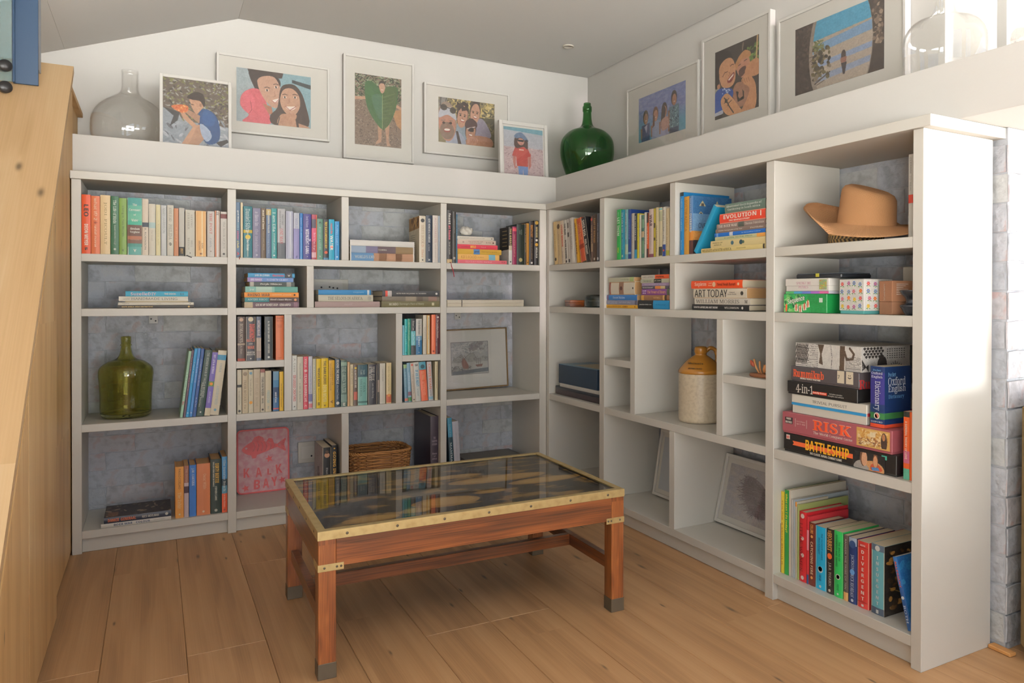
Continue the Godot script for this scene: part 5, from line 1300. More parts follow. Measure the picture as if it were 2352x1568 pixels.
	for line in [
		"thin olive-black booklet beside the yellow one, lowest cell beside the end panel~0.035,0.0904,1.6944~-0.0029,0.1684,0.15~B,u,0,P~4a4434~",
		"tall yellow picture book between olive and green ones, lowest cell beside the end panel~0.035,0.0904,1.7031~0.0143,0.2792,0.25~B,u,0,P~dcc63e~t,8a3a1c,0.1,0.9,0.4,s,Tell me a story about it",
		"tall green activity book with yellow letters, lowest cell beside the end panel~0.035,0.0904,1.7217~0.018,0.2883,0.27~B,u,0,P~1c7a34~t,e8d83a,0.04,0.5,0.6,b,What can I do today?",
		"tall white picture book with a penguin cover, lowest cell beside the end panel~0.035,0.0904,1.7374~0.0095,0.2918,0.27~B,u,0,P~d8d2c2~",
		"thin pale grey magazine between white and ice blue ones, lowest cell beside the end panel~0.035,0.0904,1.7482~0.0082,0.2638,0.24~B,u,0,P~c4c6c4~",
		"thin ice blue magazine between pale grey and cream ones, lowest cell beside the end panel~0.035,0.0904,1.757~0.0056,0.2635,0.26~B,u,0,P~b8c4cc~",
		"thin cream magazine with orange top, lowest cell beside the end panel~0.035,0.0904,1.7651~0.0069,0.2584,0.15~B,u,0,P~d0cab8~b,d8903a,0,0.06",
		"thin moss green picture book between cream and red ones, lowest cell beside the end panel~0.035,0.0904,1.7738~0.0068,0.2512,0.24~B,u,0,P~9aa464~",
		"red hardback with white daisies on its spine, lowest cell beside the end panel~0.035,0.0904,1.795~0.0304,0.2324,0.2~B,u,0,H~ac1f28~o,e4d4cc,0.06,0.26;o,e4d4cc,0.38,0.2;o,e4d4cc,0.62,0.22;o,e4d4cc,0.94,0.22;t,6a1018,0.16,0.86,0.36,r-0.2,LITTLE WOMEN",
		"crimson slim hardback with pink label beside the red one, lowest cell beside the end panel~0.035,0.0904,1.8168~0.0084,0.2227,0.19~B,u,0,H~b02a34~b,d88a9a,0.2,0.5;b,24406a,0.86,1",
		"maroon paperback with small gold capitals beside the crimson one, lowest cell beside the end panel~0.035,0.0904,1.835~0.0242,0.2069,0.14~B,u,0,P~571f18~t,d8a05a,0.03,0.17,0.46,b,COLLINS;t,d8c0a0,0.3,0.82,0.4,b,CATCHING FIRE;o,d8a05a,0.22,0.2;o,d8a05a,0.87,0.2",
		"cyan paperback with a dark bird emblem, lowest cell beside the end panel~0.035,0.0904,1.8712~0.0444,0.2031,0.16~B,u,0,P~1fa0cc~t,17567a,0.1,0.52,0.44,s,THE HUNGER GAMES/MOCKINGJAY;o,d0e4ea,0.68,0.24;o,173a4a,0.67,0.18;t,17567a,0.76,0.86,0.2,s,SUZANNE COLLINS;o,d8e8ee,0.95,0.1",
		"black paperback with gold runic capitals beside the cyan one, lowest cell beside the end panel~0.035,0.0904,1.9094~0.0274,0.2067,0.17~B,u,0,P~1d1a19~t,d8a45a,0.06,0.34,0.6,R,HOBBIT;t,d8a45a,0.02,0.06,0.4,r,THE;o,d8642a,0.42,0.34;t,d8d0c0,0.52,0.88,0.42,r,J.R.R. TOLKIEN;o,d8d0c0,0.95,0.16",
		"emerald paperback with a dark snake emblem, lowest cell beside the end panel~0.035,0.0904,1.9426~0.0344,0.2083,0.17~B,u,0,P~24a552~t,123a24,0.06,0.54,0.5,s,THE BALLAD OF/SONGBIRDS AND SNAKES;o,cfe4d0,0.69,0.26;o,123a24,0.69,0.18;t,123a24,0.8,0.9,0.2,s,SUZANNE/COLLINS;o,d8e8d8,0.95,0.1",
		"ash grey paperback with capitals and tan foot, lowest cell beside the end panel~0.035,0.0904,1.9725~0.0176,0.2044,0.17~B,u,0,P~4f4744~t,b8b0a8,0.06,0.82,0.3,s,RANGER THE TRIBE OF TEN;b,d8aa6a,0.87,1",
		"dark blue paperback with silver capitals and sparks, lowest cell beside the end panel~0.035,0.0904,1.9982~0.0293,0.2038,0.18~B,u,0,P~182d5c~b,a8b8cc,0,0.12;o,27406a,0.1,0.4;t,d0dcec,0.26,0.48,0.46,r,JACKSON;t,d8e0ec,0.56,0.9,0.4,r,RICK RIORDAN;o,6aa0d8,0.52,0.3;o,e0e4ea,0.95,0.16",
		"brick red paperback with stacked white capitals, lowest cell beside the end panel~0.035,0.0904,2.0367~0.0422,0.2025,0.22~B,u,0,P~b02e2a~h,e8dcd4,0.045,0.07,0.4,b,ROTH;v,eee4da,0.13,0.88,0.26,b,D/I/V/E/R/G/E/N/T;l,5a1814,0.085,0.09,0,0.9,_;l,5a1814,0.905,0.91,0,0.9,_;l,e8dcd4,0.94,0.975,0,0.2,_",
		"pale teal thick paperback with stacked white capitals, lowest cell beside the end panel~0.035,0.0904,2.0897~0.0463,0.2082,0.22~B,u,0,P~5d9aa6~b,4a5a6a,0,0.09;o,d8d8d4,0.05,0.18;v,e4ecec,0.16,0.86,0.2,b,I/N/S/U/R/G/E/N/T;b,3a4656,0.9,1;l,d8d8d4,0.93,0.98,0,0.18,_",
		"blue paperback with red title leaning beside the pale teal one near the end panel~0.02,0.0921,2.2103~0.0136,0.2016,0.2~B,u,-14.68,P~1c4a80~b,26609a,0,0.4;t,c8583a,0.06,0.42,0.4,b,ALLEGIANT;o,d8dce0,0.56,0.34;t,dfe4e8,0.66,0.9,0.46,r,ROTH",
	]:
		book(line, "childrens and teen books in the lowest cell")
	for line in [
		"orange and pink paperback with a teal foot standing in front of the games~0.02,0.5184,2.1959~0.0195,0.1928,0.1273~B,u,0,P~e0622f~b,2a2c2a,0,0.08;b,c86a8a,0.58,0.76;b,5aa68c,0.84,1;t,f2e0d0,0.14,0.7,0.34,b,A GENERAL THEORY OF LOVE",
		"thin plain orange paperback against the end panel beside the games~0.02,0.5184,2.2108~0.0068,0.1932,0.1275~B,u,0,P~df6a35~",
	]:
		book(line, "bright books beside the board games")
	build_book_extras()

func ribbon(label: String, pts: PackedVector3Array, col: String) -> void:
	var st := begin()
	st.set_smooth_group(1)
	add_tube(st, pts, 0.0022, 6, false, 0.25)
	var o := MeshInstance3D.new()
	o.mesh = done(st)
	o.material_override = hexmat(col, 0.5)
	name_top(o, "bookmark_ribbon")
	add_child(o)
	tag(o, label, "ribbon", "bookmark ribbons")

func build_book_extras() -> void:
	ribbon("red bookmark ribbon hanging below the shelf edge by the black cookery book", PackedVector3Array([Vector3(-0.545, 1.2075, -0.03), Vector3(-0.541, 1.2075, 0.0035), Vector3(-0.538, 1.19, 0.004), Vector3(-0.529, 1.165, 0.004), Vector3(-0.524, 1.135, 0.004)]), "b02830")
	ribbon("dark bookmark ribbon tip curling over the shelf edge below the pale books", PackedVector3Array([Vector3(-1.72, 1.2075, -0.03), Vector3(-1.715, 1.2075, 0.003), Vector3(-1.706, 1.203, 0.004), Vector3(-1.697, 1.2, 0.004)]), "3a3a40")
	ribbon("short red ribbon end folded over the shelf below the thin cream book", PackedVector3Array([Vector3(-1.512, 1.2075, -0.03), Vector3(-1.512, 1.2075, 0.003), Vector3(-1.512, 1.197, 0.004)]), "c8362a")
	# books whose cover faces show
	var im := p_new(200, 260, Color("35638f"))
	p_poly(im, [0, 0.3, 1, 0.3, 1, 0.62, 0, 0.62], Color("6f95b8"))
	p_poly(im, [0, 0.6, 1, 0.6, 1, 0.76, 0, 0.76], Color("c98a45"))
	p_poly(im, [0, 0.76, 1, 0.74, 1, 1, 0, 1], Color("33282a"))
	for q in [[0.24, 0.12, 0.09, 0.05], [0.62, 0.12, 0.07, 0.06], [0.2, 0.28, 0.06, 0.02]]:
		p_poly(im, [q[0] - q[2], q[1] + q[3], q[0], q[1] - q[3], q[0] + q[2], q[1] + q[3]], Color("d8c89a"))
		p_poly(im, [q[0] - q[2] * 0.4, q[1] + q[3], q[0] + q[2] * 0.4, q[1] + q[3], q[0] + q[2] * 0.4, q[1], q[0] - q[2] * 0.4, q[1]], Color("5a5048"))
	p_dabs(im, 91, 40, 0, 0.78, 1, 1, 0.05, 0.4, [Color("4a3a30"), Color("6a4a34"), Color("2a2426")])
	var ov := face_print("blue and orange guide", 1, print_of(im))
	lettering("OVERBERG", "s", 0.1, 0.02, hexmat("2c3c50"), ov, Transform3D(Basis(Vector3.UP, PI / 2), Vector3(0.0175, 0.115, -0.075)))
	im = p_new(160, 220, Color("211c18"))
	p_dabs(im, 92, 90, 0.1, 0.1, 1, 0.9, 0.06, 0.8, [Color("5a4022"), Color("8a6434"), Color("3a2c1c"), Color("2a2018"), Color("a87c40")])
	p_line(im, [0.1, 0.6, 0.9, 0.95], 0.012, Color("c8a050"))
	face_print("pale teal thick paperback", 1, print_of(im))
	im = p_new(160, 220, Color("a9a5a4"))
	p_poly(im, [0.4, 0.45, 0.6, 0.42, 0.62, 0.95, 0.36, 0.95], Color("6a6364"))
	p_dabs(im, 93, 40, 0.3, 0.5, 0.8, 0.95, 0.04, 1.2, [Color("8a8486"), Color("5a5456"), Color("b5b0ae")])
	face_print("fat black book with a small", -1, print_of(im))
	im = p_new(140, 200, Color("1d1918"))
	p_poly(im, [0, 0.62, 1, 0.6, 1, 1, 0, 1], Color("d2cec6"))
	for k in 5:
		p_line(im, [0.3, 0.1 + k * 0.1, 0.8, 0.1 + k * 0.1], 0.03, Color("b8a06a"))
	face_print("black book whose cover carries", -1, print_of(im))
	im = p_new(160, 220, Color("d8cdb6"))
	p_poly(im, [0, 0.02, 1, 0, 1, 0.26, 0, 0.3], Color("9a774a"))
	p_dabs(im, 94, 24, 0.2, 0.04, 0.9, 0.26, 0.06, 1.2, [Color("6a4a2a"), Color("b89460"), Color("4a3422")])
	for k in 9:
		p_line(im, [0.16, 0.4 + k * 0.045, 0.6, 0.4 + k * 0.045], 0.008, Color("8a8272"))
	face_print("cream fat biography", -1, print_of(im))
	im = p_new(160, 220, Color("1f5f9c"))
	p_dabs(im, 95, 40, 0, 0, 1, 1, 0.1, 0.7, [Color("1a4f86"), Color("2a74ac"), Color("3a86ba")])
	face_print("blue paperback with red title leaning", 1, print_of(im))
	im = p_new(160, 240, Color("2b2526"))
	p_dabs(im, 96, 60, 0, 0, 1, 1, 0.08, 0.5, [Color("3c3430"), Color("54463e"), Color("1f1b1d"), Color("8a7866")])
	p_poly(im, [0.06, 0.05, 0.4, 0.05, 0.4, 0.2, 0.06, 0.2], Color("6a4a36"))
	face_print("dark navy flat book", 1, print_of(im))

# prints a picture over the front (1) or back (-1) board of the book whose label begins with these words
func face_print(begins: String, side: int, m: Material) -> Node3D:
	for o in get_children():
		if o.has_meta("label") and str(o.get_meta("label")).begins_with(begins):
			var bb: AABB = o.get_node("cover").mesh.get_aabb()
			var c := part("cover_picture", card(bb.size.z - 0.003, bb.size.y - 0.001), m, o)
			c.transform = Transform3D(Basis(Vector3.UP, PI / 2 * side), Vector3(side * (bb.size.x / 2 + 0.0008), bb.get_center().y, bb.get_center().z))
			return o
	return null

# ---------------------------------------------------------------- things on the shelves and ledges
func glass_mat(col: Color, scale := 0.05) -> StandardMaterial3D:
	var m := StandardMaterial3D.new()
	m.refraction_enabled = true
	m.refraction_scale = scale
	m.transparency = BaseMaterial3D.TRANSPARENCY_ALPHA
	m.albedo_color = Color(col.r, col.g, col.b, 0.0)
	m.roughness = 0.02
	return m

# thin clear glass, faintly grey-green in its body
func clear_glass() -> StandardMaterial3D:
	var m := StandardMaterial3D.new()
	m.transparency = BaseMaterial3D.TRANSPARENCY_ALPHA
	m.albedo_color = Color(0.80, 0.82, 0.74, 0.02)
	m.roughness = 0.02
	return m

# a hollow glass bottle: the outer profile comes back down inside at the wall thickness
func hollow(outer: PackedVector2Array, wall: float, floor_up: float) -> PackedVector2Array:
	var p := outer.duplicate()
	for i in range(outer.size() - 1, -1, -1):
		var q := outer[i]
		var inner := Vector2(maxf(q.x - wall, 0.0), maxf(q.y, floor_up))
		if i == outer.size() - 1:
			inner.y = q.y
		p.append(inner)
	p.append(Vector2(0, floor_up))
	return p

func build_objects() -> void:
	# demijohns on the ledges
	var d1 := thing("glass_demijohn", "clear round glass demijohn with slim neck, beside the boy-in-blue photograph", "bottle", Vector3(-1.932, 1.7025, -0.43), "glass demijohns on the ledges")
	var prof := smooth_profile(PackedVector2Array([Vector2(0.0, 0.012), Vector2(0.075, 0.002), Vector2(0.115, 0.004), Vector2(0.149, 0.05), Vector2(0.156, 0.105), Vector2(0.145, 0.165), Vector2(0.105, 0.215), Vector2(0.058, 0.245), Vector2(0.04, 0.265), Vector2(0.034, 0.29), Vector2(0.032, 0.352)]))
	prof.append(Vector2(0.035, 0.354)); prof.append(Vector2(0.0365, 0.36)); prof.append(Vector2(0.035, 0.366)); prof.append(Vector2(0.032, 0.367))
	part("body", lathe(hollow(prof, 0.003, 0.014), 56), clear_glass(), d1)
	var d2 := thing("glass_demijohn", "clear squat glass demijohn near the sunlit wall corner on the ledge", "bottle", Vector3(0.36, 1.7025, 2.075), "glass demijohns on the ledges")
	prof = smooth_profile(PackedVector2Array([Vector2(0.0, 0.012), Vector2(0.08, 0.002), Vector2(0.108, 0.006), Vector2(0.118, 0.04), Vector2(0.123, 0.11), Vector2(0.121, 0.165), Vector2(0.098, 0.205), Vector2(0.06, 0.222), Vector2(0.035, 0.245), Vector2(0.027, 0.29), Vector2(0.0265, 0.36)]))
	part("body", lathe(hollow(prof, 0.003, 0.014), 56), clear_glass(), d2)
	var d3 := thing("glass_demijohn", "dark green glass demijohn standing on the ledge in the corner of the room", "bottle", Vector3(0.39, 1.7025, -0.235), "glass demijohns on the ledges")
	prof = smooth_profile(PackedVector2Array([Vector2(0.0, 0.012), Vector2(0.07, 0.002), Vector2(0.1, 0.006), Vector2(0.128, 0.06), Vector2(0.154, 0.14), Vector2(0.16, 0.2), Vector2(0.15, 0.26), Vector2(0.11, 0.305), Vector2(0.06, 0.327), Vector2(0.036, 0.345), Vector2(0.0265, 0.38), Vector2(0.024, 0.425)]))
	for q in [Vector2(0.027, 0.427), Vector2(0.0275, 0.455), Vector2(0.0225, 0.46), Vector2(0.022, 0.475), Vector2(0.02, 0.477)]:
		prof.append(q)
	part("body", lathe(hollow(prof, 0.0035, 0.014), 56), glass_mat(Color(0.42, 0.66, 0.45)), d3)
	# olive bottle on the third shelf
	var d4 := thing("glass_bottle", "olive green glass demijohn alone on the shelf beside the leaning books", "bottle", Vector3(-1.942, 0.5185, -0.16), "")
	prof = smooth_profile(PackedVector2Array([Vector2(0.0, 0.016), Vector2(0.07, 0.003), Vector2(0.09, 0.006), Vector2(0.096, 0.03), Vector2(0.0965, 0.09), Vector2(0.1, 0.15), Vector2(0.103, 0.185), Vector2(0.097, 0.212), Vector2(0.07, 0.236), Vector2(0.04, 0.248), Vector2(0.027, 0.262), Vector2(0.021, 0.285), Vector2(0.0185, 0.304)]))
	for q in [Vector2(0.0215, 0.305), Vector2(0.0215, 0.309), Vector2(0.0185, 0.311), Vector2(0.0195, 0.335), Vector2(0.019, 0.343), Vector2(0.0165, 0.344)]:
		prof.append(q)
	part("body", lathe(hollow(prof, 0.003, 0.02), 56), glass_mat(Color(0.93, 0.92, 0.66)), d4)
	# stoneware jug
	var jug := thing("stoneware_jug", "cream stoneware flagon with honey-brown glazed shoulder and loop handle", "jug", Vector3(0.15, 0.518, 1.12))
	jug.basis = Basis(Vector3.UP, 0.6) * Basis.from_scale(Vector3(0.88, 0.89, 0.88))
	var low := smooth_profile(PackedVector2Array([Vector2(0.0, 0.001), Vector2(0.09, 0.001), Vector2(0.1005, 0.006), Vector2(0.104, 0.02), Vector2(0.1045, 0.12), Vector2(0.1045, 0.226)]))
	part("body", lathe(low, 56), speckled(Color("b5a58c"), Color("cdbfa6")), jug)
	var glaze := mat(Color("9c6a28"), 0.18)
	var up := smooth_profile(PackedVector2Array([Vector2(0.1045, 0.226), Vector2(0.1065, 0.229), Vector2(0.1065, 0.236), Vector2(0.1, 0.247), Vector2(0.07, 0.28), Vector2(0.043, 0.301), Vector2(0.0285, 0.31), Vector2(0.0275, 0.318)]))
	part("shoulder", lathe(up, 56), glaze, jug)
	var lip := smooth_profile(PackedVector2Array([Vector2(0.0275, 0.316), Vector2(0.03, 0.323), Vector2(0.0305, 0.339), Vector2(0.026, 0.348), Vector2(0.017, 0.35), Vector2(0.013, 0.343), Vector2(0.012, 0.3)]))
	part("lip", lathe(lip, 40), glaze, jug)
	var hp := PackedVector3Array()
	for q in smooth_profile(PackedVector2Array([Vector2(0.026, 0.33), Vector2(0.045, 0.343), Vector2(0.066, 0.335), Vector2(0.075, 0.31), Vector2(0.074, 0.285), Vector2(0.072, 0.272)]), 5):
		hp.append(Vector3(q.x * 0.35, q.y, q.x * 0.94))
	part("handle", tube(hp, 0.0095, 10), glaze, jug)
	var jm := hexmat("3a2c18", 0.4)
	for w in [["Wholesale", "R", 0.292, 0.07, 0.012], ["ESTABLISHED", "b", 0.268, 0.066, 0.009]]:
		curved_text(jug, w[0], w[1], 0.083 if w[2] > 0.28 else 0.0935, w[2] - 0.012, w[3], w[4], jm, 0.9)
	build_hats()
	build_games()
	build_small_things()
	build_basket()
	build_sign()

func speckled(a: Color, b: Color) -> StandardMaterial3D:
	var m := StandardMaterial3D.new()
	m.albedo_texture = ramp_tex(611, 0.05, [0.1, 0.35, 0.6, 1.0], [a, a.lerp(b, 0.6), b, b.lightened(0.05)])
	m.uv1_triplanar = true
	m.uv1_scale = Vector3(4, 4, 4)
	m.roughness = 0.32
	return m

# words wrapped round a turned body, letter by letter, facing the shelf front (-x)
func curved_text(parent: Node3D, words: String, kind: String, radius: float, y: float, width: float, h: float, m: Material, lean: float) -> void:
	var st := SurfaceTool.new()
	st.begin(Mesh.PRIMITIVE_TRIANGLES)
	for i in words.length():
		var a := (float(i) + 0.5) / words.length() - 0.5
		var ang := a * width / radius
		var tm := TextMesh.new()
		tm.text = words[i]
		tm.font = font(kind)
		tm.font_size = 24
		tm.pixel_size = 0.01
		tm.depth = 0.02
		tm.curve_step = 2.5
		var bb := tm.get_aabb()
		var sc := h / 0.2
		var dir := Vector3(-cos(ang), 0, sin(ang))
		var tilt := Basis(Vector3.UP, -PI / 2 + ang) * Basis(Vector3.RIGHT, -lean)
		var c := bb.get_center()
		var xf := Transform3D(tilt, dir * radius + Vector3(0, y, 0)) * Transform3D(Basis.from_scale(Vector3(sc, sc, 0.03)), Vector3(-c.x * sc, -0.09 * sc, 0))
		if tm.get_surface_count() > 0:
			st.append_from(tm, 0, xf)
	part("lettering", st.commit(), m, parent)

# ---------------------------------------------------------------- hats
func build_hats() -> void:
	var straw := StandardMaterial3D.new()
	straw.albedo_color = Color("b98a5f")
	straw.roughness = 0.85
	straw.uv1_scale = Vector3(90, 60, 1)
	straw.normal_enabled = true
	var weave := Image.create(16, 16, false, Image.FORMAT_RGB8)
	for y in 16:
		for x in 16:
			var over := (x / 8 + y / 8) % 2 == 0
			var v := sin(PI * (x % 8 + 0.5) / 8.0) if over else sin(PI * (y % 8 + 0.5) / 8.0)
			weave.set_pixel(x, y, Color(v, v, v))
	weave.bump_map_to_normal_map(3.0)
	straw.normal_texture = ImageTexture.create_from_image(weave)
	straw.normal_scale = 0.8
	var under := thing("straw_hat", "pale straw hat with a dark leaf-patterned band, lying under the tan hat", "hat", Vector3(0.155, 1.2055, 1.905), "hats on the top shelf")
	var pale := mat(Color("c7a468"), 0.85)
	part("brim", hat_surface(0.135, 0.02, 0.0, 0.0, true), pale, under)
	var band := begin()
	var seg := 40
	for k in seg:
		var a := TAU * k / seg
		var b := TAU * (k + 0.52) / seg
		for q in [[0.004, 0.016, 0.6], [0.016, 0.028, -0.6]]:
			var r := 0.0955
			var p := [Vector3(cos(a) * r, q[0], sin(a) * r * 0.85), Vector3(cos(b) * r, q[0], sin(b) * r * 0.85), Vector3(cos(b + q[2] * 0.1) * r, q[1], sin(b + q[2] * 0.1) * r * 0.85), Vector3(cos(a + q[2] * 0.1) * r, q[1], sin(a + q[2] * 0.1) * r * 0.85)]
			quad(band, p[0], p[1], p[2], p[3], Vector3(0, 0.015, 0))
	part("crown", lathe(PackedVector2Array([Vector2(0.094, 0.0), Vector2(0.0945, 0.028), Vector2(0.092, 0.034), Vector2(0.07, 0.036), Vector2(0, 0.036)]), 40, Vector2(1, 0.85)), pale, under)
	part("band", done(band), hexmat("4a3a26"), under)
	var hat := thing("sun_hat", "tan woven sun hat with wide curled brim resting on the paler hat", "hat", Vector3(0.155, 1.264, 1.945), "hats on the top shelf")
	hat.rotation = Vector3(0.13, 0.0, 0.0)
	part("brim", hat_surface(0.215, 0.07, 0.035, 0.0, false), straw, hat)
	part("crown", crown_surface(), straw, hat)

# brim: a ring that curls up at the end nearest the inner corner
func hat_surface(rim: float, curl: float, lift: float, drop: float, plain: bool) -> ArrayMesh:
	var st := SurfaceTool.new()
	st.begin(Mesh.PRIMITIVE_TRIANGLES)
	var n := 64
	var m := 12
	for side in 2:
		for j in m + 1:
			var t := float(j) / m
			for k in n + 1:
				var a := TAU * k / n
				var r := lerpf(0.088, rim, t)
				var up := 0.0
				if not plain:
					# flat near the crown, then rolled upward; strongly at the end towards the inner corner
					var f := maxf(0.0, -sin(a))
					var roll := smoothstep(0.35, 1.0, t)
					up = curl * roll * (0.12 + 0.88 * pow(f, 0.8)) - 0.045 * t * maxf(0.0, -cos(a)) * (1.0 - 0.5 * f) - 0.006 * t * (1.0 - f) + 0.008 * sin(2.0 * a + 0.7) * t + lift * 0.1
					r -= 0.035 * f * smoothstep(0.8, 1.0, t)
					r += 0.035 * f * smoothstep(0.1, 0.7, t)
				st.set_uv(Vector2(float(k) / n, t * 0.4))
				st.add_vertex(Vector3(cos(a) * r * 0.78, up + (0.0 if side == 0 else 0.0022) + 0.001, sin(a) * r))
	var per := (m + 1) * (n + 1)
	for side in 2:
		for j in m:
			for k in n:
				var a := side * per + j * (n + 1) + k
				var b := a + n + 1
				for i in ([a, b, a + 1, a + 1, b, b + 1] if side == 1 else [a, a + 1, b, a + 1, b + 1, b]):
					st.add_index(i)
	for k in n:
		var a := m * (n + 1) + k
		for i in [a, a + 1, a + per, a + 1, a + per + 1, a + per]:
			st.add_index(i)
	st.generate_normals()
	return st.commit()

func crown_surface() -> ArrayMesh:
	var st := SurfaceTool.new()
	st.begin(Mesh.PRIMITIVE_TRIANGLES)
	var n := 56
	var m := 16
	for j in m + 1:
		var t := float(j) / m
		for k in n + 1:
			var a := TAU * k / n
			var r := 0.098 - 0.008 * t
			var y := 0.128 * t
			if t > 0.72:
				var q := (t - 0.72) / 0.28
				r = lerpf(0.0922, 0.0, q * q * 0.999)
				y = 0.128 * 0.72 + 0.028 * sin(minf(q * 1.6, 1.0) * PI / 2) - 0.03 * smoothstep(0.55, 1.0, q)
			# higher towards the inner corner, pinched and dented
			y += -sin(a) * 0.024 * t * (r / 0.09)
			r *= 1.0 + 0.04 * sin(3.0 * a + 1.0) * t
			st.set_uv(Vector2(float(k) / n, 0.4 + t * 0.6))
			st.add_vertex(Vector3(cos(a) * r * 0.8, y, sin(a) * r))
	for j in m:
		for k in n:
			var a := j * (n + 1) + k
			var b := a + n + 1
			for i in [a, b, a + 1, a + 1, b, b + 1]:
				st.add_index(i)
	st.generate_normals()
	return st.commit()

# ---------------------------------------------------------------- boxes; the front of each faces -x
# returns a thing whose local z points out of the shelf; x runs along the shelf
func shelf_thing(called: String, label: String, category: String, at: Vector3, turn := 0.0, group := "") -> Node3D:
	var o := thing(called, label, category, at, group)
	o.rotation.y = -PI / 2 + turn
	return o

# carton with a lid seam: base, lid and an optional print on the front
func carton(o: Node3D, w: float, h: float, d: float, col: Material, lid_part := 0.0, lid_col: Material = null) -> void:
	if lid_part > 0.0:
		part("base", box(Vector3(-w / 2 + 0.002, 0, -d + 0.002), Vector3(w / 2 - 0.002, h - 0.002, -0.002), 0.0012), col, o)
		part("lid", box(Vector3(-w / 2, h * (1.0 - lid_part), -d), Vector3(w / 2, h, 0), 0.0015), lid_col if lid_col else col, o)
	else:
		part("carton", box(Vector3(-w / 2, 0, -d), Vector3(w / 2, h, 0), 0.0015), col, o)

func front(x: float, y: float, z := 0.0004) -> Transform3D:
	return Transform3D(Basis(), Vector3(x, y, z))

func side_end(w: float, y: float, z: float) -> Transform3D:
	return Transform3D(Basis(Vector3.UP, PI / 2), Vector3(w / 2 + 0.0004, y, z))

func flat_shape(parent: Node3D, called: String, pts: PackedVector2Array, z: float, m: Material) -> MeshInstance3D:
	return part(called, prism(pts, z, z + 0.0005), m, parent)

func star(c: Vector2, r: float, inner := 0.45, turn := 0.0) -> PackedVector2Array:
	var out := PackedVector2Array()
	for i in 10:
		var a := turn + PI / 2 + TAU * i / 10
		out.append(c + Vector2(cos(a), sin(a)) * (r if i % 2 == 0 else r * inner))
	return out

func disc(c: Vector2, rx: float, ry: float, n := 18, turn := 0.0) -> PackedVector2Array:
	var out := PackedVector2Array()
	for i in n:
		var a := TAU * i / n
		out.append(c + Vector2(cos(a) * rx, sin(a) * ry).rotated(turn))
	return out

func rect(x0: float, y0: float, x1: float, y1: float) -> PackedVector2Array:
	return PackedVector2Array([Vector2(x0, y0), Vector2(x1, y0), Vector2(x1, y1), Vector2(x0, y1)])

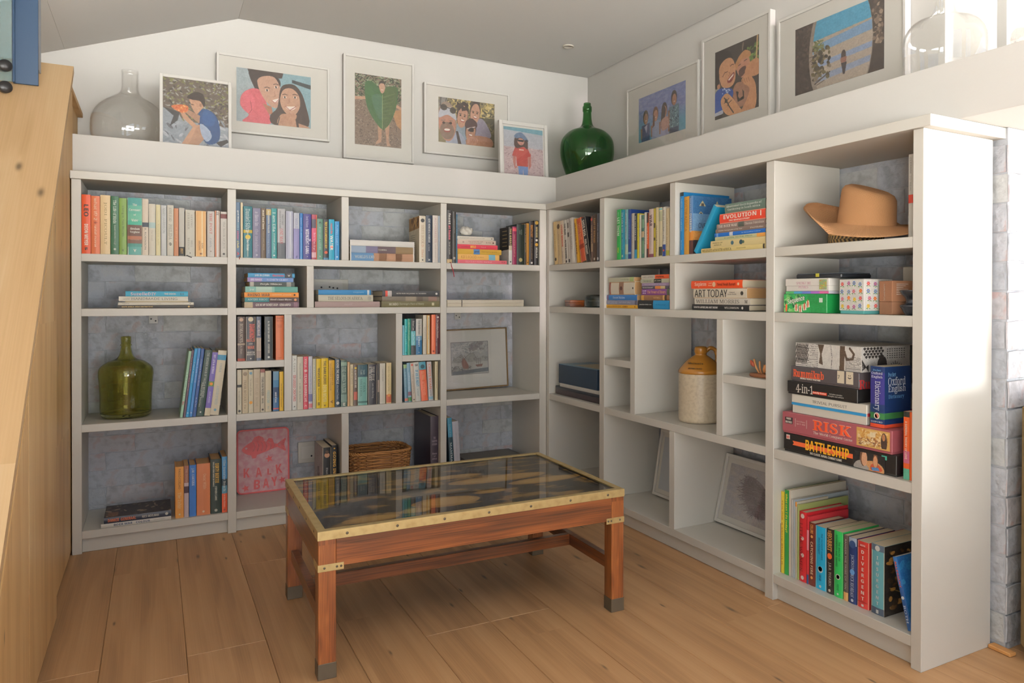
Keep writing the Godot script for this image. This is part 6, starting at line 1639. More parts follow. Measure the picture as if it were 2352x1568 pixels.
func build_games() -> void:
	var white := hexmat("ebe6da")
	var black := hexmat("1b1a1b", 0.4)
	var group := "board games stacked on the shelf"
	var g: Node3D
	var y := 0.5183
	# bottom of the stack: black naval game
	var wb := 0.44
	g = shelf_thing("board_game", "long black board game box with yellow block capitals, lowest of its stack", "board game", Vector3(0.015, y, 1.948), 0.0, group)
	carton(g, wb, 0.062, 0.255, black, 0.9)
	flat_shape(g, "banner", PackedVector2Array([Vector2(-0.18, 0.039), Vector2(0.11, 0.039), Vector2(0.105, 0.032), Vector2(0.11, 0.025), Vector2(-0.18, 0.025), Vector2(-0.174, 0.032)]), 0.0, hexmat("e0663a"))
	lettering("BATTLESHIP", "b", 0.175, 0.033, hexmat("f0b32a"), g, front(-0.0350, 0.0353, 0.001))
	lettering("THE CLASSIC NAVAL COMBAT GAME", "b", 0.13, 0.007, white, g, front(-0.0400, 0.0112))
	lettering("MB", "b", 0.012, 0.009, hexmat("c8443a"), g, front(-0.2000, 0.0482, 0.0008))
	flat_shape(g, "badge", rect(-0.2080, 0.0413, -0.1920, 0.0559), 0.0, white)
	flat_shape(g, "badge", rect(0.1700, 0.0430, 0.1880, 0.0550), 0.0, hexmat("3f9a86"))
	var pic := part("printed_picture", card(0.115, 0.05), kids_print(), g, Vector3(0.125, 0.027, 0.0012))
	y += 0.0625
	g = shelf_thing("board_game", "dusty red board game box with orange capitals and a small framed painting", "board game", Vector3(0.012, y, 1.94), 0.0, group)
	carton(g, 0.432, 0.0695, 0.26, hexmat("8e4a52", 0.5), 0.92)
	for o in [[0.0016, "f0e2c8", 0.0], [0.0, "e2552c", 0.0012]]:
		lettering("RISK", "R", 0.15 + o[0] * 2, 0.031 + o[0], hexmat(o[1]), g, front(-0.0049, 0.0430, 0.0004 + o[2]))
	lettering("The World Conquest Game", "r", 0.155, 0.0105, white, g, front(-0.0020, 0.0172))
	lettering("PARKER\nBROTHERS", "b", 0.028, 0.018, white, g, front(-0.1856, 0.0430, 0.0012))
	flat_shape(g, "badge", rect(-0.2022, 0.0318, -0.1690, 0.0533), 0.0, hexmat("2a2024"))
	flat_shape(g, "rule", rect(-0.1573, 0.0258, -0.1563, 0.0533), 0.0, white)
	flat_shape(g, "rule", rect(-0.1084, 0.0258, -0.1075, 0.0533), 0.0, white)
	lettering("For 2-6 Players\nAges 10 - Adult", "r", 0.038, 0.014, hexmat("d8b8b4"), g, front(-0.1329, 0.0404))
	flat_shape(g, "picture_border", rect(0.0909, 0.0086, 0.2081, 0.0636), 0.0, hexmat("c9a25a"))
	part("printed_picture", card(0.108, 0.047), painting_print(), g, Vector3(0.149, 0.0361, 0.0012))
	y += 0.07
	g = shelf_thing("board_game", "white quiz game box with a blue stripe round its middle", "board game", Vector3(0.02, y, 1.909), 0.0, group)
	carton(g, 0.302, 0.062, 0.25, hexmat("ddd8cb"), 0.45, hexmat("e4dfd2"))
	flat_shape(g, "stripe", rect(-0.1502, 0.0263, 0.1502, 0.0348), 0.0, hexmat("2b84b8"))
	flat_shape(g, "stripe_end", rect(0.0000, 0.0000, 0.0009, 0.0008), -0.001, hexmat("2b84b8"))
	lettering("TRIVIAL PURSUIT", "s", 0.14, 0.009, hexmat("6a665e"), g, front(0.0091, 0.0459))
	var se := part("stripe", box(Vector3(-0.12, -0.005, -0.0002), Vector3(0.12, 0.005, 0.0003), 0.0001), hexmat("a02834"), g)
	se.transform = side_end(0.302, 0.031, -0.125)
	y += 0.0625
	g = shelf_thing("board_game", "black family games box with large white numerals, under the card tile game", "board game", Vector3(0.015, y, 1.887), 0.0, group)
	carton(g, 0.288, 0.043, 0.25, black, 0.85)
	lettering("4-in-1", "r", 0.072, 0.029, white, g, front(-0.0684, 0.0224))
	flat_shape(g, "badge", rect(-0.0324, 0.0103, 0.0252, 0.0189), 0.0, hexmat("d8482e"))
	lettering("Family Game", "b", 0.055, 0.007, white, g, front(-0.0045, 0.0146, 0.001))
	lettering("Includes: wooden\ndraughts and solitaire", "s", 0.062, 0.012, hexmat("c9c5bc"), g, front(0.0612, 0.0138))
	y += 0.0435
	g = shelf_thing("board_game", "dark grey tile game box with swirling orange lettering and two printed tiles", "board game", Vector3(0.016, y, 1.897), 0.0, group)
	carton(g, 0.278, 0.05, 0.25, hexmat("474245", 0.4), 0.9)
	lettering("Rummikub", "R", 0.13, 0.026, hexmat("dc5a34"), g, front(-0.0630, 0.0284))
	lettering("BRINGS PEOPLE TOGETHER", "b", 0.085, 0.005, white, g, front(-0.0540, 0.0120))
	for k in 2:
		flat_shape(g, "tile_print", rect(0.056 + k * 0.034, 0.012, 0.083 + k * 0.034, 0.05), 0.0, hexmat("d8ccb4"))
	lettering("7", "b", 0.008, 0.012, hexmat("7a7468"), g, front(0.0621, 0.0310, 0.001))
	lettering(":)", "b", 0.012, 0.013, hexmat("3a3634"), g, Transform3D(Basis(Vector3.BACK, -PI / 2), Vector3(0.104, 0.034, 0.001)))
	var rl := lettering("Ru", "R", 0.05, 0.028, hexmat("a02a2c"), g, Transform3D())
	rl.transform = side_end(0.278, 0.026, -0.045) * Transform3D(rl.transform.basis, Vector3(-0.02, -0.012, 0))
	y += 0.0505
	g = shelf_thing("patterned_box", "box covered in black and white leaf drawings on top of the games", "box", Vector3(0.022, y, 1.906), 0.0)
	carton(g, 0.266, 0.078, 0.25, hexmat("cfccc6"), 0.0)
	part("printed_picture", card(0.264, 0.076), doodle_print(0), g, Vector3(0, 0.039, 0.0008))
	var en := part("printed_picture", card(0.248, 0.076), doodle_print(1), g)
	en.transform = side_end(0.266, 0.039, -0.125) * Transform3D(Basis(), Vector3(0, 0, 0.0004))
	# pocket dictionary standing on the red game, its front cover turned to the room
	g = shelf_thing("dictionary", "thick blue pocket dictionary with white lettering standing on the red game", "book", Vector3(0.02, 0.6515, 2.097))
	part("cover", cover_mesh(0.05, 0.18, 0.12, 0.001, 0.002), hexmat("17305c", 0.3), g)
	part("pages", box(Vector3(-0.024, 0.0005, -0.119), Vector3(0.024, 0.1795, -0.003), 0.0002), pages, g)
	for q in [["b,2c2a70,0.1,0.62", 0], ["b,2d6a3a,0.76,0.86", 0], ["b,c8482a,0.94,1", 0], ["h,7ab0d8,0.045,0.075,0.55,r,Pocket", 0], ["h,e8ecee,0.09,0.13,0.76,r,Oxford", 0], ["h,e8ecee,0.15,0.2,0.76,r,English", 0], ["t,e8ecee,0.24,0.72,0.5,r,Dictionary", 0], ["o,e6ddd4,0.81,0.2", 0], ["o,c8502e,0.81,0.14", 0], ["h,e8ecee,0.895,0.92,0.8,r,OXFORD", 0]]:
		print_on_spine(g, q[0].split(",", true, 6), 0.05, 0.18)
	for q in [["Pocket", 0.035, 0.012, -0.022, 0.157, "7ab0d8"], ["Oxford", 0.078, 0.024, -0.044, 0.137, "e8ecee"], ["English", 0.078, 0.026, -0.045, 0.112, "e8ecee"], ["Dictionary", 0.07, 0.015, -0.042, 0.09, "6aa0d0"]]:
		var t := lettering(q[0], "r", q[1], q[2], hexmat(q[5]), g, Transform3D())
		t.transform = side_end(0.05, q[4], q[3] - 0.012) * t.transform
	for q in [[0.0, 0.01, "c8482a"], [0.026, 0.044, "2d6a3a"]]:
		part("printed_band", box(Vector3(0.025, q[0], -0.119), Vector3(0.0254, q[1], -0.003), 0.0001), hexmat(q[2]), g)
	g = shelf_thing("navy_box", "deep navy lidded box with a sea picture on top, lying on three books", "box", Vector3(0.03, 0.5806, 0.283))
	part("base", box(Vector3(-0.197, 0, -0.2), Vector3(0.197, 0.099, 0), 0.0015), hexmat("14283c", 0.5), g)
	part("printed_lid", box(Vector3(-0.196, 0.099, -0.199), Vector3(0.196, 0.1005, -0.001), 0.0003), hexmat("5a7f96", 0.3), g)
	part("lid_picture", box(Vector3(-0.08, 0.1005, -0.17), Vector3(0.19, 0.101, -0.03), 0.0002), hexmat("b5a584", 0.3), g)
	# games and boxes on the second shelf
	y = 0.9845
	g = shelf_thing("card_game", "green card game box with slanting white lettering and printed cards", "board game", Vector3(0.02, y, 1.8135), 0.0, "boxes on the shelf under the hats")
	carton(g, 0.186, 0.062, 0.13, hexmat("177a3c", 0.35), 0.0)
	part("printed_picture", card(0.182, 0.06), sequence_print(), g, Vector3(0, 0.031, 0.0008))
	for k in [[0.0022, "14402a", 0.001], [0.0, "f2efe6", 0.0022]]:
		lettering("Sequence", "b", 0.075 + k[0], 0.022 + k[0], hexmat(k[1]), g, Transform3D(Basis(Vector3.BACK, 0.2), Vector3(-0.035, 0.04, k[2])))
	y += 0.0625
	g = shelf_thing("rainbow_box", "slim box with rainbow-coloured edge under the petal puzzle box", "box", Vector3(0.022, y, 1.82), 0.0, "boxes on the shelf under the hats")
	carton(g, 0.185, 0.0085, 0.15, hexmat("c8c4d0"), 0.0)
	var cols := ["4aa05a", "4a9ac0", "6a7ac8", "a86ac0", "d86aa0"]
	for k in 5:
		flat_shape(g, "stripe", rect(-0.092 + k * 0.0368, 0.0005, -0.0552 + k * 0.0368, 0.008), 0.0, hexmat(cols[k]))
	y += 0.009
	g = shelf_thing("puzzle_box", "white puzzle box with pale pink lettering and a flower photo", "box", Vector3(0.022, y, 1.819), 0.0, "boxes on the shelf under the hats")
	carton(g, 0.187, 0.041, 0.15, hexmat("e6e2da"), 0.6)
	lettering("SPRINGTIME", "m", 0.062, 0.0085, hexmat("c99aa8"), g, front(-0.012, 0.026))
	lettering("PETALS", "m", 0.04, 0.0085, hexmat("d09ab0"), g, front(-0.012, 0.013))
	part("printed_picture", card(0.03, 0.032), flower_print(2), g, Vector3(0.07, 0.021, 0.0008))
	y += 0.0415
	g = shelf_thing("games_tray", "black plastic tray with a yellow catch lying on the puzzle box", "tray", Vector3(0.03, y, 1.86), 0.0, "boxes on the shelf under the hats")
	part("tray", box(Vector3(-0.095, 0, -0.14), Vector3(0.095, 0.013, 0), 0.003), hexmat("20242a", 0.35), g)
	part("lid", box(Vector3(-0.092, 0.013, -0.137), Vector3(0.092, 0.016, -0.003), 0.001), hexmat("4a5058", 0.2), g)
	part("catch", box(Vector3(-0.008, 0.004, 0), Vector3(0.006, 0.015, 0.002), 0.0005), hexmat("b8b03a"), g)
	y = 0.9845
	g = shelf_thing("flower_box", "white cube box printed all over with wild flowers, teal base", "box", Vector3(0.03, y, 1.994), -0.12, "boxes on the shelf under the hats")
	part("base", box(Vector3(-0.05, 0, -0.11), Vector3(0.05, 0.012, -0.002), 0.001), hexmat("5aa8a8"), g)
	part("lid", box(Vector3(-0.053, 0.01, -0.113), Vector3(0.053, 0.107, 0), 0.0015), hexmat("e8e6e0"), g)
	part("printed_picture", card(0.1, 0.094), flower_print(0), g, Vector3(0, 0.0585, 0.0008))
	var fs := part("printed_picture", card(0.1, 0.094), flower_print(1), g)
	fs.transform = side_end(0.106, 0.0585, -0.055) * Transform3D(Basis(), Vector3(0, 0, 0.0005))
	g = shelf_thing("kraft_box", "brown kraft card box with white printed lines and a lid seam", "box", Vector3(0.055, y, 2.098), -0.35, "boxes on the shelf under the hats")
	part("base", box(Vector3(-0.033, 0, -0.065), Vector3(0.033, 0.038, 0), 0.001), hexmat("8a6248"), g)
	part("lid", box(Vector3(-0.0335, 0.0385, -0.0655), Vector3(0.0335, 0.1, 0.0005), 0.001), hexmat("96694c"), g)
	lettering("MINDFUL", "s", 0.05, 0.004, white, g, Transform3D(Basis(Vector3.BACK, -PI / 2), Vector3(-0.005, 0.066, 0.0012)))
	for k in 7:
		var ln := part("print_line", box(Vector3(-0.019, -0.0008, 0), Vector3(0.019 - 0.008 * (k % 3), 0.0008, 0.0004), 0.0001), white, g)
		ln.transform = side_end(0.067, 0.09 - k * 0.005, -0.032) * Transform3D(Basis(), Vector3(0, 0, 0.0004))
	g = shelf_thing("grey_box", "plain grey card box standing behind the kraft box", "box", Vector3(0.17, y, 2.14), 0.0, "boxes on the shelf under the hats")
	carton(g, 0.14, 0.145, 0.1, hexmat("b5b0a4"), 0.35)
	g = shelf_thing("metal_bowl", "dark grey metal dish with pointed rim at the end of the shelf", "dish", Vector3(0.06, y, 2.185), 0.0)
	part("bowl", lathe(smooth_profile(PackedVector2Array([Vector2(0.0, 0.002), Vector2(0.018, 0.001), Vector2(0.03, 0.018), Vector2(0.034, 0.028), Vector2(0.022, 0.034), Vector2(0.018, 0.045), Vector2(0.03, 0.06), Vector2(0.035, 0.07), Vector2(0.03, 0.07), Vector2(0.01, 0.05)])), 28), mat(Color("3c4048"), 0.25, 0.6), g)

func build_small_things() -> void:
	# white shell on the stack of cookery books
	var sh := thing("sea_shell", "white knobbly sea shell sitting on the stack of cookery books", "shell", Vector3(-0.42, 1.3555, -0.1))
	var st := SurfaceTool.new()
	st.begin(Mesh.PRIMITIVE_TRIANGLES)
	st.set_smooth_group(0)
	var bump := noise(515, 1.0, 2)
	var n := 32
	var m := 18
	for j in m + 1:
		var v := PI * j / m
		for k in n + 1:
			var u := TAU * (k % n) / n
			var d := Vector3(sin(v) * cos(u), cos(v), sin(v) * sin(u))
			var r := 0.026 + 0.007 * sin(u * 4.0 + v * 2.0) * sin(v) + 0.007 * bump.get_noise_3dv(d * 1.6)
			st.add_vertex(Vector3(d.x * r * 1.25, maxf(d.y * r * 0.9 + 0.02, 0.0005), d.z * r))
	for j in m:
		for k in n:
			var a := j * (n + 1) + k
			var b := a + n + 1
			for i in [a, a + 1, b, a + 1, b + 1, b]:
				st.add_index(i)
	st.generate_normals()
	part("shell", st.commit(), mat(Color("dcd8cc"), 0.6), sh)
	for q in [[-0.02, 0.032, 0.35], [0.002, 0.04, 0.0], [0.024, 0.03, -0.4], [0.012, 0.035, 0.2]]:
		var cone := part("spike", lathe(PackedVector2Array([Vector2(0.008, -0.006), Vector2(0.005, 0.006), Vector2(0.001, 0.013), Vector2(0, 0.0135)]), 12), mat(Color("dcd8cc"), 0.6), sh, Vector3(q[0], q[1] - 0.004, 0.004))
		cone.rotation.z = q[2]
	# wooden box and black tin
	var wb := shelf_thing("wooden_box", "small reddish carved wooden box with a lid, beside the black tin", "box", Vector3(0.045, 0.9845, 0.155), -0.28)
	part("base", box(Vector3(-0.062, 0, -0.075), Vector3(0.062, 0.021, 0), 0.0015), mahogany_along_pale(), wb)
	part("lid", box(Vector3(-0.0635, 0.0215, -0.0765), Vector3(0.0635, 0.034, 0.0015), 0.002), mahogany_along_pale(), wb)
	var tin := shelf_thing("round_tin", "black round lidded tin with a bright seam, beside the carved box", "tin", Vector3(0.1, 0.9845, 0.405))
	var bl := mat(Color("16201f"), 0.25)
	part("base", lathe(smooth_profile(PackedVector2Array([Vector2(0, 0.0005), Vector2(0.075, 0.0005), Vector2(0.083, 0.01), Vector2(0.083, 0.03)]), 3), 44), bl, tin)
	part("lid", lathe(smooth_profile(PackedVector2Array([Vector2(0.0845, 0.033), Vector2(0.0845, 0.045), Vector2(0.079, 0.057), Vector2(0.06, 0.062), Vector2(0, 0.063)]), 3), 44), bl, tin)
	part("seam", lathe(PackedVector2Array([Vector2(0.083, 0.03), Vector2(0.085, 0.0305), Vector2(0.085, 0.0325), Vector2(0.083, 0.033)]), 44), mat(Color("8d9490"), 0.25, 0.8), tin)
	# router in the corner cell
	var rt := shelf_thing("wifi_router", "black router with a rounded case and upright antenna in the corner cell", "router", Vector3(0.16, 0.0905, 0.42))
	part("case", lathe(smooth_profile(PackedVector2Array([Vector2(0, 0.0005), Vector2(0.09, 0.0005), Vector2(0.1, 0.01), Vector2(0.092, 0.03), Vector2(0.06, 0.047), Vector2(0, 0.052)]), 4), 40, Vector2(1.0, 0.75)), mat(Color("17191b"), 0.3), rt)
	var an := part("antenna", box(Vector3(-0.008, 0, -0.006), Vector3(0.008, 0.2, 0.006), 0.003), mat(Color("3a4048"), 0.45), rt, Vector3(0.06, 0.035, -0.03))
	an.rotation.z = 0.06
	for k in 3:
		part("led_mark", box(Vector3(-0.002, 0, 0), Vector3(0.002, 0.001, 0.004), 0.0003), hexmat("c8ccd0"), rt, Vector3(-0.01 + k * 0.007, 0.0435, 0.045))
	var fl := shelf_thing("flat_case", "flat dark case lying on the floor of the corner cell before the router", "case", Vector3(0.02, 0.0905, 0.25), 0.0)
	part("shell", box(Vector3(-0.19, 0, -0.02), Vector3(0.1, 0.028, 0.0), 0.003), hexmat("16201f", 0.4), fl)
	# flat grey-brown box behind the table, long run
	var fb := thing("laptop_case", "flat grey-brown case lying on the lowest shelf below the engraving", "case", Vector3(-0.23, 0.0905, -0.2))
	part("body", box(Vector3(-0.17, 0, -0.13), Vector3(0.16, 0.07, 0.1), 0.006), hexmat("4a4642", 0.6), fb)
	part("flap", box(Vector3(-0.168, 0.0702, -0.128), Vector3(0.158, 0.077, 0.098), 0.003), hexmat("57524c", 0.6), fb)
	# small wooden ornament: a branch with birds on a slice
	var orn := shelf_thing("wooden_ornament", "carved wooden bird ornament with branches on a slice of wood", "ornament", Vector3(0.06, 0.7495, 1.583))
	part("base", lathe(PackedVector2Array([Vector2(0, 0.0005), Vector2(0.058, 0.0005), Vector2(0.062, 0.004), Vector2(0.06, 0.011), Vector2(0, 0.012)]), 30, Vector2(1.0, 0.6)), hexmat("7a4a2c", 0.5), orn)
	var wood := hexmat("c08a5a", 0.6)
	for q in [[-0.02, 0.05, 0.6], [-0.008, 0.045, 0.25], [0.02, 0.05, -0.3], [0.034, 0.055, -0.7], [0.005, 0.035, 0.0]]:
		var stick := PackedVector3Array([Vector3(q[0], 0.01, 0), Vector3(q[0] - sin(q[2]) * 0.02, 0.01 + q[1] * 0.4, 0.004), Vector3(q[0] - sin(q[2]) * q[1], 0.01 + q[1], 0.0)])
		part("branch", tube(stick, 0.0038, 7), wood, orn)
	for q in [[-0.052, 0.045, 0.7], [0.012, 0.03, -0.2], [0.045, 0.038, -0.5]]:
		var bird := part("bird", lathe(smooth_profile(PackedVector2Array([Vector2(0.0, -0.016), Vector2(0.004, -0.012), Vector2(0.0075, -0.002), Vector2(0.006, 0.006), Vector2(0.0045, 0.011), Vector2(0.0, 0.017)]), 3), 14), hexmat("8a3a22" if q[0] < -0.03 else "b57a48", 0.5), orn, Vector3(q[0], q[1], 0.005))
		bird.rotation.z = q[2]
	# steel brackets under the second shelf of the long run
	for x in [-1.84, -0.375]:
		var br := thing("shelf_bracket", "small white steel angle bracket under the shelf above the %s" % ("olive bottle" if x < -1 else "engraving"), "bracket", Vector3(x, 0.9525, -0.345), "shelf brackets on the brick")
		part("plate", box(Vector3(-0.018, -0.042, 0.0), Vector3(0.018, 0.0, 0.0025), 0.0005), hexmat("c9c9c4", 0.4), br)
		part("arm", box(Vector3(-0.018, -0.0025, 0.0025), Vector3(0.018, 0.0, 0.04), 0.0005), hexmat("c9c9c4", 0.4), br)
		for k in [-0.009, 0.009]:
			var sc := part("screw", lathe(PackedVector2Array([Vector2(0.0035, 0), Vector2(0.003, 0.001), Vector2(0, 0.0014)]), 10), hexmat("44464a", 0.4), br, Vector3(k, -0.026 - k * 0.5, 0.0025))
			sc.rotation.x = PI / 2
	# sockets on the brick
	for q in [[-1.075, 1.085, 0.21, 0.075, "white double socket plate behind the flat books on the second shelf"], [-1.165, 0.255, 0.1, 0.105, "cream switch plate on the brick behind the paperbacks by the fish sign"]]:
		var so := thing("wall_socket", q[4], "socket", Vector3(q[0], q[1], -0.345), "electric plates on the brick")
		part("plate", box(Vector3(-q[2] / 2, -q[3] / 2, 0), Vector3(q[2] / 2, q[3] / 2, 0.008), 0.002), hexmat("d9d6cb", 0.4), so)
		part("insert", box(Vector3(-q[2] * 0.36, -q[3] * 0.3, 0.008), Vector3(q[2] * 0.36, q[3] * 0.3, 0.0095), 0.0005), hexmat("e4e1d8", 0.35), so)
		for k in ([Vector2(-0.028, -0.004), Vector2(0.03, -0.006), Vector2(0.05, -0.008), Vector2(0.012, -0.002)] if q[2] > 0.1 else [Vector2(0.014, -0.02)]):
			var hole := part("hole", lathe(PackedVector2Array([Vector2(0.0045, 0), Vector2(0.0042, 0.0005), Vector2(0, 0.0005)]), 12), hexmat("232427"), so, Vector3(k.x, k.y, 0.0095))
			hole.rotation.x = PI / 2
	# round fitting on the ceiling
	var dl := thing("ceiling_fitting", "small flat white round fitting on the flat ceiling near the corner", "ceiling fitting", Vector3(0.205, 2.455, -0.131))
	part("ring", lathe(PackedVector2Array([Vector2(0.032, 0), Vector2(0.031, -0.005), Vector2(0.024, -0.0065), Vector2(0.022, -0.003), Vector2(0.0, -0.003)]), 32), hexmat("cfc9bd", 0.6), dl)
	# thresholds and the upholstered piece at the edge of the view
	var ws := thing("wood_strip", "short oak strip on the floor along the foot of the bricks", "wood strip", Vector3(0.317, 0.0005, 2.298))
	ws.rotation.y = PI / 2 - 0.08
	part("strip", box(Vector3(-0.035, 0, -0.014), Vector3(0.035, 0.011, 0.014), 0.002), hexmat("b5824c", 0.5), ws)
	var ch := thing("armchair", "olive-brown upholstered armchair standing in front of the bricks", "armchair", Vector3(0.46, 0.0, 2.435))
	var vel := mat(Color("6f5a33"), 0.85)
	part("back", box(Vector3(-0.16, 0.012, -0.09), Vector3(0.55, 0.75, 0.05), 0.03), vel, ch)
	part("seat", box(Vector3(-0.155, 0.1, 0.051), Vector3(0.55, 0.4, 0.62), 0.03), vel, ch)
	for q in [[-0.12, -0.05], [0.5, -0.05], [-0.12, 0.56], [0.5, 0.56]]:
		part("foot", lathe(PackedVector2Array([Vector2(0.014, 0.0005), Vector2(0.024, 0.13), Vector2(0, 0.13)]), 14), hexmat("3a2a1c"), ch, Vector3(q[0], 0, q[1]))

func mahogany_along_pale() -> StandardMaterial3D:
	if not mats.has("mpale"):
		var m: StandardMaterial3D = mahogany_along.duplicate()
		m.albedo_color = Color(1.0, 0.95, 0.85) * 1.25
		m.uv1_scale = Vector3(6, 9, 6)
		mats["mpale"] = m
	return mats["mpale"]

# ---------------------------------------------------------------- basket
func build_basket() -> void:
	var o := thing("wicker_basket", "brown woven wicker basket with rounded corners on the lowest shelf", "basket", Vector3(-0.866, 0.0905, -0.185))
	var a := 0.142
	var b := 0.11
	var h := 0.18
	var cane := hexmat("9a6a38", 0.6)
	var dark := hexmat("7a5028", 0.6)
	var outline := func(t: float, grow: float) -> Vector3:
		var g := TAU * t
		var c := cos(g)
		var s := sin(g)
		var e := 0.5
		return Vector3(signf(c) * pow(absf(c), e) * (a + grow), 0, signf(s) * pow(absf(s), e) * (b + grow))
	var stakes := 36
	for par in 2:
		var st := begin()
		st.set_smooth_group(1)
		for r in range(par, 22, 2):
			var y := 0.006 + r * (h - 0.012) / 21.0
			var flare := y * 0.08
			var pts := PackedVector3Array()
			var n := stakes * 4
			for k in n:
				var t := float(k) / n
				var bulge := 0.0038 * sin(t * stakes * PI + (PI if r % 2 == 0 else 0.0))
				var p: Vector3 = outline.call(t, flare + bulge)
				p.y = y + 0.0012 * sin(t * 23.0 + r)
				pts.append(p)
			add_tube(st, pts, 0.0046, 5, true, 0.75)
		part("weave", done(st), cane if par == 0 else dark, o)
	var st2 := begin()
	for k in stakes:
		var t := (k + 0.5) / stakes
		var p: Vector3 = outline.call(t, 0.0)
		var q: Vector3 = outline.call(t, h * 0.08)
		add_tube(st2, PackedVector3Array([Vector3(p.x, 0.002, p.z), Vector3(q.x, h, q.z)]), 0.0028, 5)
	part("wicker_mesh", done(st2), dark, o)
	var st3 := begin()
	st3.set_smooth_group(1)
	for w in 3:
		var pts := PackedVector3Array()
		var n := 144
		for k in n:
			var t := float(k) / n
			var p: Vector3 = outline.call(t, h * 0.08 + 0.005 * cos(t * 90.0 + w * TAU / 3))
			p.y = h + 0.005 * sin(t * 90.0 + w * TAU / 3)
			pts.append(p)
		add_tube(st3, pts, 0.0045, 5, true)
	part("rim_braid", done(st3), cane, o)
	var pts2 := PackedVector2Array()
	for k in 40:
		var p: Vector3 = outline.call(k / 40.0, -0.002)
		pts2.append(Vector2(p.x, p.z))
	var st4 := begin()
	add_prism(st4, pts2, 0.001, 0.005, Transform3D(Basis(Vector3.RIGHT, Vector3.BACK, Vector3.UP), Vector3.ZERO))
	part("base", done(st4), dark, o)

# ---------------------------------------------------------------- tin sign with a fish
func build_sign() -> void:
	var o := thing("fish_sign", "pink tin sign with a red fish, stars and hand-cut capitals", "sign", Vector3(-1.3785, 0.0905, -0.295))
	var w := 0.236
	var h := 0.305
	var lean := -0.07
	o.rotation.x = lean
	o.rotation.z = 0.0
	var pink := StandardMaterial3D.new()
	pink.albedo_texture = ramp_tex(801, 0.03, [0.25, 0.5, 0.75], [Color("c98d93"), Color("d2a2a6"), Color("d9b0b2")])
	pink.roughness = 0.5
	pink.uv1_triplanar = true
	pink.uv1_scale = Vector3(4, 4, 4)
	var red := hexmat("bf4a4c", 0.5)
	var r := 0.022
	var rounded := func(g: float) -> PackedVector2Array:
		var p := PackedVector2Array()
		for c in [[w / 2 - r, h - r, 0.0], [-w / 2 + r, h - r, PI / 2], [-w / 2 + r, r, PI], [w / 2 - r, r, 1.5 * PI]]:
			for k in 6:
				var a: float = c[2] + PI / 2 * k / 5.0
				p.append(Vector2(c[0] + cos(a) * (r - g), c[1] + sin(a) * (r - g)))
		return p
	part("border", prism(rounded.call(0.0), -0.0015, 0.0), red, o)
	part("plate", prism(rounded.call(0.007), -0.001, 0.0005), pink, o)
	var fish := smooth_poly([-0.095, 0.208, -0.085, 0.224, -0.05, 0.246, -0.01, 0.248, 0.03, 0.234, 0.062, 0.226, 0.07, 0.214, 0.045, 0.206, 0.0, 0.19, -0.04, 0.18, -0.075, 0.188])
	var fo := part("fish", prism(fish, 0.0005, 0.0012), red, o)
	part("tail_fin", prism(PackedVector2Array([Vector2(0.058, 0.222), Vector2(0.1, 0.252), Vector2(0.103, 0.247), Vector2(0.094, 0.222), Vector2(0.103, 0.19), Vector2(0.096, 0.19), Vector2(0.062, 0.212)]), 0.0005, 0.0011), red, o)
	part("back_fin", prism(PackedVector2Array([Vector2(-0.053, 0.243), Vector2(-0.04, 0.266), Vector2(-0.02, 0.272), Vector2(0.0, 0.262), Vector2(0.006, 0.246)]), 0.0005, 0.0011), red, o)
	part("back_fin", prism(PackedVector2Array([Vector2(0.014, 0.24), Vector2(0.024, 0.258), Vector2(0.04, 0.254), Vector2(0.05, 0.229)]), 0.0005, 0.0011), red, o)
	part("belly_fin", prism(PackedVector2Array([Vector2(-0.056, 0.184), Vector2(-0.05, 0.166), Vector2(-0.034, 0.166), Vector2(-0.028, 0.183)]), 0.0005, 0.0011), red, o)
	var pale := hexmat("d6aaac")
	part("eye", prism(disc(Vector2(-0.076, 0.216), 0.005, 0.005), 0.0012, 0.0016), pale, fo)
	for k in 6:
		var x := -0.045 + k * 0.018
		var arc := PackedVector3Array()
		for i in 8:
			var t := i / 7.0
			arc.append(Vector3(x + 0.007 * sin(t * PI), 0.242 - 0.006 * k * 0.4 - t * 0.042 + k * 0.002, 0.0014))
		part("scale_line", tube(arc, 0.0008, 4), pale, fo)
	for k in 5:
		part("fin_line", tube(PackedVector3Array([Vector3(-0.044 + k * 0.01, 0.246, 0.0013), Vector3(-0.038 + k * 0.009, 0.266 - absf(k - 2.0) * 0.002, 0.0013)]), 0.0007, 4), pale, fo)
		part("fin_line", tube(PackedVector3Array([Vector3(0.068, 0.217 + k * 0.001, 0.0013), Vector3(0.094, 0.198 + k * 0.011, 0.0013)]), 0.0007, 4), pale, fo)
	for q in [Vector3(0.026, 0.158, 0.019), Vector3(-0.08, 0.028, 0.018), Vector3(0.084, 0.05, 0.018)]:
		part("star", prism(star(Vector2(q.x, q.y), q.z, 0.42, 0.25), 0.0005, 0.0012), red, o)
	for q in [["K", -0.075, 0.1, 0.0], ["A", -0.022, 0.098, 0.05], ["L", 0.026, 0.096, 0.0], ["K", 0.07, 0.105, 0.1], ["B", -0.03, 0.04, -0.05], ["A", 0.01, 0.042, 0.0], ["Y", 0.048, 0.046, 0.05]]:
		lettering(q[0], "b", 0.027 if q[0] != "L" else 0.018, 0.044 if q[0] != "L" else 0.03, red, o, Transform3D(Basis(Vector3.BACK, q[3]), Vector3(q[1], q[2], 0.0008)), "letter")

func smooth_poly(f: Array) -> PackedVector2Array:
	var pts := PackedVector2Array()
	for i in range(0, f.size(), 2):
		pts.append(Vector2(f[i], f[i + 1]))
	var s := PackedVector2Array()
	var n := pts.size()
	for i in n:
		for k in 4:
			s.append(pts[i].cubic_interpolate(pts[(i + 1) % n], pts[(i - 1 + n) % n], pts[(i + 2) % n], k / 4.0))
	return s

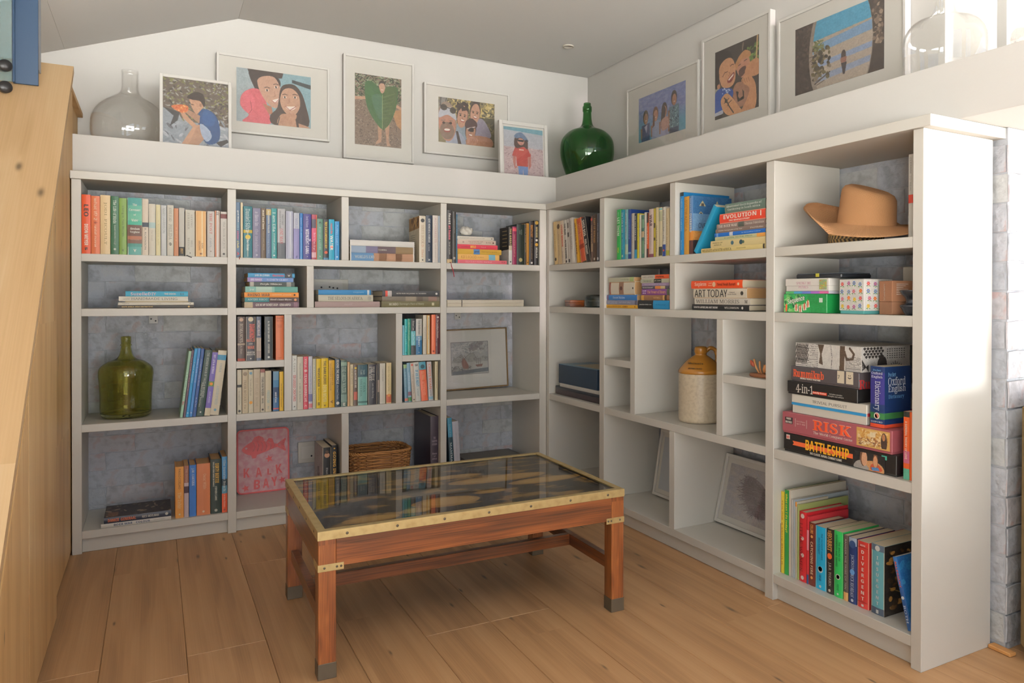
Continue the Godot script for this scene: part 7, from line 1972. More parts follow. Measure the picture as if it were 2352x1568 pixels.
# ---------------------------------------------------------------- framed pictures
# a frame standing or hanging: local x along the wall, y up from the bottom edge, z out of the wall
func frame(called: String, label: String, at: Vector3, turn: float, w: float, h: float, moulding: float, deep: float, mat_left: float, mat_right: float, mat_bottom: float, mat_top: float, print_mat: Material, frame_mat: Material, lean := 0.0, group := "framed photographs above the shelving") -> Node3D:
	var o := thing(called, label, "picture frame", at, group)
	o.basis = Basis(Vector3.UP, turn) * Basis(Vector3.RIGHT, lean)
	var m := moulding
	part("rail", box(Vector3(-w / 2 + m, 0, -deep), Vector3(w / 2 - m, m, 0), 0.001), frame_mat, o)
	part("rail", box(Vector3(-w / 2 + m, h - m, -deep), Vector3(w / 2 - m, h, 0), 0.001), frame_mat, o)
	part("stile", box(Vector3(-w / 2, 0, -deep), Vector3(-w / 2 + m, h, 0), 0.001), frame_mat, o)
	part("stile", box(Vector3(w / 2 - m, 0, -deep), Vector3(w / 2, h, 0), 0.001), frame_mat, o)
	part("backing", box(Vector3(-w / 2 + m, m, -deep + 0.002), Vector3(w / 2 - m, h - m, -deep + 0.006), 0.0003), hexmat("b09a7a"), o)
	var zc := -0.007
	part("mount", box(Vector3(-w / 2 + m, m, zc - 0.002), Vector3(w / 2 - m, h - m, zc), 0.0003), hexmat("e2dfd6", 0.8), o)
	var x0 := -w / 2 + m + mat_left
	var x1 := w / 2 - m - mat_right
	var y0 := m + mat_bottom
	var y1 := h - m - mat_top
	part("photograph", card(x1 - x0, y1 - y0), print_mat, o, Vector3((x0 + x1) / 2, (y0 + y1) / 2, zc + 0.0009))
	part("glass_pane", box(Vector3(-w / 2 + m, m, zc + 0.0025), Vector3(w / 2 - m, h - m, zc + 0.0045), 0.0002), clear_pane, o)
	return o

# a print loses the hard edges of the drawing and gains a little grain
func print_of(im: Image) -> StandardMaterial3D:
	var w := im.get_width()
	var h := im.get_height()
	im.resize(int(w * 0.6), int(h * 0.6), Image.INTERPOLATE_BILINEAR)
	im.resize(w, h, Image.INTERPOLATE_CUBIC)
	var grain := noise(w + h, 0.11, 2)
	var blotch := noise(w * 3 + h, 0.03, 2)
	for y in h:
		for x in w:
			var g := grain.get_noise_2d(x, y) * 0.05 + blotch.get_noise_2d(x, y) * 0.035
			var c := im.get_pixel(x, y)
			im.set_pixel(x, y, Color(clampf(c.r + g, 0, 1), clampf(c.g + g, 0, 1), clampf(c.b + g * 0.9, 0, 1)))
	return image_mat(im, 0.55)

func build_prints() -> void:
	var wf := mat(Color("dad8d2"), 0.4)
	var back := -0.581
	# along the long wall
	frame("photo_frame", "small white framed photo of a boy in blue shirt crouching on rocks", Vector3(-1.668, 1.7025, -0.25), 0.0, 0.293, 0.335, 0.013, 0.025, 0.0, 0.0, 0.0, 0.0, boy_print(), wf, -0.06)
	frame("photo_frame", "white framed photo of two smiling women, one wearing pink", Vector3(-1.288, 1.868, back), 0.0, 0.55, 0.395, 0.012, 0.032, 0.08, 0.085, 0.048, 0.05, women_print(), wf)
	frame("photo_frame", "tall white framed photo of a child behind one huge green leaf", Vector3(-0.745, 1.79, back), 0.0, 0.392, 0.568, 0.012, 0.032, 0.05, 0.06, 0.07, 0.085, leaf_print(), wf)
	frame("photo_frame", "white framed photo of four people laughing, one man in a cap", Vector3(-0.222, 1.862, back), 0.0, 0.535, 0.405, 0.012, 0.032, 0.075, 0.085, 0.06, 0.06, family_print(), wf)
	frame("photo_frame", "small white framed photo of a girl in red shirt and sun hat", Vector3(0.015, 1.7025, -0.3), 0.0, 0.305, 0.337, 0.02, 0.025, 0.008, 0.008, 0.0, 0.012, girl_print(), wf, -0.06)
	# along the side wall
	var side := 0.581
	frame("photo_frame", "white framed photo of four young people standing before the sea", Vector3(side, 1.852, 0.227), -PI / 2, 0.667, 0.398, 0.012, 0.032, 0.11, 0.10, 0.055, 0.065, siblings_print(), wf)
	frame("photo_frame", "white framed photo of a laughing boy and a man in a cap", Vector3(side, 1.850, 0.829), -PI / 2, 0.486, 0.487, 0.014, 0.032, 0.085, 0.065, 0.05, 0.075, pals_print(), wf)
	frame("photo_frame", "wide white framed photo of a beach seen through a round tunnel", Vector3(side, 1.848, 1.442), -PI / 2, 0.652, 0.42, 0.012, 0.032, 0.09, 0.085, 0.05, 0.06, tunnel_print(), wf)
	frame("photo_frame", "white framed portrait of a woman in sunglasses past the clear demijohn", Vector3(0.79, 1.7025, 2.10), 0.0, 0.26, 0.4, 0.008, 0.035, 0.004, 0.004, 0.0, 0.0, shades_print(), wf, 0.0)
	# on the shelves
	var gold := StandardMaterial3D.new()
	gold.albedo_color = Color("6b5330")
	gold.metallic = 0.35
	gold.roughness = 0.45
	var en := frame("engraving_frame", "gilt-edged frame holding an old engraving of ships before a mountain", Vector3(-0.292, 0.5228, -0.318), 0.0, 0.43, 0.335, 0.007, 0.014, 0.085, 0.11, 0.075, 0.065, ships_print(), gold, -0.04, "")
	en.rotation.z = 0.02
	frame("feather_frame", "white box frame with a dark feather print leaning in the lowest cell", Vector3(0.206, 0.099, 1.325), -PI / 2, 0.37, 0.285, 0.013, 0.03, 0.022, 0.022, 0.022, 0.022, feather_print(), wf, -0.24, "framed prints in the lowest cells")
	frame("print_frame", "white box frame mostly hidden behind a divider in the lowest cell", Vector3(0.226, 0.099, 0.845), -PI / 2, 0.36, 0.31, 0.013, 0.03, 0.02, 0.02, 0.02, 0.02, mat(Color("c3c9cf"), 0.6), wf, -0.17, "framed prints in the lowest cells")

const SKIN := Color("c99b7c")

func boy_print() -> StandardMaterial3D:
	var im := p_new(300, 320, Color("6b5f52"))
	p_dabs(im, 1, 420, 0, 0, 1, 0.62, 0.03, 0.35, [Color("7d7d4a"), Color("4a4038"), Color("93908a"), Color("6a5e50"), Color("a7a49a"), Color("8a8d50"), Color("3d352f")])
	p_poly(im, [0, 0.45, 0.22, 0.5, 0.3, 0.62, 1, 0.66, 1, 1, 0, 1], Color("9aa3ac"))
	p_dabs(im, 2, 50, 0, 0.6, 1, 1, 0.06, 0.35, [Color("aab3bb"), Color("8d969f"), Color("b9bfc4"), Color("6d7378")])
	p_poly(im, [0.0, 0.44, 0.25, 0.5, 0.22, 0.62, 0.1, 0.72, 0.16, 0.56], Color("3b3c3e"))
	p_poly(im, [0.8, 0.9, 0.98, 0.84, 1, 0.88, 0.88, 0.96], Color("33302e"))
	p_poly(im, [0.56, 0.43, 0.7, 0.42, 0.82, 0.52, 0.87, 0.72, 0.84, 0.88, 0.7, 0.94, 0.6, 0.86, 0.53, 0.62], Color("1d4d82"), true)
	p_poly(im, [0.62, 0.44, 0.72, 0.44, 0.8, 0.54, 0.74, 0.66, 0.6, 0.62], Color("245a94"), true)
	p_poly(im, [0.56, 0.52, 0.32, 0.42, 0.3, 0.47, 0.55, 0.64], SKIN.darkened(0.12))
	p_poly(im, [0.26, 0.5, 0.3, 0.58, 0.48, 0.73, 0.52, 0.68, 0.36, 0.54, 0.33, 0.5], SKIN)
	p_poly(im, [0.12, 0.42, 0.28, 0.38, 0.38, 0.4, 0.36, 0.48, 0.26, 0.5], Color("d8763e"), true)
	p_dabs(im, 3, 18, 0.16, 0.39, 0.36, 0.49, 0.02, 0.4, [Color("e39a52"), Color("c75a2e"), Color("f0c880")])
	p_poly(im, [0.46, 0.68, 0.6, 0.64, 0.72, 0.74, 0.7, 0.86, 0.52, 0.72, 0.4, 1.0, 0.28, 0.96], SKIN)
	p_poly(im, [0.5, 0.7, 0.62, 0.66, 0.7, 0.78, 0.5, 1.0, 0.38, 0.98], SKIN.darkened(0.08))
	p_poly(im, [0.56, 0.64, 0.68, 0.7, 0.74, 0.82, 0.66, 0.9, 0.58, 0.8], Color("a9b8cc"), true)
	p_poly(im, [0.4, 0.28, 0.5, 0.2, 0.61, 0.24, 0.62, 0.36, 0.56, 0.45, 0.5, 0.5, 0.44, 0.42, 0.42, 0.36], SKIN, true)
	p_poly(im, [0.36, 0.26, 0.48, 0.17, 0.6, 0.19, 0.64, 0.3, 0.62, 0.38, 0.56, 0.3, 0.44, 0.29], Color("33251d"), true)
	p_ell(im, 0.57, 0.36, 0.02, 0.03, 0, SKIN.darkened(0.15))
	p_line(im, [0.42, 0.36, 0.46, 0.365], 0.012, Color("5a3a2a"))
	return print_of(im)

func women_print() -> StandardMaterial3D:
	var im := p_new(360, 250, Color("8fb2bb"))
	p_poly(im, [0, 0, 0.22, 0, 0.3, 1, 0, 1], Color("aab8bc"))
	p_poly(im, [0.14, 0, 0.62, 0, 0.6, 0.1, 0.2, 0.18], Color("4b3a34"))
	p_poly(im, [0.74, 0.1, 1, 0.16, 1, 0.24, 0.74, 0.16], Color("3c4446"))
	p_poly(im, [0.16, 0.02, 0.4, 0.0, 0.56, 0.12, 0.56, 0.3, 0.34, 0.55, 0.24, 0.36], Color("3a2a24"), true)
	p_poly(im, [0.08, 0.5, 0.2, 0.36, 0.34, 0.42, 0.44, 0.86, 0.42, 1, 0.08, 1, 0.16, 0.86, 0.05, 0.7], Color("d4656f"), true)
	p_poly(im, [0.06, 0.52, 0.16, 0.4, 0.24, 0.6, 0.18, 0.84, 0.06, 0.72], Color("dd6c78"), true)
	p_line(im, [0.18, 0.6, 0.2, 0.76, 0.16, 0.84], 0.008, Color("a84450"))
	p_poly(im, [0.34, 0.62, 0.46, 0.66, 0.48, 0.82, 0.42, 0.8], Color("b27a5e"))
	p_poly(im, [0.27, 0.2, 0.36, 0.1, 0.5, 0.1, 0.58, 0.3, 0.57, 0.56, 0.52, 0.68, 0.42, 0.62, 0.32, 0.44], Color("cba188"), true)
	p_poly(im, [0.58, 0.3, 0.66, 0.2, 0.78, 0.2, 0.88, 0.36, 0.94, 0.62, 0.98, 0.88, 0.9, 1, 0.5, 1, 0.44, 0.84, 0.54, 0.66], Color("453229"), true)
	p_poly(im, [0.58, 0.44, 0.63, 0.3, 0.74, 0.27, 0.83, 0.38, 0.85, 0.58, 0.8, 0.74, 0.72, 0.8, 0.63, 0.72, 0.58, 0.58], Color("c79c80"), true)
	p_poly(im, [0.56, 1, 0.58, 0.8, 0.68, 0.76, 0.8, 0.76, 0.8, 0.9, 0.94, 0.96, 0.96, 1], Color("c09376"), true)
	p_line(im, [0.57, 0.84, 0.54, 1.0], 0.012, Color("3a3f4a"))
	p_line(im, [0.8, 0.84, 0.82, 1.0], 0.03, Color("453229"))
	for e in [[0.4, 0.36, -8], [0.52, 0.28, -12], [0.64, 0.45, -6], [0.78, 0.43, 2]]:
		p_ell(im, e[0], e[1], 0.022, 0.016, e[2], Color("eee6dc"))
		p_ell(im, e[0], e[1], 0.011, 0.016, e[2], Color("33261f"))
		p_line(im, [e[0] - 0.035, e[1] - 0.045, e[0], e[1] - 0.06, e[0] + 0.035, e[1] - 0.048], 0.009, Color("4a352a"))
	p_poly(im, [0.47, 0.54, 0.56, 0.49, 0.54, 0.56, 0.5, 0.58], Color("f3ece4"), true)
	p_line(im, [0.46, 0.54, 0.51, 0.585, 0.565, 0.495], 0.007, Color("a85a52"))
	p_poly(im, [0.65, 0.63, 0.79, 0.61, 0.76, 0.67, 0.7, 0.685], Color("f3ece4"), true)
	p_line(im, [0.645, 0.62, 0.71, 0.69, 0.795, 0.605], 0.008, Color("a85a52"))
	p_line(im, [0.5, 0.36, 0.51, 0.46, 0.48, 0.47], 0.007, Color("aa7c64"))
	p_line(im, [0.7, 0.46, 0.7, 0.55, 0.67, 0.56], 0.007, Color("a87a60"))
	return print_of(im)

func leaf_print() -> StandardMaterial3D:
	var im := p_new(240, 360, Color("85705f"))
	p_dabs(im, 5, 500, 0, 0, 1, 0.36, 0.04, 0.25, [Color("2c3a22"), Color("4a5c34"), Color("87946a"), Color("1f281a"), Color("a7ad90")])
	p_dabs(im, 6, 900, 0, 0.36, 1, 1, 0.016, 0.5, [Color("7a6656"), Color("93806e"), Color("6a5648"), Color("a6947f"), Color("54453a")])
	p_poly(im, [0.78, 0.48, 1, 0.44, 1, 0.74, 0.9, 0.68], Color("b98a5c"))
	p_poly(im, [0.0, 0.33, 0.22, 0.31, 0.24, 0.35, 0, 0.37], SKIN)
	p_poly(im, [0.88, 0.37, 1, 0.41, 1, 0.45, 0.86, 0.41], SKIN)
	p_poly(im, [0.48, 0.68, 0.58, 0.68, 0.56, 0.94, 0.44, 0.98, 0.44, 0.95, 0.5, 0.9], SKIN.darkened(0.06))
	p_poly(im, [0.64, 0.68, 0.74, 0.68, 0.72, 0.9, 0.76, 0.98, 0.68, 0.98], SKIN.darkened(0.06))
	p_poly(im, [0.22, 0.11, 0.4, 0.1, 0.54, 0.2, 0.6, 0.26, 0.66, 0.15, 0.84, 0.12, 0.92, 0.16, 0.9, 0.36, 0.82, 0.55, 0.7, 0.7, 0.58, 0.75, 0.46, 0.68, 0.3, 0.52, 0.22, 0.34], Color("3c6b38"), true)
	p_poly(im, [0.58, 0.28, 0.66, 0.16, 0.84, 0.13, 0.9, 0.18, 0.88, 0.36, 0.8, 0.55, 0.68, 0.7, 0.585, 0.74], Color("4d6533"), true)
	p_poly(im, [0.36, 0.3, 0.56, 0.28, 0.57, 0.62, 0.44, 0.52], Color("4a7358"), true)
	for k in 7:
		p_line(im, [0.58, 0.3 + k * 0.05, 0.28 + k * 0.03, 0.2 + k * 0.055], 0.006, Color("5d8552"))
		p_line(im, [0.58, 0.3 + k * 0.05, 0.86 - k * 0.022, 0.22 + k * 0.06], 0.006, Color("7d8a58"))
	p_line(im, [0.585, 0.26, 0.585, 0.74], 0.012, Color("9aa878"))
	p_poly(im, [0.51, 0.12, 0.57, 0.08, 0.64, 0.11, 0.63, 0.2, 0.58, 0.24, 0.53, 0.2], Color("c99f86"), true)
	p_poly(im, [0.5, 0.14, 0.53, 0.07, 0.62, 0.06, 0.66, 0.16, 0.62, 0.1, 0.54, 0.1], Color("3a2a22"), true)
	p_line(im, [0.56, 0.19, 0.6, 0.19], 0.01, Color("f0e6dc"))
	return print_of(im)

func face(im: Image, x: float, y: float, rx: float, ry: float, tilt: float, skin: Color, hair: Color, beard := false, smile := true) -> void:
	p_ell(im, x, y - ry * 0.18, rx * 1.14, ry * 1.1, tilt, hair)
	p_ell(im, x, y + ry * 0.1, rx, ry * 0.98, tilt, skin)
	if beard:
		p_ell(im, x, y + ry * 0.62, rx * 0.86, ry * 0.5, tilt, Color("8d7463"))
	var c := cos(deg_to_rad(tilt))
	var s := sin(deg_to_rad(tilt))
	for k in [-1, 1]:
		p_ell(im, x + k * rx * 0.42 * c, y + k * rx * 0.42 * s, rx * 0.17, ry * 0.07, tilt, Color("3a2a24"))
		p_line(im, [x + k * rx * 0.22 * c, y - ry * 0.2 + k * rx * 0.2 * s, x + k * rx * 0.66 * c, y - ry * 0.17 + k * rx * 0.6 * s], rx * 0.1, hair.darkened(0.1))
	p_line(im, [x, y + ry * 0.08, x + rx * 0.06, y + ry * 0.3, x - rx * 0.1, y + ry * 0.32], rx * 0.08, skin.darkened(0.22))
	if smile:
		p_ell(im, x, y + ry * 0.58, rx * 0.42, ry * 0.13, tilt, Color("a4554c"))
		p_ell(im, x, y + ry * 0.54, rx * 0.36, ry * 0.07, tilt, Color("f1ebe2"))

func family_print() -> StandardMaterial3D:
	var im := p_new(360, 260, Color("8a7f5a"))
	p_dabs(im, 9, 380, 0, 0, 1, 0.5, 0.03, 0.5, [Color("c9b26a"), Color("6b6140"), Color("a8955a"), Color("4a4433"), Color("d8c688")])
	p_poly(im, [0.7, 0.36, 1, 0.34, 1, 1, 0.7, 1], Color("565034"))
	p_dabs(im, 10, 60, 0.72, 0.4, 1, 0.95, 0.04, 0.3, [Color("6e6640"), Color("443f2b"), Color("857a4e")])
	p_poly(im, [0.02, 0, 0.16, 0, 0.1, 0.26, 0.0, 0.3], Color("8d8a84"))
	p_line(im, [0.04, 0, 0.03, 0.26], 0.012, Color("3d3a34"))
	p_line(im, [0.14, 0, 0.09, 0.24], 0.012, Color("3d3a34"))
	p_poly(im, [0.66, 0.42, 0.8, 0.4, 0.94, 0.72, 0.86, 0.84, 0.76, 0.9, 0.62, 0.72], Color("9a93a6"), true)
	face(im, 0.645, 0.26, 0.085, 0.17, 8, Color("c6987e"), Color("40302a"))
	p_poly(im, [0.3, 0.58, 0.46, 0.56, 0.5, 1, 0.26, 1], Color("8fa0ae"), true)
	face(im, 0.42, 0.36, 0.09, 0.19, 10, Color("c3947a"), Color("33241f"))
	p_dabs(im, 11, 26, 0.32, 0.1, 0.52, 0.24, 0.02, 1.6, [Color("33241f"), Color("40302a")])
	face(im, 0.565, 0.68, 0.085, 0.17, 8, Color("b98a6e"), Color("33221c"))
	p_poly(im, [0.46, 0.56, 0.5, 0.44, 0.62, 0.42, 0.68, 0.5, 0.66, 0.6, 0.5, 0.64], Color("4a2f2e"), true)
	p_line(im, [0.5, 0.64, 0.64, 0.58], 0.02, Color("c9beb8"))
	p_poly(im, [0.53, 0.64, 0.6, 0.6, 0.62, 0.67, 0.56, 0.7], Color("221a18"), true)
	p_poly(im, [0.48, 0.9, 0.6, 0.78, 0.92, 0.8, 0.94, 1, 0.5, 1], Color("b58468"), true)
	p_poly(im, [0.5, 0.84, 0.6, 0.8, 0.7, 0.86, 0.66, 0.98, 0.54, 0.98], Color("c4937a"), true)
	for k in 4:
		p_line(im, [0.56 + k * 0.03, 0.84, 0.58 + k * 0.032, 0.94], 0.006, Color("94644e"))
	p_poly(im, [0.18, 0.86, 0.3, 0.7, 0.44, 0.84, 0.46, 1, 0.14, 1], Color("a7aec0"), true)
	p_poly(im, [0.3, 0.72, 0.34, 0.72, 0.4, 1, 0.34, 1], Color("4a3c36"))
	face(im, 0.15, 0.56, 0.145, 0.28, -4, Color("c08a72"), Color("a08a78"), true)
	p_poly(im, [0.0, 0.4, 0.05, 0.24, 0.24, 0.22, 0.31, 0.42, 0.3, 0.48, 0.16, 0.38, 0.02, 0.46], Color("c3c6cf"), true)
	p_ell(im, 0.09, 0.22, 0.06, 0.05, 4, Color("4a4038"))
	p_ell(im, 0.25, 0.27, 0.055, 0.05, 14, Color("4a4038"))
	p_line(im, [0.02, 0.18, 0.3, 0.26], 0.012, Color("2c2622"))
	return print_of(im)

func girl_print() -> StandardMaterial3D:
	var im := p_new(240, 290, Color("c9b3b4"))
	p_poly(im, [0, 0, 1, 0, 1, 0.12, 0, 0.08], Color("6fa3b3"))
	p_poly(im, [0, 0.06, 1, 0.1, 1, 0.4, 0, 0.4], Color("b9bcc4"))
	p_dabs(im, 21, 260, 0, 0.4, 1, 1, 0.03, 0.3, [Color("b99a9c"), Color("d8c4c2"), Color("a68a8c"), Color("c4a6a8")])
	p_poly(im, [0.34, 0.74, 0.6, 0.74, 0.59, 1, 0.5, 1, 0.47, 0.84, 0.46, 1, 0.37, 1], Color("6a8cc0"))
	p_poly(im, [0.22, 0.5, 0.3, 0.52, 0.28, 0.78, 0.34, 0.8, 0.26, 0.84, 0.22, 0.7], Color("b9756a"))
	p_poly(im, [0.6, 0.52, 0.68, 0.5, 0.68, 0.76, 0.62, 0.84], Color("b9756a"))
	p_poly(im, [0.28, 0.4, 0.4, 0.36, 0.58, 0.36, 0.68, 0.56, 0.6, 0.58, 0.6, 0.78, 0.32, 0.78, 0.3, 0.58, 0.2, 0.58], Color("b23a30"))
	p_poly(im, [0.38, 0.43, 0.5, 0.43, 0.5, 0.46, 0.38, 0.46], Color("d8b8a8"))
	p_poly(im, [0.28, 0.2, 0.36, 0.16, 0.58, 0.2, 0.6, 0.42, 0.5, 0.38, 0.34, 0.42, 0.26, 0.36], Color("4a3028"), true)
	p_ell(im, 0.43, 0.28, 0.085, 0.085, 0, Color("c68f7c"))
	p_poly(im, [0.34, 0.24, 0.5, 0.24, 0.5, 0.28, 0.36, 0.28], Color("201a1a"))
	p_ell(im, 0.44, 0.325, 0.025, 0.012, 0, Color("a85048"))
	p_poly(im, [0.26, 0.18, 0.32, 0.12, 0.42, 0.09, 0.5, 0.12, 0.62, 0.24, 0.56, 0.26, 0.44, 0.2, 0.32, 0.22], Color("6a82a0"), true)
	p_ell(im, 0.58, 0.25, 0.04, 0.025, 20, Color("2e3440"))
	return print_of(im)

func siblings_print() -> StandardMaterial3D:
	var im := p_new(360, 250, Color("8791bd"))
	var cl := noise(77, 0.02, 3)
	for y in 250:
		for x in 360:
			var t := clampf((y / 250.0 - 0.45) * 3.0, 0, 1)
			var c := Color("7482b4").lerp(Color("8c93bb"), clampf(0.5 + cl.get_noise_2d(x, y * 2.0) * 1.4, 0, 1))
			im.set_pixel(x, y, c.lerp(Color("5d9bb4"), t))
	for k in [[0.16, 0.5, 0.09, "4a4a74", "a3785e", "4a3a2a"], [0.38, 0.5, 0.085, "9aa4c0", "b98468", "6a4630"], [0.57, 0.48, 0.09, "a0a2c2", "b98468", "3f2b22"], [0.77, 0.3, 0.1, "5f7f8c", "a97a60", "3a2a22"]]:
		p_poly(im, [k[0] - k[2], k[1] + 0.14, k[0] + k[2], k[1] + 0.12, k[0] + k[2] * 1.05, 1.0, k[0] - k[2] * 1.05, 1.0], Color(k[3]))
		p_poly(im, [k[0] - k[2] * 1.25, k[1] + 0.2, k[0] - k[2] * 0.85, k[1] + 0.2, k[0] - k[2] * 0.9, 0.95, k[0] - k[2] * 1.2, 0.95], Color(k[4]).darkened(0.15))
		p_ell(im, k[0], k[1] - 0.03, 0.06, 0.11, 0, Color(k[5]))
		p_ell(im, k[0] + 0.005, k[1] + 0.01, 0.045, 0.085, 0, Color(k[4]))
		p_line(im, [k[0] - 0.012, k[1] + 0.05, k[0] + 0.02, k[1] + 0.05], 0.008, Color("e8ded4"))
	p_poly(im, [0.52, 0.4, 0.56, 0.36, 0.6, 0.46, 0.56, 0.7, 0.5, 0.84, 0.5, 0.6], Color("3f2b22"), true)
	p_poly(im, [0.33, 0.5, 0.36, 0.5, 0.36, 0.72, 0.31, 0.76], Color("6a4630"))
	p_poly(im, [0.51, 0.66, 0.64, 0.62, 0.66, 0.84, 0.52, 0.88], Color("bd9384"), true)
	p_dabs(im, 14, 60, 0.68, 0.46, 0.86, 0.98, 0.012, 1.2, [Color("31485a"), Color("8fb0b8")])
	p_poly(im, [0.13, 0.68, 0.2, 0.64, 0.18, 0.84], Color("b8b4cc"))
	p_poly(im, [0.07, 0.92, 0.25, 0.9, 0.25, 1, 0.07, 1], Color("24406a"))
	p_poly(im, [0.68, 0.9, 0.86, 0.88, 0.86, 1, 0.68, 1], Color("2a3a5a"))
	return print_of(im)

func pals_print() -> StandardMaterial3D:
	var im := p_new(260, 300, Color("3f3832"))
	p_poly(im, [0, 0.36, 0.12, 0.36, 0.1, 0.7, 0, 0.66], Color("a8a49a"))
	p_dabs(im, 15, 70, 0.76, 0.1, 1, 0.45, 0.03, 0.8, [Color("5c7a36"), Color("3a4a26"), Color("7a9448")])
	p_line(im, [0.97, 0, 0.94, 0.4], 0.03, Color("c9a878"))
	p_line(im, [0.66, 0.02, 0.64, 0.12], 0.03, Color("8a7a68"))
	p_poly(im, [0.5, 0.3, 0.6, 0.22, 0.78, 0.26, 0.8, 0.42, 0.66, 0.52, 0.54, 0.44], Color("c28b70"), true)
	p_poly(im, [0.44, 0.34, 0.56, 0.2, 0.7, 0.14, 0.82, 0.2, 0.8, 0.26, 0.62, 0.26, 0.5, 0.38], Color("c08a58"), true)
	p_poly(im, [0.56, 0.4, 0.7, 0.36, 0.72, 0.44, 0.6, 0.5], Color("5a3a30"), true)
	p_line(im, [0.55, 0.33, 0.6, 0.315], 0.014, Color("4a3028"))
	p_line(im, [0.68, 0.29, 0.74, 0.28], 0.014, Color("4a3028"))
	p_poly(im, [0.72, 0.4, 0.86, 0.32, 1, 0.34, 1, 0.54, 0.8, 0.54, 0.7, 0.5], Color("c48e66"), true)
	p_poly(im, [0.42, 0.66, 0.52, 0.56, 0.7, 0.6, 0.82, 0.72, 0.78, 0.86, 0.66, 0.92, 0.52, 0.9, 0.44, 0.78], Color("a4775e"), true)
	p_poly(im, [0.62, 0.54, 0.72, 0.5, 0.84, 0.54, 0.94, 0.7, 0.92, 1, 0.62, 1, 0.74, 0.84, 0.8, 0.7, 0.66, 0.6], Color("c79066"), true)
	for k in 4:
		p_line(im, [0.64 + k * 0.045, 0.54, 0.66 + k * 0.045, 0.6], 0.01, Color("94623e"))
	p_poly(im, [0.5, 0.68, 0.56, 0.7, 0.54, 0.76, 0.58, 0.8, 0.66, 0.78, 0.64, 0.68, 0.68, 0.72, 0.68, 0.82, 0.54, 0.84], Color("2c2420"))
	p_poly(im, [0, 0.62, 0.16, 0.56, 0.4, 0.62, 0.42, 0.74, 0.18, 0.92, 0, 0.9], Color("1f4a9a"), true)
	p_dabs(im, 16, 12, 0.18, 0.58, 0.4, 0.66, 0.015, 1.0, [Color("d8e4f0")])
	p_poly(im, [0, 0.9, 0.2, 0.88, 0.2, 0.94, 0.0, 0.95], Color("c8ccd8"))
	p_poly(im, [0.14, 0.74, 0.26, 0.66, 0.38, 0.72, 0.6, 0.94, 0.66, 1, 0.36, 1, 0.2, 0.9], Color("cf9a6c"), true)
	p_line(im, [0.22, 0.71, 0.28, 0.77, 0.34, 0.86, 0.44, 0.97], 0.02, Color("2c2420"))
	p_ell(im, 0.27, 0.77, 0.03, 0.035, -35, Color("2c2420"))
	for k in [[0.22, 0.8, 0.27, 0.77], [0.34, 0.74, 0.29, 0.77], [0.3, 0.85, 0.33, 0.81], [0.4, 0.78, 0.34, 0.81]]:
		p_line(im, k, 0.012, Color("2c2420"))
	p_poly(im, [0, 0.08, 0.1, 0.0, 0.34, 0.06, 0.42, 0.2, 0.3, 0.2, 0.12, 0.3, 0.1, 0.5, 0, 0.52], Color("241a15"), true)
	p_poly(im, [0.1, 0.26, 0.24, 0.16, 0.4, 0.18, 0.48, 0.32, 0.48, 0.5, 0.4, 0.58, 0.26, 0.58, 0.14, 0.5], Color("d09c74"), true)
	p_ell(im, 0.09, 0.52, 0.04, 0.04, 0, Color("c48c68"))
	p_line(im, [0.18, 0.4, 0.24, 0.35, 0.3, 0.35], 0.014, Color("6a4430"))
	p_line(im, [0.36, 0.29, 0.4, 0.27, 0.44, 0.28], 0.014, Color("6a4430"))
	p_poly(im, [0.3, 0.47, 0.44, 0.39, 0.46, 0.44, 0.4, 0.51, 0.32, 0.52], Color("8a3a34"), true)
	p_poly(im, [0.31, 0.475, 0.44, 0.405, 0.44, 0.435, 0.34, 0.49], Color("f4eee6"))
	p_line(im, [0.33, 0.36, 0.36, 0.4, 0.32, 0.42], 0.012, Color("a87450"))
	return print_of(im)

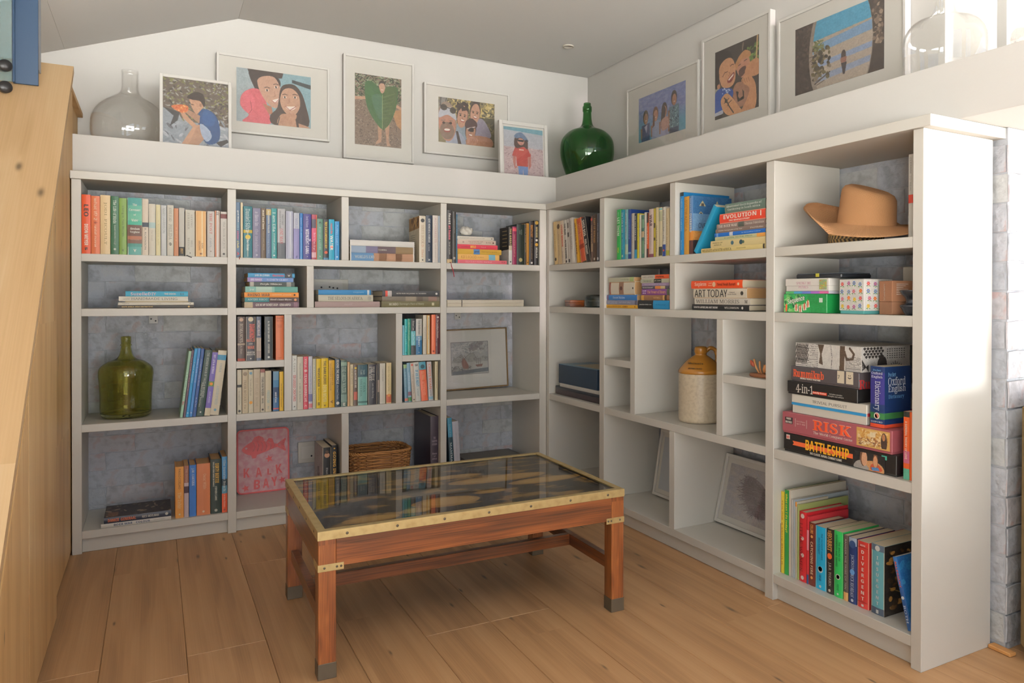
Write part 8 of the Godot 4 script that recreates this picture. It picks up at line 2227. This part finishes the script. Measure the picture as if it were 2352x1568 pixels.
func tunnel_print() -> StandardMaterial3D:
	var im := p_new(380, 260, Color("3c3029"))
	p_dabs(im, 31, 120, 0, 0, 0.3, 1, 0.03, 0.4, [Color("463931"), Color("332822"), Color("54453a")])
	p_dabs(im, 32, 80, 0.88, 0.02, 0.98, 0.62, 0.02, 1.2, [Color("8a7866"), Color("5a4a3e"), Color("a8947e"), Color("463931")])
	p_ell(im, 0.53, 0.5, 0.36, 0.66, 0, Color("9a8d80"))
	p_ell(im, 0.55, 0.48, 0.335, 0.63, 0, Color("b9ab9a"))
	var keep := p_new(380, 260, Color("b9ab9a"))
	p_poly(keep, [0, 0, 1, 0, 1, 0.24, 0, 0.3], Color("4a9ec0"))
	p_poly(keep, [0, 0.38, 1, 0.26, 1, 0.4, 0, 0.5], Color("7ea2c4"))
	p_poly(keep, [0, 0.64, 1, 0.56, 1, 0.64, 0, 0.72], Color("93a6c6"))
	p_poly(keep, [0, 0.84, 1, 0.74, 1, 0.82, 0, 0.94], Color("98a5bf"))
	for y in 260:
		for x in 380:
			if im.get_pixel(x, y).is_equal_approx(Color("b9ab9a")):
				im.set_pixel(x, y, keep.get_pixel(x, y))
	for k in 9:
		p_line(im, [0.17 + k * 0.012, 0.5 + k * 0.055, 0.23 + k * 0.016, 0.5 + k * 0.05], 0.008, Color("6a5a4c"))
	p_dabs(im, 33, 60, 0.22, 0.4, 0.42, 0.86, 0.025, 0.8, [Color("4a4030"), Color("6a6038"), Color("8a7d68"), Color("332a24")])
	p_dabs(im, 34, 26, 0.24, 0.28, 0.34, 0.44, 0.03, 0.25, [Color("7a8048"), Color("565a34")])
	p_line(im, [0.24, 0.92, 0.42, 0.8], 0.012, Color("4a3c32"))
	p_ell(im, 0.575, 0.63, 0.026, 0.05, 0, Color("4a3a36"))
	p_poly(im, [0.54, 0.66, 0.61, 0.66, 0.6, 0.76, 0.55, 0.76], Color("9a6a58"))
	p_poly(im, [0.55, 0.74, 0.61, 0.74, 0.59, 0.9, 0.57, 0.9], Color("3c3438"))
	return print_of(im)

func shades_print() -> StandardMaterial3D:
	var im := p_new(200, 300, Color("e2c48a"))
	p_poly(im, [0, 0.18, 1, 0.3, 1, 0.45, 0, 0.4], Color("8cb6c8"))
	p_poly(im, [0, 0.4, 1, 0.4, 1, 1, 0, 1], Color("d9c39a"))
	p_ell(im, 0.42, 0.48, 0.34, 0.22, 0, Color("8d8478"))
	p_ell(im, 0.5, 0.54, 0.3, 0.2, 0, Color("dcb08a"))
	p_poly(im, [0.12, 1, 0.1, 0.82, 0.3, 0.72, 0.5, 0.98, 0.72, 0.74, 0.9, 0.86, 0.9, 1], Color("5d6a80"))
	p_poly(im, [0.3, 0.72, 0.5, 0.98, 0.7, 0.74, 0.6, 0.66, 0.4, 0.66], Color("d9ad88"))
	p_ell(im, 0.36, 0.52, 0.12, 0.055, 0, Color("5a6a6a"))
	p_ell(im, 0.66, 0.52, 0.12, 0.055, 0, Color("5a6a6a"))
	p_line(im, [0.18, 0.49, 0.8, 0.49], 0.03, Color("4a4640"))
	p_line(im, [0.42, 0.65, 0.56, 0.65], 0.04, Color("b86a5c"))
	return print_of(im)

func ships_print() -> StandardMaterial3D:
	var im := p_new(340, 270, Color("b3b3b0"))
	p_dabs(im, 41, 130, 0, 0.0, 1, 0.34, 0.07, 0.3, [Color("a5a6a6"), Color("bcbcb8"), Color("c6c5bf"), Color("989a9c")])
	p_dabs(im, 42, 30, 0.5, 0.06, 0.85, 0.26, 0.06, 0.5, [Color("8a8484"), Color("9a9490")])
	p_poly(im, [0, 0.6, 0.12, 0.5, 0.28, 0.38, 0.34, 0.5, 0.42, 0.44, 0.5, 0.36, 0.6, 0.35, 0.7, 0.56, 0.78, 0.5, 0.86, 0.46, 1, 0.52, 1, 0.64, 0, 0.66], Color("a19f98"))
	p_line(im, [0, 0.6, 0.12, 0.5, 0.28, 0.38, 0.34, 0.5, 0.42, 0.44, 0.5, 0.36, 0.6, 0.35, 0.7, 0.56, 0.78, 0.5, 0.86, 0.46, 1, 0.52], 0.006, Color("5e5c58"))
	p_dabs(im, 43, 70, 0.02, 0.44, 0.98, 0.62, 0.03, 0.3, [Color("8d8b84"), Color("b5b3ab"), Color("7a7872")])
	p_poly(im, [0, 0.64, 1, 0.62, 1, 1, 0, 1], Color("bdbcb5"))
	p_dabs(im, 44, 60, 0, 0.74, 0.5, 0.94, 0.05, 0.35, [Color("8a8882"), Color("a5a39c"), Color("6e6d69")])
	p_poly(im, [0.02, 0.9, 1, 0.82, 1, 0.94, 0.02, 1], Color("6d7378"))
	p_poly(im, [0.28, 0.62, 0.34, 0.5, 0.4, 0.6, 0.46, 0.74, 0.44, 0.82, 0.32, 0.8], Color("84564a"), true)
	p_line(im, [0.28, 0.62, 0.32, 0.46, 0.36, 0.56, 0.38, 0.46], 0.008, Color("5a4640"))
	p_poly(im, [0.64, 0.72, 0.84, 0.7, 0.82, 0.78, 0.68, 0.78], Color("7a5444"))
	for k in 3:
		p_line(im, [0.68 + k * 0.05, 0.72, 0.68 + k * 0.05, 0.5 + 0.02 * absf(k - 1.0)], 0.007, Color("4f4b47"))
		p_poly(im, [0.66 + k * 0.05, 0.66, 0.7 + k * 0.05, 0.66, 0.695 + k * 0.05, 0.58, 0.665 + k * 0.05, 0.58], Color("96928a"))
	p_line(im, [0.005, 0.005, 0.995, 0.005, 0.995, 0.995, 0.005, 0.995, 0.005, 0.005], 0.008, Color("5c5a56"))
	return print_of(im)

func feather_print() -> StandardMaterial3D:
	var im := p_new(220, 300, Color("b9b4b6"))
	var n := noise(901, 0.02, 4)
	for y in 300:
		for x in 220:
			im.set_pixel(x, y, Color("b4b2b8").lerp(Color("c6bfba"), clampf(0.5 + n.get_noise_2d(x, y), 0, 1)))
	var r := RandomNumberGenerator.new()
	r.seed = 5
	p_poly(im, [0.34, 0.2, 0.5, 0.16, 0.72, 0.3, 0.86, 0.52, 0.84, 0.8, 0.62, 0.84, 0.42, 0.66, 0.32, 0.42], Color("857779"), true)
	for k in 900:
		var t := r.randf()
		var cx := 0.42 + 0.2 * t
		var cy := 0.16 + 0.66 * t
		var a := r.randf_range(-1, 1)
		var l := (0.12 + 0.2 * sin(t * PI)) * r.randf_range(0.5, 1.15)
		p_line(im, [cx, cy, cx + a * l * 0.7, cy - 0.02 + 0.03 * absf(a), cx + a * l * 1.1, cy + r.randf_range(-0.04, 0.08)], 0.006, [Color("77686b"), Color("64575a"), Color("8d7f81"), Color("564a4e"), Color("9a8e8f")][r.randi() % 5])
	return print_of(im)

func kids_print() -> StandardMaterial3D:
	var im := p_new(200, 100, Color("1b1a1b"))
	p_ell(im, 0.62, 0.88, 0.36, 0.24, 0, Color("b9895c"))
	p_poly(im, [0.04, 1, 0.12, 0.6, 0.3, 0.5, 0.44, 0.72, 0.5, 0.98], Color("8f8a86"), true)
	p_ell(im, 0.34, 0.3, 0.11, 0.26, 0, Color("5a3e2e"))
	p_ell(im, 0.37, 0.36, 0.09, 0.22, 0, Color("c99a7a"))
	p_poly(im, [0.56, 0.9, 0.6, 0.58, 0.8, 0.56, 0.92, 0.86, 0.7, 0.98], Color("a8482e"), true)
	p_ell(im, 0.71, 0.36, 0.08, 0.22, 0, Color("5a3826"))
	p_ell(im, 0.71, 0.42, 0.065, 0.18, 0, Color("c4906c"))
	p_poly(im, [0.58, 0.78, 0.8, 0.72, 0.84, 0.9, 0.62, 0.96], Color("4a78a8"))
	return print_of(im)

func painting_print() -> StandardMaterial3D:
	var im := p_new(200, 110, Color("c9a05c"))
	p_dabs(im, 51, 90, 0, 0, 1, 0.5, 0.08, 0.5, [Color("c9964a"), Color("dcb878"), Color("b5803c"), Color("e0c79a")])
	p_dabs(im, 52, 90, 0.05, 0.5, 0.8, 1, 0.05, 0.4, [Color("d8c49a"), Color("efe2c4"), Color("8a5a34"), Color("6a4a3a"), Color("b88a5a")])
	p_ell(im, 0.87, 0.6, 0.1, 0.32, 0, Color("3a2a24"))
	p_ell(im, 0.86, 0.3, 0.05, 0.12, 0, Color("a8744e"))
	p_poly(im, [0.42, 0.1, 0.6, 0.1, 0.6, 0.4, 0.42, 0.42], Color("e8d8b4"))
	return print_of(im)

func sequence_print() -> StandardMaterial3D:
	var im := p_new(240, 84, Color("1f8a48"))
	p_dabs(im, 61, 60, 0, 0, 0.45, 1, 0.04, 1.0, [Color("5fa85a"), Color("2f9a50"), Color("8ac07a"), Color("1a5a34")])
	p_poly(im, [0.56, 0, 1, 0, 1, 1, 0.66, 1], Color("177a3c"))
	for k in [[0.3, 0.72, 0.35], [0.4, 0.78, -0.2], [0.5, 0.66, 0.6], [0.58, 0.5, 0.9]]:
		p_poly(im, [k[0] - 0.04, k[1] - 0.12, k[0] + 0.03, k[1] - 0.16, k[0] + 0.05, k[1] + 0.2, k[0] - 0.03, k[1] + 0.24], Color("efe9d8"))
		p_ell(im, k[0], k[1], 0.015, 0.08, 0, Color("b8502e"))
	p_ell(im, 0.06, 0.76, 0.025, 0.08, 0, Color("d8603a"))
	p_poly(im, [0.84, 0.2, 0.92, 0.2, 0.92, 0.44, 0.84, 0.44], Color("dfe8dc"))
	return print_of(im)

func flower_print(kind: int) -> StandardMaterial3D:
	var im := p_new(200, 188, Color("e8e6e0") if kind < 2 else Color("8a9a5a"))
	var r := RandomNumberGenerator.new()
	r.seed = 70 + kind
	var cols := [Color("c8455c"), Color("d86a3a"), Color("6a8ac0"), Color("a85aa0"), Color("e0b840"), Color("c86a98"), Color("5a78b8")]
	var k := 0
	for gy in 4:
		for gx in 4:
			var x := (gx + 0.5) / 4.0 + r.randf_range(-0.03, 0.03)
			var y := (gy + 0.5) / 4.0 + r.randf_range(-0.03, 0.03)
			p_line(im, [x, y, x + r.randf_range(-0.05, 0.05), y + 0.12], 0.012, Color("5a8a4e"))
			p_ell(im, x + 0.05, y + 0.08, 0.035, 0.014, 30, Color("6a9a5a"))
			p_ell(im, x - 0.05, y + 0.07, 0.035, 0.014, -30, Color("4e7e46"))
			var c: Color = cols[(k * 3 + gy) % cols.size()]
			for q in 6:
				var a := TAU * q / 6
				p_ell(im, x + cos(a) * 0.04, y + sin(a) * 0.042, 0.03, 0.02, rad_to_deg(a), c)
			p_ell(im, x, y, 0.018, 0.018, 0, Color("e8c84a"))
			k += 1
	return print_of(im)

func doodle_print(kind: int) -> StandardMaterial3D:
	var im := p_new(300, 100, Color("d2cfc9"))
	var ink := Color("2a2624")
	var brown := Color("4a3c30")
	if kind == 0:
		for k in 14:
			p_line(im, [0.0, 0.04 + k * 0.075, 0.12, 0.1 + k * 0.07, 0.36, 0.02 + k * 0.08], 0.004, ink)
		for row in 3:
			for k in 8:
				p_ell(im, 0.02 + k * 0.024, 0.16 + row * 0.26, 0.007, 0.07, 18, ink)
			p_line(im, [0.0, 0.16 + row * 0.26, 0.22, 0.2 + row * 0.26], 0.006, ink)
		p_poly(im, [0.36, 0, 0.46, 0, 0.42, 0.4, 0.44, 0.86, 0.38, 0.8, 0.4, 0.4], brown)
		p_poly(im, [0.7, 0, 0.77, 0, 0.76, 1, 0.69, 1], brown)
		p_line(im, [0.76, 0.2, 0.8, 0.55, 0.88, 0.5, 0.9, 0.3, 0.84, 0.08], 0.03, brown)
		p_line(im, [0.56, 0.02, 0.58, 0.5, 0.57, 0.95], 0.005, ink)
		for k in 10:
			p_line(im, [0.78, 0.5 + k * 0.05, 0.9, 0.42 + k * 0.06, 1.0, 0.46 + k * 0.055], 0.004, ink)
	else:
		for row in 4:
			for k in 6:
				p_poly(im, [0.02 + k * 0.06 + 0.03 * (row % 2), 0.06 + row * 0.11, 0.05 + k * 0.06 + 0.03 * (row % 2), 0.01 + row * 0.11, 0.08 + k * 0.06 + 0.03 * (row % 2), 0.06 + row * 0.11, 0.05 + k * 0.06 + 0.03 * (row % 2), 0.14 + row * 0.11], ink)
		for row in 5:
			for k in 8:
				p_line(im, [0.46 + k * 0.045, 0.12 + row * 0.09, 0.48 + k * 0.045, 0.12 + row * 0.09], 0.01, ink)
		p_ell(im, 0.36, 0.66, 0.05, 0.12, 0, ink)
		p_ell(im, 0.41, 0.78, 0.05, 0.12, 0, ink)
		p_ell(im, 0.33, 0.82, 0.05, 0.12, 0, ink)
		for k in 9:
			p_line(im, [0.62, 1.0, 0.46 + k * 0.04, 0.62 + 0.05 * absf(k - 4.0)], 0.012, Color("6a625c"))
		for k in 14:
			p_line(im, [0.0, 0.5 + k * 0.035, 0.12, 0.98 - k * 0.02], 0.006, ink)
		p_ell(im, 0.95, 0.4, 0.05, 0.3, 0, Color("3a4038"))
	return print_of(im)

# ---------------------------------------------------------------- printed pictures (flat prints only)
func p_new(w: int, h: int, col: Color) -> Image:
	var im := Image.create(w, h, false, Image.FORMAT_RGB8)
	im.fill(col)
	return im

func p_span(im: Image, y: int, x0: float, x1: float, col: Color) -> void:
	var a := maxi(0, int(round(x0)))
	var b := mini(im.get_width(), int(round(x1)))
	if b > a and y >= 0 and y < im.get_height():
		im.fill_rect(Rect2i(a, y, b - a, 1), col)

func p_ell(im: Image, cx: float, cy: float, rx: float, ry: float, deg: float, col: Color) -> void:
	var pts := PackedVector2Array()
	var w := im.get_width()
	var h := im.get_height()
	var ca := cos(deg_to_rad(deg))
	var sa := sin(deg_to_rad(deg))
	for i in 28:
		var g := TAU * i / 28
		var x := cos(g) * rx * w
		var y := sin(g) * ry * w
		pts.append(Vector2(cx * w + x * ca - y * sa, cy * h + x * sa + y * ca))
	p_fill(im, pts, col)

# polygon in fractions of the picture; smooth rounds it
func p_poly(im: Image, f: Array, col: Color, round_it := false) -> void:
	var pts := PackedVector2Array()
	var w := im.get_width()
	var h := im.get_height()
	for i in range(0, f.size(), 2):
		pts.append(Vector2(f[i] * w, f[i + 1] * h))
	if round_it:
		var s := PackedVector2Array()
		var n := pts.size()
		for i in n:
			for k in 4:
				s.append(pts[i].cubic_interpolate(pts[(i + 1) % n], pts[(i - 1 + n) % n], pts[(i + 2) % n], k / 4.0))
		pts = s
	p_fill(im, pts, col)

func p_fill(im: Image, pts: PackedVector2Array, col: Color) -> void:
	var lo := INF
	var hi := -INF
	for p in pts:
		lo = minf(lo, p.y)
		hi = maxf(hi, p.y)
	for y in range(maxi(0, int(floor(lo))), mini(im.get_height(), int(ceil(hi)) + 1)):
		var yy := y + 0.5
		var xs := []
		for i in pts.size():
			var a := pts[i]
			var b := pts[(i + 1) % pts.size()]
			if (a.y <= yy) != (b.y <= yy):
				xs.append(a.x + (yy - a.y) / (b.y - a.y) * (b.x - a.x))
		xs.sort()
		for i in range(0, xs.size() - 1, 2):
			p_span(im, y, xs[i], xs[i + 1], col)

func p_line(im: Image, f: Array, wide: float, col: Color) -> void:
	var w := im.get_width()
	var h := im.get_height()
	for i in range(0, f.size() - 2, 2):
		var a := Vector2(f[i] * w, f[i + 1] * h)
		var b := Vector2(f[i + 2] * w, f[i + 3] * h)
		var n := (b - a).orthogonal().normalized() * wide * w * 0.5
		p_fill(im, PackedVector2Array([a + n, b + n, b - n, a - n]), col)
		p_ell(im, f[i + 2], f[i + 3], wide * 0.5, wide * 0.5, 0, col)

# scatter short dabs of several colours over a rectangle (leaves, gravel, grass)
func p_dabs(im: Image, s: int, n: int, x0: float, y0: float, x1: float, y1: float, size: float, stretch: float, cols: Array) -> void:
	var r := RandomNumberGenerator.new()
	r.seed = s
	for i in n:
		var c: Color = cols[r.randi() % cols.size()]
		p_ell(im, r.randf_range(x0, x1), r.randf_range(y0, y1), size * r.randf_range(0.5, 1.3), size * stretch * r.randf_range(0.5, 1.3), r.randf_range(-70, 70), c)
